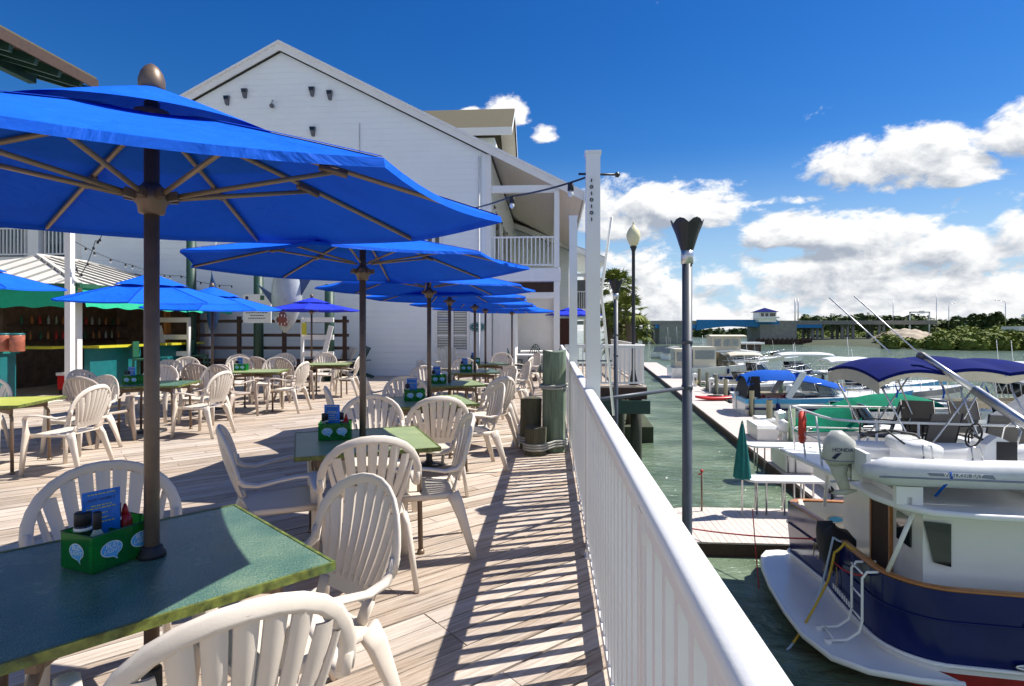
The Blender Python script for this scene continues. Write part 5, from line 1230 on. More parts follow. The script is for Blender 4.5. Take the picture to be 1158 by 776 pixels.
def fittings(b,st,Ln,seed):
    r=random.Random(seed)
    for k,tt in enumerate((.18,.55)):
        p=st(tt); g=MB(True); g.lathe([(.03,-.02),(.10,.05),(.11,.3),(.10,.5),(.03,.58)],10,(p[0],-p[1]-.10,p[2]-.75)); g.tube([(p[0],-p[1]-.10,p[2]-.18),(p[0],-p[1]-.02,p[2]+.04)],.01,5); g.part('fender',(white2_m,navy_m,black_m)[(seed+k)%3],b)
    for tt in (.06,.75):
        p=st(tt); g=MB(True); g.tube([(p[0]-.12,-p[1]+.10,p[2]+.09),(p[0]+.12,-p[1]+.10,p[2]+.09)],.018,6); g.box(p[0]-.05,p[0]+.05,-p[1]+.085,-p[1]+.115,p[2],p[2]+.09); g.part('cleat',steel_m,b)
    g=MB(True); x=st(.4)[0]; g.tube([(x,st(.4)[1]-.1,st(.4)[2]),(x-.25,st(.4)[1]-.1,st(.4)[2]+r.uniform(1.8,3.0))],.014,5); g.part('whip_antenna',white2_m,b)
    for tt,sx in ((.05,-1),(.9,1)):
        p=st(tt); g=MB(True); a=Vector((p[0],-p[1]+.1,p[2]+.08)); e=Vector((p[0]+sx*r.uniform(.6,1.1),-p[1]-r.uniform(.4,.8),.35))
        g.tube([a.lerp(e,q/6)+Vector((0,0,-.22*4*(q/6)*(1-q/6))) for q in range(7)],.016,5); g.part('dock_line',rope_m,b)
def boat(name,label,stern,rz=-.07,cat='boat',grp='motor boats moored in the marina'):
    return thing(name,label,cat,(stern[0],stern[1],WZ),rz,grp)

# blue topped cruiser
b=boat('cabin_cruiser','white cabin cruiser with bright blue canvas tops and blue stripe moored beyond the power pedestal',(9.9,31.8))
st=boathull(b,8.6,2.9,(1.15,1.6),white2_m,MT['light_blue_logo'],navy_m,(.03,.48))
m=MB(); m.box(.0,6.5,-1.463,-1.452,.62,.72); m.part('blue_band',navy_m,b)
def encl(par,x0,x1,w_,z0,z1,m_top,m_side,name='canvas_top'):
    g=MB(True)
    def fn(u,v):
        x=x0+(x1-x0)*u; a=pi*v; e=(1-.25*abs(2*u-1)**3); return (x,-w_/2*cos(a)*(1.0),z1-.55+(.55*(sin(a)**.55))*e)
    g.sheet(fn,10,16,.03); o=g.part(name,m_top,par); return o
g=MB(True)
def arch(u,v):
    x=.15+2.3*u; y=(v-.5)*2.5; z=2.15+.42*sin(min(1,u*1.5+.15)*pi/2)-.42*abs(2*v-1)**3-.05*u; return (x,y,z)
g.sheet(arch,12,18,.03); g.part('blue_canvas_top',bluec_m,b)
g=MB(); g.add([(.10,-1.25,1.15),(.10,1.25,1.15),(.35,1.1,2.25),(.35,-1.1,2.25)],[(0,1,2,3)]); g.add([(.1,-1.262,1.15),(.8,-1.262,1.15),(.75,-1.262,2.3),(.35,-1.2,2.3)],[(0,1,2,3)]); g.part('black_mesh_panel',blackc_m,b)
g=MB(True); g.sheet(lambda u,v:(2.3+2.6*u,(v-.5)*2.3,2.42-.55*u**1.6-.30*abs(2*v-1)**3),12,12,.03); g.part('forward_canvas',bluec_m,b)
g=MB(); g.add([(2.2,-1.22,1.3),(4.8,-1.10,1.45),(4.7,-1.05,1.75),(3.3,-1.1,2.05),(2.4,-1.15,2.15)],[(0,1,2,3,4)]); g.part('clear_side_curtain',vinyl_m,b)
windshield(b,3.6,5.0,2.3,1.35,1.95,.7); seats(b,[(1.6,-.5),(1.6,.5),(2.7,.6)],m=redp_m); bowrail(b,st,.5,.99)
g=MB(True); g.beam((2.1,-1.3,1.2),(2.9,-1.15,2.5),.30,.06,up=(0,1,0)); g.beam((2.1,1.3,1.2),(2.9,1.15,2.5),.30,.06,up=(0,1,0)); g.beam((2.9,-1.2,2.5),(2.9,1.2,2.5),.25,.06); g.part('radar_arch',white2_m,b)
# green covered runabout (nearest)
b=boat('covered_runabout','white runabout under a taut green canvas cover, nearest of the covered boats',(9.45,23.9))
st=boathull(b,6.4,2.35,(.85,1.15),white2_m,MT['fish_silver'],white2_m,(.06,.35)); 
g=MB(True); g.sheet(lambda u,v:(-.05+2.3*u,(v-.5)*2.36,.80+(1.22*u**.75)*(1-abs(2*v-1)**2.6)*.85+.15*u),14,14,.02); g.part('canvas_cover',greenc_m,b); windshield(b,2.0,3.3,2.0,1.05,1.75,.6); bowrail(b,st,.5,.98,.35)
outboard(b,(0,0,.1),1,white2_m)
b=boat('covered_runabout','white boat with a flatter green cover further back, behind the mesh chairs',(13.2,28.6)); st=boathull(b,6.0,2.3,(.95,1.25),white2_m,None,white2_m,(.06,.35))
g=MB(True); g.sheet(lambda u,v:(.1+4.6*u,(v-.5)*2.35*(1 if u<.5 else 1-.5*(u-.5)),1.05+.2*u+.55*(sin(u*pi)**.8)*(1-abs(2*v-1)**1.8)),20,14,.02); g.part('canvas_cover',greenc_m,b)
# white bimini runabout
p=D(865,430,50); b=boat('open_runabout','white runabout with a white sunshade top on thin poles, out beyond the blue topped cruiser',(p.x,p.y))
st=boathull(b,7.6,2.6,(1.0,1.35),white2_m,greyc_m,white2_m,(.04,.5)); windshield(b,2.0,3.9,2.1,1.15,1.9,.8); bimini(b,1.0,5.2,2.2,2.75,white2_m,1.1,.12,.15); bowrail(b,st,.52,.99,.4); seats(b,[(1.3,-.5),(1.3,.5)])
outboard(b,(0,0,.3),1.2,white2_m)
# flybridge cruiser with cream enclosure
p=D(775,425,60); b=boat('flybridge_cruiser','large cream flybridge cruiser with a canvas enclosure on its bridge, under the bridge span',(p.x+.3,p.y),-.05)
st=boathull(b,9.5,3.6,(1.3,2.0),white2_m,cream_m,navy_m,(.04,.22))
g=MB(); g.prism([(1.8,-1.5),(6.6,-1.2),(7.0,0),(6.6,1.2),(1.8,1.5)],1.3,2.35); g.part('cabin',white2_m,b)
g=MB(); g.prism([(2.2,-1.513),(6.5,-1.225),(7.1,0),(6.5,1.225),(2.2,1.513)],1.65,2.15); g.part('cabin_window',glass_m,b)
g=MB(True); g.sheet(lambda u,v:(1.3+5.6*u,(v-.5)*3.1*(1-.35*u*u),2.42+.25*sin(u*pi)-.05*abs(2*v-1)),10,8,.14); g.part('flybridge_deck',white2_m,b)
g=MB(); g.prism([(2.1,-1.3),(4.9,-1.15),(5.2,0),(4.9,1.15),(2.1,1.3)],2.55,3.95); g.part('canvas_enclosure',creamc_m,b)
for y in (-1.31,): 
    for x in (2.3,3.2,4.0): g=MB(); g.box(x,x+.65,y-.012,y-.004,3.0,3.7); g.part('clear_panel',vinyl_m,b)
g=MB(True); g.sheet(lambda u,v:(1.9+3.5*u,(v-.5)*2.8,4.12-.12*abs(2*v-1)**2),8,8,.08); g.part('canvas_roof',creamc_m,b); bowrail(b,st,.55,.99,.6)
# sedan cruiser with brown canvas
p=D(752,431,54); b=boat('sedan_cruiser','older white cruiser with beige canvas boxes, left of the large torch post',(p.x+.4,p.y),-.05)
st=boathull(b,8.8,3.3,(1.2,1.8),white2_m,None,navy_m,(.04,.40))
for x0,x1,h,mm_ in ((.3,1.7,2.9,creamc_m),(1.9,3.9,3.1,cream_m)): g=MB(); g.prism([(x0,-1.35),(x1,-1.3),(x1,1.3),(x0,1.35)],1.2,h); g.part('canvas_enclosure',mm_,b); g=MB(); g.box(x0+.15,x1-.15,-1.372,-1.36,h-1.1,h-.3); g.box(x0-.022,x0-.01,-1.1,1.1,h-1.1,h-.3); g.part('clear_panel',vinyl_m,b)
g=MB(); g.add([(4.0,-1.35,1.45),(5.9,-1.0,1.5),(5.9,1.0,1.5),(4.0,1.35,1.45),(4.2,-1.15,2.6),(4.2,1.15,2.6)],[(0,1,4),(1,2,5,4),(2,3,5),(0,4,5,3)]); g.part('brown_canvas',shingle_m,b); bowrail(b,st,.5,.99,.5)
# grey speedboat
p=D(801,441,41.5); b=boat('grey_speedboat','grey speedboat with a swept windscreen behind the pilings',(p.x,p.y)); st=boathull(b,7.4,2.5,(.85,1.25),greyc_m,white2_m,navy_m,(.05,.5)); windshield(b,2.0,4.0,2.1,1.05,1.65,.9); seats(b,[(1.4,-.5),(1.4,.5)],m=white2_m); bowrail(b,st,.55,.99,.3)
p=D(826,447,37.5); b=boat('white_skiff','low open white skiff behind the red kayak',(p.x,p.y)); st=boathull(b,5.0,1.9,(.6,.8),white2_m,None,navy_m,(.05,.7)); outboard(b,(0,0,0),.9)
for i,(px,py,Z,l,L_) in enumerate(((828,414,75,'far white open boat on the left of the two small ones',8),(858,410,82,'far small white boat with an outboard near the channel',6))):
    p=D(px,py,Z); b=boat('far_boat',l,(p.x,p.y)); st=boathull(b,L_,2.4,(.8,1.2),white2_m,None,navy_m,(.05,.5)); outboard(b,(0,0,.2),1); windshield(b,1.8,3,1.6,1.0,1.6,.3)
# houseboat
p=D(813,398,78); b=boat('houseboat','boxy dark windowed houseboat with a flat white roof behind the flybridge cruiser',(p.x+.5,p.y),0); st=boathull(b,5.5,2.6,(.8,1.0),white2_m,None,navy_m,(.05,.2)); g=MB(); g.box(.6,4.6,-1.1,1.1,.9,2.7); g.part('cabin',brown_m,b); g=MB(); g.box(.1,5.0,-1.3,1.3,2.702,2.95); g.part('roof',white2_m,b)
for x in (.9,2.2,3.5): g=MB(); g.box(x,x+.8,-1.13,-1.103,1.5,2.4); g.part('window',glass_m,b)
# sailing dinghy clutter left: small mast boats under bridge
for i,(px,Z,l) in enumerate(((738,95,'grey sailboat hull with a bare mast, leftmost under the bridge'),(752,88,'small tilted white boat with folded canopy under the bridge'))):
    p=D(px,392,Z); b=boat('small_sailboat',l,(p.x,p.y),-.4+i,grp='small sail boats near the bridge'); st=boathull(b,5.5,2.0,(.8,1.0),white2_m,None,navy_m,(.1,.5)); g=MB(True); g.tube([(2.6,0,.9),(2.4,0,5.0)],.05); g.tube([(2.5,0,1.7),(.4,0,1.9)],.05); g.part('mast',greyc_m,b); g=MB(); g.add([(.3,-.8,1.0),(2.6,-.9,1.0),(2.4,-.6,2.1),(.5,-.6,1.8),(.3,.8,1.0),(2.6,.9,1.0),(2.4,.6,2.1),(.5,.6,1.8)],[(0,1,2,3),(4,5,6,7),(3,2,6,7),(0,3,7,4)]); g.part('cover',greyc_m,b)
# larger boats at right behind the sun deck
b=boat('covered_trawler','boat at the right edge under steep grey striped canvas',(11.8,17.0),-.08)
st=boathull(b,9,3.4,(1.5,2.1),white2_m,None,navy_m,(.04,.3))
g=MB(True)
def slope(u,v): return (.3+2.8*u, (v-.5)*3.1, 1.5+1.95*u+.02*sin(v*40))
g.sheet(slope,8,40,.03); g.part('canvas_slope',greyc_m,b); g=MB(); g.prism([(3.1,-1.5),(7.5,-1.3),(7.5,1.3),(3.1,1.5)],1.6,3.3); g.part('cabin',white2_m,b)
g=MB(); g.prism([(3.3,-1.52),(7.3,-1.33),(7.3,1.33),(3.3,1.52)],2.3,2.95); g.part('cabin_window',glass_m,b); bowrail(b,st,.8,.99)
b=boat('white_runabout','long white boat with grey interior far right beyond the navy sunshade',(17.5,27.0)); st=boathull(b,9,3.0,(1.3,1.8),white2_m,None,navy_m,(.04,.45)); windshield(b,3.3,5,2.3,1.6,2.3,.6); bimini(b,.8,3.6,2.6,3.3,white2_m,1.4,.12); seats(b,[(1.5,0)]); bowrail(b,st,.55,.99)
b=boat('white_runabout','white sport boat moored right of the flatter green cover',(15.8,22.2)); st=boathull(b,8,2.8,(1.2,1.7),white2_m,MT['light_blue_logo'],navy_m,(.04,.45)); windshield(b,2.6,4.4,2.1,1.45,2.2,.6); seats(b,[(1.5,-.5),(1.5,.5)],m=bluec_m); bowrail(b,st,.55,.99); bimini(b,.6,2.6,2.4,3.0,greyc_m,1.3,.08)
b=boat('white_runabout','white boat with small cabin across the water behind the navy sunshade',(13.6,33.5)); st=boathull(b,8.5,2.8,(1.2,1.7),white2_m,greyc_m,navy_m,(.04,.4)); windshield(b,3.0,4.8,2.2,1.5,2.2,.6); bowrail(b,st,.55,.99); outboard(b,(0,0,.4),1.2,white2_m); seats(b,[(1.4,0)])

for (x_,y_,L_,c_,l_,top_) in ((12.6,20.2,7,None,'white boat tucked behind the boat deck chairs',0),(19.5,30.5,8.5,greyc_m,'grey sided boat far right behind the navy sunshade',1),(16.5,38.5,8,MT['light_blue_logo'],'blue striped white boat in the farther row to the right',1),(21.5,24.0,9,None,'white boat with a tall canvas top at the far right edge',1),(12.8,46.5,7,navy_m,'navy striped small cruiser in the far row near the channel',1)):
    b=boat('moored_boat',l_,(x_,y_)); st=boathull(b,L_,2.7,(1.1,1.6),white2_m,c_,navy_m,(.04,.45)); windshield(b,L_*.36,L_*.58,2.1,1.4,2.05,.6); bowrail(b,st,.52,.99); seats(b,[(1.4,-.5),(1.5,.5)])
    if top_: bimini(b,.8,L_*.45,2.3,2.95,(creamc_m,white2_m,navyc_m)[int(x_)%3],1.3,.1)
# ================================================================ trawler
TR=thing('trawler_yacht','navy and white trawler yacht with varnished rails, swim platform and boat deck','boat',(4.62,9.82,WZ),-.110)
B2=1.98; CR=.75; LN=12
def plan(off=0,x0=0.0,far=11.5):
    """outline from bow starboard(-y) side round the stern to the port side; off = inset"""
    b=B2-off; r=CR-off*.5; pts=[]
    xs=[far,far-1,far-2.2,far-3.6,far-5.2,far-7]
    def hb(x): t=max(0,(x-5)/(far-5)); return b*(1-t**2.2)
    side=[(x,-hb(x)) for x in xs]+[(3,-b),(1.6,-b*.995)]
    pts=side+[(x0+off+r*(1-sin(q)),-b+r*(1-cos(q))) for q in [i*pi/16 for i in range(0,9)]]
    pts=side+[(x0+off+r-r*sin(q), -b*.985+r-r*cos(q)) for q in [i*pi/20 for i in range(0,11)]]
    mid=[(x0+off-.05,-.6),(x0+off-.07,0),(x0+off-.05,.6)]
    rp=.25; port=side+[(x0+off+rp-rp*sin(q), -b*.985+rp-rp*cos(q)) for q in [i*pi/20 for i in range(0,11)]]
    return pts+mid+[(x-.26*max(0,1-x),-y*1.045) for x,y in port[::-1]]
def band(name,m,levels,par,cap=False):
    h=MB(True); vs=[]; n=None
    for z,o in levels:
        P=plan(o); n=len(P); vs+=[(x,y,z+(.35*max(0,(x-4)/7.5)**2 if z>.5 else 0)) for x,y in P]
    k=len(levels); h.add(vs,[(i*n+j,(i+1)*n+j,(i+1)*n+j+1,i*n+j+1) for i in range(k-1) for j in range(n-1)])
    return h.part(name,m,par)
band('bottom',red_m,[(-.8,.35),(-.1,.10),(.31,.035)],TR)
band('waterline_stripe',white2_m,[(.31,.033),(.40,.030)],TR)
hull=band('hull',navy_m,[(.40,.032),(.52,.025),(.9,.0),(1.36,.0)],TR)
band('inner_bulwark',white2_m,[(1.36,.12),(.62,.14)],TR)
# teak cap rail
P=[(x,y,1.375+(.35*max(0,(x-4)/7.5)**2)) for x,y in plan(.06)]
c=MB(); n=len(P)
c=MB(True); c.sweep(P,(.062,.020),8,pw=.5); c.part('cap_rail',teak_m,TR)
c=MB(); Q=plan(.14); c.prism([(x,y) for x,y in Q[::-1]],.55,.60); c.part('cockpit_sole',cream_m,TR)
rb=MB(True); rb.sweep([(x,y,.41) for x,y in plan(.01)],(.03,.028),8); rb.part('rub_strake',white2_m,TR)
rb=MB(True); rb.sweep([(x,y,.98+.3*max(0,(x-4)/7.5)**2) for x,y in plan(-.012)],(.012,.012),6); rb.part('planking_line',navy_m,TR)
# swim platform, curved outer edge
pp=[(-.02,-1.95)]+[(-.15-.80*(1-abs(i/9-1)**3.2 if True else 0),-2.02+.2247*i*2) for i in range(1,9)]
pp=[(.75,-2.12),(.25,-2.10),(-.30,-2.0),(-.66,-1.75),(-.86,-1.2),(-.92,-.5),(-.92,.4),(-.86,1.2),(-.74,1.75),(-.60,2.02),(-.35,2.10),(0.0,2.06),(.3,1.9),(.1,1.3),(.0,.6),(.0,-.6),(.1,-1.2),(.45,-1.75)]
c=MB(); c.prism(pp[::-1],.25,.31); c.part('swim_platform',white2_m,TR)
c=MB(True); c.sweep([(x,y,.28) for x,y in pp[:13]],(.03,.045),8,pw=.7); c.part('platform_edge',greyc_m if False else white2_m,TR)
# hull fittings
def starboard(x,z,w_,h_,m_,name,in_=.0):
    c=MB(True); pts=[(x+w_*cos(a),-B2-.012,z+h_*sin(a)) for a in [2*pi*i/20 for i in range(20)]]; c.sweep(pts,(.018,.012),6,up=(0,1,0),closed=True); o=c.part(name,steel_m,TR)
    c=MB(); c.add([(px_,-B2-.006,pz) for px_,_,pz in pts],[tuple(range(20))]); c.part('port_glass',m_,o)
starboard(1.62,1.0,.13,.05,white2_m,'hull_port'); starboard(1.55,.50,.16,.028,steel_m,'vent_slot'); starboard(3.3,.95,.16,.07,glass_m,'hull_port'); starboard(2.7,.48,.12,.03,steel_m,'vent_slot')
# inner bulwark emblem plate (far side)
c=MB(); c.prism([(.17*cos(a),.085*sin(a)) for a in [2*pi*i/20 for i in range(20)]],0,.012,M=Matrix.Translation((.62,B2-.17,1.08))@Matrix.Rotation(pi/2,4,'X')); em=c.part('fairlead_plate',alu_m,TR)
c=MB(); c.prism([(.12*cos(a)-.02,.05*sin(a)) for a in [2*pi*i/20 for i in range(20)]],0,.01,M=Matrix.Translation((.62,B2-.185,1.08))@Matrix.Rotation(pi/2,4,'X')); c.part('blue_center',lblue_m,em)
# lowered transom centre seen as white cap curve
c=MB(True); c.sweep([(-.02,1.9,1.38),(-.03,1.55,1.25),(-.05,1.25,1.08),(-.06,1.0,.98)],(.05,.03),8); c.part('transom_trim',soffit_m,TR)
# lettering on the transom
text('Sea Star',.34,gold_m,TR,(-.115,.55,.95),(pi/2,0,-pi/2),'boat_name',ext=.002,shear=.35) if False else None
sc=MB(True)
for k in range(7):
    y=1.45-k*.27; h_=.13 if k%2 else .20; sc.tube([(-.085,y+.10*cos(a)*(1 if a<pi else .7),.95-k*.03+h_*sin(a)) for a in [i*2*pi/12*.85 for i in range(12)]],.009,5)
sc.part('gold_script',gold_m,TR)
sc=MB()
for k in range(9): sc.box(-.094,-.086,-.15-k*.09,-.10-k*.09,.55,.63)
sc.part('small_lettering',whiteink_m,TR)
# cabin
cz0,cz1=.60,2.30
cab=[(.60,-1.42),(7.4,-1.30),(8.6,-.6),(8.8,0),(8.6,.6),(7.4,1.30),(.60,1.42)]
c=MB(); c.prism(cab,cz0,cz1); cb=c.part('cabin',white2_m,TR)
c=MB(); c.box(.565,.595,-.50,.12,cz0+.15,cz1-.12); dr=c.part('cabin_door',brown_m,TR); c=MB(); c.box(.55,.595,.121,.17,cz0+.1,cz1-.06); c.box(.55,.595,-.55,-.501,cz0+.1,cz1-.06); c.part('door_frame',teak_m,dr)
c=MB(); c.box(.57,.596,-1.12,-.72,1.62,2.02); c.part('aft_window',glass_m,TR)
for x0,x1 in ((.72,.93),(3.6,4.6),(4.9,5.9)):
    c=MB(); P=[(x0,1.55),(x1,1.50),(x1,2.08),(x0-.12,2.10)]; c.prism(P,0,.02,M=Matrix.Translation((0,-1.395-.012*(8-x0)/2,0))@Matrix.Rotation(pi/2,4,'X')); wn=c.part('cabin_window',glass_m,TR)
# boat deck
RD=[(8.2,-1.2),(6,-1.85),(2.5,-2.0),(1.0,-2.0),(.50,-1.93),(.20,-1.70),(.05,-1.3),(.02,-.6),(-.14,.6),(-.30,1.5),(-.36,1.86),(-.2,2.02),(2.5,2.02),(6,1.85),(8.2,1.2)]
c=MB(); c.prism(RD,2.32,2.385); rd=c.part('boat_deck',white2_m,TR); c=MB(True); c.sweep([(x,y,2.352) for x,y in RD],(.035,.045),10,closed=True); c.part('deck_edge',white2_m,rd)
for s in (-1,1):
    c=MB(True); c.tube([(.13 if s<0 else .3,s*1.50,1.40),(.42,s*1.62,2.33)],.03,10); c.part('deck_support',white2_m,TR)
# cockpit ladder to the boat deck and boarding ladder on the platform
c=MB(True)
for y in (.42,.78): c.tube([(.62,y,.60),(.62,y,2.32),(.62,y,2.9)],.018,8)
for z in (.9,1.2,1.5,1.8,2.1): c.tube([(.62,.42,z),(.62,.78,z)],.015,8)
c.part('cockpit_ladder',white2_m,TR)
ring=MB(True); ring.tube([(.86,.32+.16*cos(a),1.25+.16*sin(a)) for a in [2*pi*i/16 for i in range(16)]],.03,6,closed=True); ring.part('coiled_hose',dark_m,TR)
c=MB(True)
for y in (-1.05,-1.42):
    c.tube([(.16,y,1.36),(-.10,y,1.34),(-.16,y,1.25),(-.16,y,.66),(-.20,y,.50),(-.35,y,.38),(-.60,y,.345)],.018,8)
    c.lathe([(.05,.31),(.05,.355)],8,(-.60,y,0))
for z in (1.32,.98,.66): c.tube([(-.16,-1.05,z),(-.16,-1.42,z)],.015,8)
c.tube([(-.52,-1.05,.36),(-.52,-1.42,.36)],.015,8); c.part('boarding_ladder',white2_m,TR)
# railing around the boat deck: aft edge then forward between dinghy and sun deck
c=MB(True); z0=2.385; z1=3.22
line=[(2.6,1.93),(.0,1.95),(-.18,1.80),(-.08,.6),(.0,.22),(.35,.02),(2.0,.0),(4.5,0)]
c.tube([(x,y,z1) for x,y in line],.022,8); c.tube([(x,y,z0+.42) for x,y in line],.013,6)
for x,y in ((2.6,1.93),(1.4,1.93),(-.1,1.9),(-.12,1.2),(-.06,.5),(.6,.02),(1.2,0),(2.0,0),(2.9,0),(3.7,0),(4.5,0)): c.tube([(x-.10*(x<.4),y,z1),(x,y,z0)],.018,6)
c.part('deck_railing',white2_m,TR)
c=MB(); c.box(.6,4.4,-.004,.004,z0+.05,z0+.40); c.part('mesh_screen',meshc_m,TR)
# dark low console behind rail
# bimini with cream underside
def lp(x,y,z): return TR.matrix_basis@Vector((x,y,z)) if False else None
bz=4.13
g=MB(True)
def bt(u,v):
    x=.52+2.72*u; y=-.25+2.25*v; e=abs(2*v-1); eu=abs(2*u-1)
    return (x,y,bz+.06-.13*e**2.0-.13*eu**3+.06*abs(sin(u*pi*3)))
g.sheet(bt,36,14,.05); bm_=g.part('bimini_top',navyc_m,TR)
g=MB(True)
def bs(u,v):
    x,y,z=bt(u,0); return (x,y+.01+.04*v,z-.05-.11*v*(1-.4*sin(u*9)))
g.grid(bs,24,3); 
def bs2(u,v):
    x,y,z=bt(0,u); return (x+.01,y,z-.05-.20*v)
g.grid(bs2,14,3)
g.grid(lambda u,v:(lambda q:(q[0],q[1],q[2]-.075))(bt(.02+.96*u,.02+.96*v)),20,10); g.part('rolled_curtain',creamc_m,bm_)
g=MB(True)
for x in (.75,1.4,2.0,2.6,3.1): g.sweep([(x,-.262,bz-.28),(x+.03,-.275,bz-.38),(x+.02,-.262,bz-.48)],(.03,.008),6)
g.part('blue_straps',bluec_m,bm_)
g=MB(True)
for a,b in ((.60,1.3),(1.7,2.2),(3.2,2.5),(1.9,1.0),(2.4,3.1)):
    for y in (-.15,1.9): g.tube([(a,y,bz-.32),(b,y*.97+.02,z0+.02)],.016,6)
for u in (.03,.35,.65,.97): g.tube([(lambda q:(q[0],q[1],q[2]-.065))(bt(u,k/8)) for k in range(9)],.014,6)
g.part('bimini_frame',steel_m,TR)
# crane boom
g=MB(True); p0=Vector((1.35,.35,4.05)); 
M_inv=(Matrix.Translation((4.62,9.82,WZ))@Matrix.Rotation(-.110,4,'Z')).inverted()
a=M_inv@D(1043,402,9.3); b_=M_inv@D(1158,478,7.9); e_=b_+(b_-a)*.55
mid=a.lerp(b_,.55)
g=MB(True); g.sweep([a,mid],(.035,.045),10,pw=.6); bo=g.part('crane_boom',alu_m,TR)
g=MB(True); g.sweep([mid,e_],(.055,.065),10,pw=.6); g.part('outer_boom',alu_m,bo); g=MB(True); g.tube([(e_.x,e_.y,2.385),e_],.10,12); g.part('crane_post',white2_m,bo)
g=MB(True); g.sweep([a-Vector((.06,0,-.02)),a+Vector((.08,0,-.04))],(.06,.06),8); g.part('boom_head',floodl_m,bo)
# cleats on roof, outriggers
g=MB(True)
for (u,v) in (((938,337),(1008,400)),((966,335),(1044,404))): g.tube([M_inv@D(*u,12.5),M_inv@D(*v,11.2)],.014,5)
g.part('outrigger_poles',alu_m,TR)

def onboat(x,y,z=0): return (Matrix.Translation((4.62,9.82,WZ))@Matrix.Rotation(-.110,4,'Z'))@Vector((x,y,z))
TRZ=-.110
# mesh chairs on the boat deck
def sling(loc,rz,label):
    t=thing('sling_chair',label,'chair',loc,rz,'grey mesh patio chairs on the boat deck')
    g=MB(True); g.sheet(lambda u,v:((u-.5)*.5,-.22-.16*v,.42+.56*v),4,6,.012); g.part('backrest',meshc_m,t)
    g=MB(True); g.sheet(lambda u,v:((u-.5)*.5,-.24+.48*v,.42-.03*sin(v*pi)),4,4,.012); g.part('seat',meshc_m,t)
    for s in (-1,1):
        g=MB(True); g.tube([(s*.265,-.385,.99),(s*.265,-.22,.42),(s*.265,.24,.40)],.014,6); g.part('side_frame',black_m,t)
        g=MB(True); g.tube([(s*.28,-.28,.64),(s*.29,.12,.65),(s*.29,.24,.55),(s*.28,.26,.0)],.014,6); g.part('armrest',black_m,t)
        g=MB(True); g.tube([(s*.27,-.22,.42),(s*.28,-.32,0)],.014,6); g.part('leg',black_m,t)
for x,y,r,l in ((1.15,1.45,1.2,'grey mesh patio chair leftmost under the navy sunshade'),(1.55,.45,.25,'dark mesh chair in the middle of the boat deck, nearest the railing'),(2.0,1.55,3.0,'grey mesh chair facing us behind the deck table'),(2.55,.45,-.1,'dark mesh chair right of the middle one near the railing'),(2.9,1.6,3.3,'grey mesh chair behind the right part of the deck table'),(3.3,.7,1.6,'mesh chair at the right end of the deck table')):
    sling(onboat(x,y,2.385),r+TRZ,l)
t=thing('deck_table','glass topped patio table among the mesh chairs on the boat deck','table',onboat(2.2,1.02,2.385),TRZ); g=MB(); g.box(-.75,.75,-.38,.38,.70,.72); g.part('tabletop',glass_m,t)
for sx in (-1,1):
    for sy in (-1,1): g=MB(True); g.tube([(sx*.6,sy*.3,.7),(sx*.65,sy*.33,0)],.016,6); g.part('leg',black_m,t)
# life ring
q=onboat(-.16,1.25,2.92); g=MB(True); g.tube([(.23*cos(a)*.35,.23*cos(a)*.94,.26*sin(a)) for a in [2*pi*i/20 for i in range(20)]],.055,8,closed=True); t=thing('life_ring','red horseshoe life buoy hanging on the boat deck railing above the outboard','life buoy',q,TRZ); g.part('ring',lifer_m,t)
g=MB(True)
for a in (.4,1.9,3.5,5.2): g.tube([(.23*cos(a)*.35+.062*cos(b),.23*cos(a)*.94,.26*sin(a)+.062*sin(b)) for b in [2*pi*i/8 for i in range(8)]],.012,5,closed=True)
g.part('reflective_band',white2_m,t)
# dinghy
DG=thing('inflatable_dinghy','light grey inflatable dinghy with steering console strapped on the trawler roof','dinghy',onboat(-.12,-1.08,2.63),TRZ)
hw=.60; tr=.185
path=[(.0,-hw,tr),(.15,-hw,tr),(1.2,-hw,tr),(2.2,-hw*.98,tr+.02),(2.8,-hw*.75,tr+.08),(3.15,-hw*.35,tr+.13),(3.25,0,tr+.15),(3.15,hw*.35,tr+.13),(2.8,hw*.75,tr+.08),(2.2,hw*.98,tr+.02),(1.2,hw,tr),(.15,hw,tr),(0,hw,tr)]
g=MB(True); rr=[tr*.45,tr]+[tr]*9+[tr,tr*.45]; path2=[(-.12,-hw,tr)]+path[1:-1]+[(-.12,hw,tr)]; g.sweep(path2,[(a,a) for a in rr],16,up=(0,0,1)); g.part('inflated_tube',pvc_m,DG)
for s in (-1,1):
    g=MB(True); g.sweep([(x,s*(abs(y)+tr*.985) if i<4 else y,z) for i,(x,y,z) in enumerate([(0,hw,tr*.8),(.8,hw,tr*.8),(1.6,hw,tr*.8),(2.2,hw*.98,tr*.85)])],(.010,.012),6); g.part('rub_strip',pvcd_m,DG)
g=MB(); g.prism([(.0,-.06),(.75,-.06),(.70,0.02),(-.06,.02)],0,.006,M=Matrix.Translation((.62,-hw-tr*.965,tr*1.12))@Matrix.Rotation(pi/2+.12,4,'X')); pn=g.part('name_panel',pvcd_m,DG)
text('WALKER BAY',.075,whiteink_m,pn,(.98,-hw-tr*.98-.010,tr*1.10),(pi/2+.12-.0,0,0),ext=.001)
g=MB(); g.box(.1,2.7,-.42,.42,.10,.13); g.part('floor',white2_m,DG)
g=MB(); g.box(-.02,.04,-.42,.42,.05,.37); g.part('transom',white2_m,DG)
g=MB(); g.prism([(1.5,.13),(2.0,.13),(1.93,.52),(1.72,.62),(1.58,.5)],-.18,.18,M=Matrix.Rotation(pi/2,4,'X')); co=g.part('console',white2_m,DG)
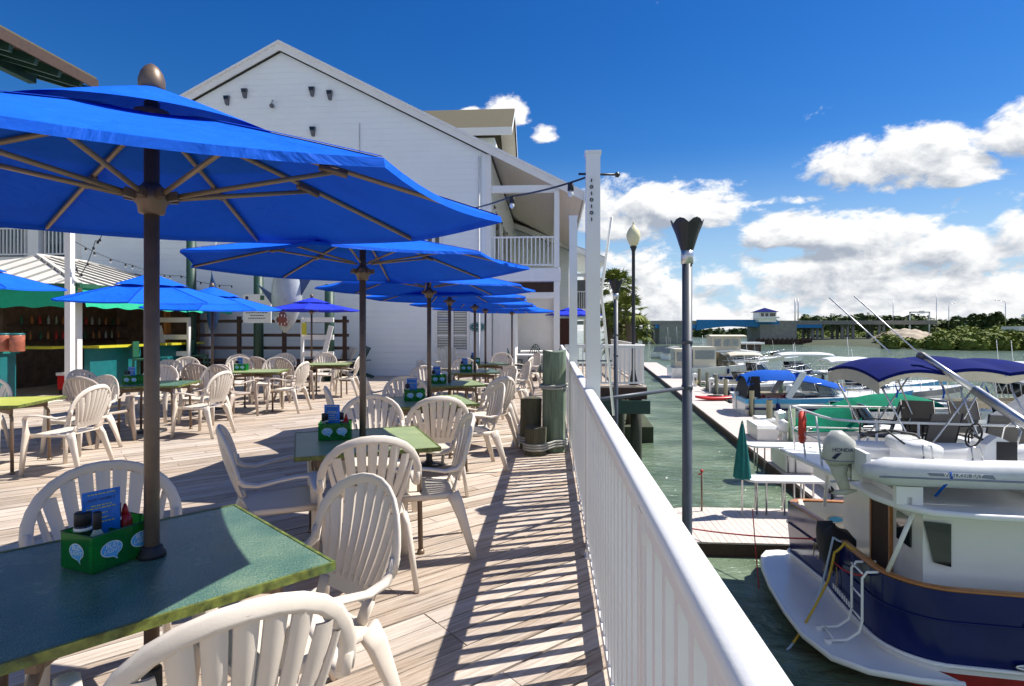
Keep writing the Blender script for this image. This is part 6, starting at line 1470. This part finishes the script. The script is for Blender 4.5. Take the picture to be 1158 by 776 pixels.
g=MB(True); g.tube([(1.52+.05*sin(a),.17*cos(a),.60+.16*sin(a)) for a in [2*pi*i/18 for i in range(18)]],.014,6,closed=True); g.tube([(1.5,-.16,.60),(1.55,.16,.60)],.01,5); g.tube([(1.53,0,.6),(1.66,0,.52)],.02,6); g.part('steering_wheel',dark_m,co)
g=MB(True); g.tube([(1.95,-.17,.48),(2.0,-.17,.70),(2.0,0,.80),(2.0,.17,.70),(1.95,.17,.48)],.013,6); g.part('grab_rail',steel_m,co); g=MB(); g.box(1.70,1.95,-.185,-.181,.3,.55); g.part('instrument_cover',dark_m,co)
g=MB(True); g.sweep([(.75,-.4,.42),(.75,.4,.42)],(.20,.10),10,pw=.5); g.box(.60,.90,-.36,.36,.131,.33); g.part('bench_seat',white2_m,DG)
for x in (.62,1.2): g=MB(True); g.tube([(x,-hw+.02,tr*2-.01),(x,-hw+.05,tr*2+.16),(x+.10,-hw+.05,tr*2+.16),(x+.12,-hw+.02,tr*2-.01)],.012,6); g.part('grab_handle',steel_m,DG)
for x in (.85,2.05): g=MB(True); g.sweep([(x-.02,-hw-tr-.006,tr*1.3),(x,-hw-tr*.99,tr*.9),(x-.05,-hw-tr*.75,tr*.35),(x-.16,-hw-tr*.6,-.10)],(.018,.006),6,up=(0,-1,0)); g.part('blue_strap',bluec_m,DG)
g=MB(True); g.tube([(.2,.2,.55),(.5,.1,.62),(.75,-.05,.60),(.9,.1,.5)],.016,6); g.tube([(.1,.1,.5),(.35,-.1,.66),(.6,-.2,.45)],.014,6); g.part('control_cables',dark_m,DG)
# motor
OM=thing('outboard_motor','pale grey outboard motor tilted on the dinghy transom','outboard motor',onboat(-.14,-.98,2.73),TRZ)
OMM=mat('outboard_silver',(.50,.50,.44),.28,var=.04,dirt=.1)
g=MB(True); g.sweep([(-.16,0,.02),(-.17,0,.10),(-.15,0,.30),(-.11,0,.42),(-.08,0,.455)],[(.13,.18),(.155,.225),(.15,.215),(.12,.17),(.04,.07)],18,up=(1,0,0),pw=.72); cw_=g.part('cowling',OMM,OM)
g=MB(True); g.sweep([(-.17,0,.07),(-.17,0,.085)],[(.158,.228),(.158,.228)],18,up=(1,0,0),pw=.72); g.part('cowling_seam',pvcd_m,cw_)
text('HONDA',.075,navyink_m,cw_,(-.17,-.158,.24),(pi/2-.03,0,0),ext=.002)
g=MB(); g.prism([(-.32,.12),(-.25,.19),(-.18,.20),(-.27,.10)],0,.003,M=Matrix.Translation((0,-.157,0))@Matrix.Rotation(pi/2,4,'X')); g.part('winged_emblem',navyink_m,cw_)
g=MB(True); g.sweep([(-.17,0,.03),(-.16,0,-.14),(-.11,0,-.28),(-.08,0,-.38)],[(.10,.15),(.06,.10),(.035,.08),(.03,.07)],12,up=(1,0,0)); g.part('drive_leg',OMM,OM)
g=MB(True); g.sweep([(-.28,0,-.26),(.08,0,-.22)],[(.06,.012),(.05,.012)],8); g.sweep([(-.26,0,-.42),(-.07,0,-.40),(.08,0,-.37)],[(.03,.03),(.045,.045),(.01,.01)],10); g.part('gear_case',OMM,OM)
g=MB(True)
for k in range(3): a=2*pi*k/3; g.sweep([(-.27,.02*cos(a),-.42+.02*sin(a)),(-.27,.10*cos(a),-.42+.10*sin(a))],[(.015,.006),(.045,.006)],8,up=(1,.4,0))
g.part('propeller',dark_m,OM)
g=MB(); g.box(-.03,.10,-.10,.10,-.20,.05); g.part('clamp_bracket',alu_m,OM)
# chocks
for x in (.35,2.15): 
    g=MB(); g.box(-.16,.16,-.05,.05,0,.24); g.box(-.16,.16,1.05,1.15,0,.24); g.box(-.03,.03,-.05,1.15,0,.1)
    single('dinghy_chock',g,white2_m,('aft' if x<1 else 'forward')+' white cradle block holding the dinghy on the roof','cradle',onboat(x-.05,-1.68,2.388),TRZ,'white cradle blocks under the dinghy')
# grill cover on stern rail
g=MB(True)
def gc(u,v):
    a=2*pi*u; k=[(.16,-.42),(.24,-.34),(.30,-.12),(.31,.12),(.29,.20),(.05,.26)][min(5,int(v*5+.001))]; sx=1.15; x=math.copysign(abs(cos(a))**.6,cos(a)); y=math.copysign(abs(sin(a))**.6,sin(a)); return (k[0]*x*.8,k[0]*y*sx,k[1]+.06*x*(v>.7)*-1+.02*sin(a*5))
g.grid(gc,28,5); t=thing('grill_cover','black fabric covered grill standing over the trawler transom','covered grill',onboat(.0,.05,1.24),TRZ); g.part('cover',blackc_m,t); g=MB(True); g.tube([(.0,0,-.95+.2),(.0,0,-.38)],.03); g.part('stand',steel_m,t)
# ropes & hoses
def rope(name,label,pts,r_,m_,cat='rope',sag=.1):
    P=[Vector(p) for p in pts]; o=P[0]; path=[]
    for a,b in zip(P[:-1],P[1:]):
        for i in range(8): s=i/8; q=a.lerp(b,s); q.z-=sag*4*s*(1-s); path.append(q-o)
    path.append(P[-1]-o); g=MB(True); g.tube(path,r_,6); return single(name,g,m_,label,cat,o)
rope('mooring_line','red mooring line running from the platform past the swim platform to the ladder',[G(770,596,DZ+.1),onboat(-.05,.8,1.02),onboat(-.14,-.5,1.05),onboat(-.1,-1.4,1.3)],.014,ropered_m,sag=.05)
rope('hanging_red_line','thin red line hanging straight down from the transom into the water',[onboat(-.95,1.6,1.25),onboat(-.98,.95,-.02)],.010,ropered_m,sag=0)
rope('water_hose','yellow hose looping from the cockpit rail down toward the deck',[onboat(.05,-.75,1.38),onboat(-.10,-.62,1.46),onboat(-.22,-.55,1.28),D(937,655,9.0),D(915,697,8.8),D(897,727,8.6)],.018,hose_m,'hose',.02)
rope('shore_power_cable','pale blue cable hanging beside the yellow hose',[onboat(-.02,-.35,1.38),onboat(-.16,-.32,1.44),D(928,668,9.15),D(912,698,8.95),D(899,725,8.7),D(882,742,8.5),D(866,748,8.2),Vector((1.0,7.4,-2.6)),Vector((.4,7.2,-1.3))],.017,hoseb_m,'cable',.02)

# ================================================================ bridge
BY=190
t=thing('drawbridge','long low road bridge with blue steel span and concrete piers across the channel','bridge',(0,0,0))
zt=Yp(857,364.5,BY).z; zb=Yp(857,369.5,BY).z; X=lambda px: Yp(px,370,BY).x
g=MB(); g.box(X(600),X(1048),BY-5,BY+5,zt-.75,zt-.1); g.part('deck_slab',concrete_m,t)
g=MB(); g.box(X(600),X(1048),BY-5.1,BY-4.9,zt-.1,zt+.45); g.part('parapet',concrete_m,t)
def girder(a,b,z0,z1,arch=0):
    g=MB(); n=16; V=[]
    for i in range(n+1):
        x=X(a)+(X(b)-X(a))*i/n; k=z0+arch*(4*(i/n)*(1-i/n)); V+=[(x,BY-5.2,z1),(x,BY-5.2,k),(x,BY+5.2,z1),(x,BY+5.2,k)]
    g.add(V,[(4*i,4*i+4,4*i+5,4*i+1) for i in range(n)]+[(4*i+3,4*i+7,4*i+6,4*i+2) for i in range(n)]+[(4*i+1,4*i+5,4*i+7,4*i+3) for i in range(n)]+[(0,1,3,2),(4*n,4*n+2,4*n+3,4*n+1)])
    g.part('blue_girder',bluesteel_m,t)
girder(783,874,zt-2.6,zt+.1,1.3); girder(738,782,zt-2.0,zt-.76); girder(891,921,zt-1.8,zt-.76)
g=MB(); g.box(X(783),X(872),BY-5.28,BY-5.21,zt+.1,zt+.75); g.part('blue_span_railing',bluesteel_m,t)
for a,b,zz in ((852,892,zt-.76),(742,771,zt-.76)): g=MB(); g.box(X(a),X(b),BY-6,BY+6,-5,zz); g.part('main_pier',concrete_m,t)
for px in (729,738,913,918.5,924,946,952,958,987,992): g=MB(True); g.lathe([(.45,-5),(.45,zt-.76)],10,(X(px),BY-3.5,0)); g.part('pier_column',concrete_m,t); g=MB(True); g.lathe([(.45,-5),(.45,zt-.76)],10,(X(px)+.3,BY+3.5,0)); g.part('pier_column',concrete_m,t)
g=MB(); g.box(X(844),X(903),BY-9.5,BY-8.8,-3.6,-1.6); 
for i in range(12): x=X(846)+(X(902)-X(846))*i/11; g.box(x-.2,x+.2,BY-9.9,BY-9.5,-3.6,-1.2)
g.part('fender',brown_m,t)
hs=thing('bridge_house','small white bridge tender house with blue hip roof on the bridge','building',(X(857.5),BY-5.5,zt))
hz=lambda py: Yp(857,py,BY).z-zt
g=MB(); g.box(-2.6,2.6,-2.6,2.6,0,hz(354)); g.part('walls',white2_m,hs)
for x in (-1.9,-.6,.7,1.6): g=MB(); g.box(x-.1,x+.8 if x<1.6 else x+.7,-2.63,-2.603,hz(358.5),hz(355)); g.part('window',glass_m,hs)
g=MB(); g.box(-3.2,3.2,-3.2,3.2,hz(360.5),hz(360)); g.box(-3.2,3.2,-3.24,-3.2,hz(360),hz(358.8)); g.part('gallery',white2_m,hs)
g=MB(); e=3.3; z_=hz(353.8); g.add([(-e,-e,z_),(e,-e,z_),(e,e,z_),(-e,e,z_),(0,0,hz(348.8))],[(0,1,4),(1,2,4),(2,3,4),(3,0,4),(3,2,1,0)]); g.part('roof',navyc_m,hs)
for i,(px,top,l) in enumerate(((905,337,'left mast of the tall twin masts on the bridge'),(908.6,337,'right mast of the tall twin masts on the bridge'))): g=MB(True); q=Yp(px,top,BY); g.lathe([(.22,0),(.14,q.z-zt)],8); single('bridge_mast',g,alu_m,l,'mast',(q.x,BY+4,zt),0,'twin masts on the bridge')
def slamp(px,top,Y,base,arm,l):
    q=Yp(px,top,Y); t=thing('road_lamp',l,'street lamp',(q.x,Y,base),0,'road lamps and masts beyond the channel'); g=MB(True); g.lathe([(.14,0),(.09,q.z-base)],8); g.part('pole',alu_m,t); g=MB(True); g.tube([(0,0,q.z-base),(arm,0,q.z-base+.3)],.07,6); g.sweep([(arm,0,q.z-base+.3),(arm*1.4,0,q.z-base+.3)],(.18,.08),6); g.part('arm',alu_m,t)
slamp(1073,344,205,1.5,1.6,'left of the two road lamps above the far trees'); slamp(1137,341,190,1.5,-2.2,'right road lamp above the far trees, near the white house')
for px,top,l in ((1059,333,'tall thin antenna mast above the far trees'),(1010,340,'thin antenna mast left of the road sign frame')): q=Yp(px,top,230); g=MB(True); g.lathe([(.16,0),(.10,q.z)],6); single('antenna_mast',g,alu_m,l,'antenna',(q.x,230,0))
q0=Yp(1029,353,200); q1=Yp(1051,353,200); t=thing('sign_gantry','overhead road sign frame at the bridge end','gantry',(q0.x,200,0)); g=MB(); g.box(-.15,.15,-.15,.15,0,q0.z); g.part('post',alu_m,t); g=MB(); w_=q1.x-q0.x; g.box(w_-.15,w_+.15,-.15,.15,0,q0.z); g.part('post',alu_m,t); g=MB(); g.box(-.15,w_+.15,-.15,.15,q0.z-.3,q0.z+.15); g.box(w_*.45,w_*.72,-.3,-.16,q0.z-.5,q0.z+.4); g.part('crossbar',alu_m,t)
q=Yp(1153,370,165); t=thing('white_house','white house corner with a small tower at the right edge beyond the trees','house',(q.x,165,-1)); g=MB(); g.box(-2.5,9,-3,3,0,3.2); g.box(-1,1,-3.2,-3.01,0,5.5); g.part('wall',white2_m,t); g=MB(); g.lathe([(1.5,5.5),(1.5,6.2),(.1,7.0)],12,(0,-3,0)); g.part('turret_cap',white2_m,t); g=MB(); g.box(2,8,-3.03,-3.002,1.2,2.4); g.part('window',glass_m,t)

# ================================================================ far shore
g=MB(True); shore=[]
def ground(u,v):
    px=700+520*u
    if px<905: y0=330
    else: y0=178-30*min(1,(px-905)/120)
    Y=y0+v*120; x=Yp(px,372,Y).x; return (x,Y,-3.4+ (min(1,v*12)*1.6) + 1.2*v)
g.grid(ground,60,14); struct('far_shore',g,soil_m)
def clumps(mb,cx,cy,cz,rx,ry,rz_,n,s,rnd):
    V=[(cx+rx*.78*cos(k*pi/4)*c_,cy+ry*.78*sin(k*pi/4)*c_,cz+rz_*.80*s_) for c_,s_ in ((1,-.4),(.95,.3),(.6,.75)) for k in range(8)]+[(cx,cy,cz+rz_*.86)]
    mb.add(V,[(r_*8+k,r_*8+(k+1)%8,(r_+1)*8+(k+1)%8,(r_+1)*8+k) for r_ in (0,1) for k in range(8)]+[(16+k,16+(k+1)%8,24) for k in range(8)],0,True)
    for _ in range(n):
        a=rnd.uniform(0,2*pi); ph=math.acos(rnd.uniform(-.35,1)); k=rnd.uniform(.72,1.0)
        x=cx+rx*k*sin(ph)*cos(a); y=cy+ry*k*sin(ph)*sin(a); z=cz+rz_*k*cos(ph)
        v=Vector((rnd.gauss(0,1),rnd.gauss(0,1),rnd.gauss(0,.6))).normalized(); u=v.cross(Vector((0.2,.1,1))).normalized(); ss=s*rnd.uniform(.6,1.3)
        mb.add([(x+u.x*ss,y+u.y*ss,z+u.z*ss),(x+v.x*ss*.6,y+v.y*ss*.6,z+v.z*ss*.6),(x-u.x*ss,y-u.y*ss,z-u.z*ss),(x-v.x*ss*.6,y-v.y*ss*.6,z-v.z*ss*.6)],[(0,1,2,3)])
rnd=random.Random(11)
g=MB()
def topy(px): # skyline of mangroves in photo pixels
    return 372 if px<905 else 372-5*min(1,(px-905)/60)
for i in range(420):
    px=rnd.uniform(900,1240); dep=rnd.random(); Y=(204 if px<1000 else 150)+dep*60-15*min(1,max(0,(px-960)/120)); 
    if 1010<px<1060 and (dep>.1 or rnd.random()<.5): continue
    h=rnd.uniform(1.6,2.6)*(1+.3*dep)+( .5 if px>1050 else 0); x=Yp(px,372,Y).x; z=-3.1+1.0*dep
    clumps(g,x,Y,z+h*.35,rnd.uniform(2,3.6),rnd.uniform(2,3),h,190,.45,rnd)
o=struct('mangrove_thicket',g,mang_m,'stuff')
g=MB()
for i in range(170):
    px=rnd.uniform(1040,1240); Y=rnd.uniform(205,250); h=rnd.uniform(3,5.2); x=Yp(px,372,Y).x
    clumps(g,x,Y,-1.5+h*.45,rnd.uniform(2.5,4.5),3,h,120,.9,rnd)
for i in range(150):
    px=rnd.uniform(905,1045); Y=rnd.uniform(235,300); h=rnd.uniform(3.6,6.4); x=Yp(px,372,Y).x
    clumps(g,x,Y,0+h*.3,rnd.uniform(3,5),3,h,90,1.0,rnd)
for i in range(110):
    px=rnd.uniform(700,905); Y=rnd.uniform(333,360); h=rnd.uniform(2.4,4); x=Yp(px,372,Y).x
    clumps(g,x,Y,-3+h*.3,rnd.uniform(3,5),3,h,80,1.2,rnd)
struct('far_woods',g,mangd_m,'stuff')
# sand bank
g=MB(True); c0=Yp(1038,381,172)
def sb(u,v):
    x=(u-.5)*17; y=(v-.5)*26; e=(1-abs(2*u-1)**2.2)*(1-abs(2*v-1)**2.2); return (c0.x+x,178+y,-3.0+4.3*e+.25*sin(x*1.7+y)*e+.2*sin(y*2.3)*e)
g.grid(sb,40,30); struct('sand_bank',g,sand_m)
# skyline trees with their own trunks
for i,(px,top,Y,w_,l) in enumerate(((1106,353,215,5.5,'round topped dark tree on the far shore, left of the right road lamp'),(1128,352,205,5,'dark bushy tree just left of the white house'),(1085,357,220,4.5,'low dark tree between the two road lamps'),(955,361,240,3.5,'small dark tree showing above the bridge deck'))):
    q=Yp(px,top,Y); t=thing('far_tree',l,'tree',(q.x,Y,-1.5),0,'single trees on the far shore'); h=q.z+1.5; g=MB(True); g.lathe([(.3,0),(.22,h*.55),(.1,h*.8)],8); 
    for k in range(4): a=k*1.6; g.tube([(0,0,h*.5),(w_*.25*cos(a),w_*.25*sin(a),h*.78)],.1,5)
    g.part('trunk',trunk_m,t)
    g=MB()
    for k in range(7): a=rnd.uniform(0,6.28); clumps(g,w_*.28*cos(a),w_*.28*sin(a),h*.72+rnd.uniform(-.5,.6),w_*.3,w_*.3,h*.22,110,.55,rnd)
    g.part('crown',mangd_m,t)

# ================================================================ palms
def palm(loc,h,nf,fl,label,seed,r0=.16,spread=1):
    rnd=random.Random(seed); t=thing('palm_tree',label,'palm tree',loc,0,'palms beyond the deck'); g=MB(True)
    path=[(.15*sin(k*.5),.1*k*.1,h*k/8) for k in range(9)]; g.sweep(path,[(r0*(1.15-.3*k/8),)*2 for k in range(9)],12,up=(1,0,0)); g.part('trunk',trunk_m,t)
    top=Vector(path[-1]); g=MB()
    for k in range(nf):
        a=rnd.uniform(0,2*pi); e=rnd.uniform(-.55,1.25); L_=fl*rnd.uniform(.8,1.1)
        d=Vector((cos(a)*cos(e),sin(a)*cos(e),sin(e))); st_=top+d*L_*.55; st_.z-=.05*L_
        g.beam(top,st_,.025,.02)
        # fan of blades
        side=d.cross(Vector((0,0,1))).normalized(); up_=side.cross(d)
        nb=15
        for j in range(nb):
            q=(j/(nb-1)-.5)*2.7; bd=(d*cos(q)+side*sin(q)).normalized(); bl=L_*.60*(1-.25*abs(q)/1.35)*rnd.uniform(.85,1.1)
            w2=up_*.0+bd.cross(up_).normalized()*.032
            m1=st_+bd*bl*.55; m1.z-=.03; e1=st_+bd*bl; e1.z-=bl*rnd.uniform(.18,.45)
            g.add([st_,m1-w2,m1+w2,e1],[(0,1,3,2)] if False else [(0,1,2),(1,3,2)])
    g.part('crown',palm_m,t); return t
for i,(px,py,Z,h0,nf,fl,l) in enumerate(((700,322,27,3.6,55,1.0,'tallest fan palm between the white post and the street lamp'),(712,352,25,2.6,60,1.0,'lower bushy fan palm in front of the tallest palm, by the street lamp'),(690,360,29,2,60,1.0,'low fan palm half hidden behind the grey torch post'),(719,372,26,1.6,55,.95,'lowest fan palm at the right foot of the palm group'),(704,385,30,1.5,60,1.15,'low fan palm filling the middle of the palm group'))):
    p=D(px,py,Z); palm((p.x,p.y,-2.6),p.z+2.6,nf,fl,l,50+i)
g=MB(); g.prism([(1.6,24.5),(4.2,24.5),(4.6,33),(1.2,33)],-3.6,-2.55); struct('planted_bank',g,soil_m)
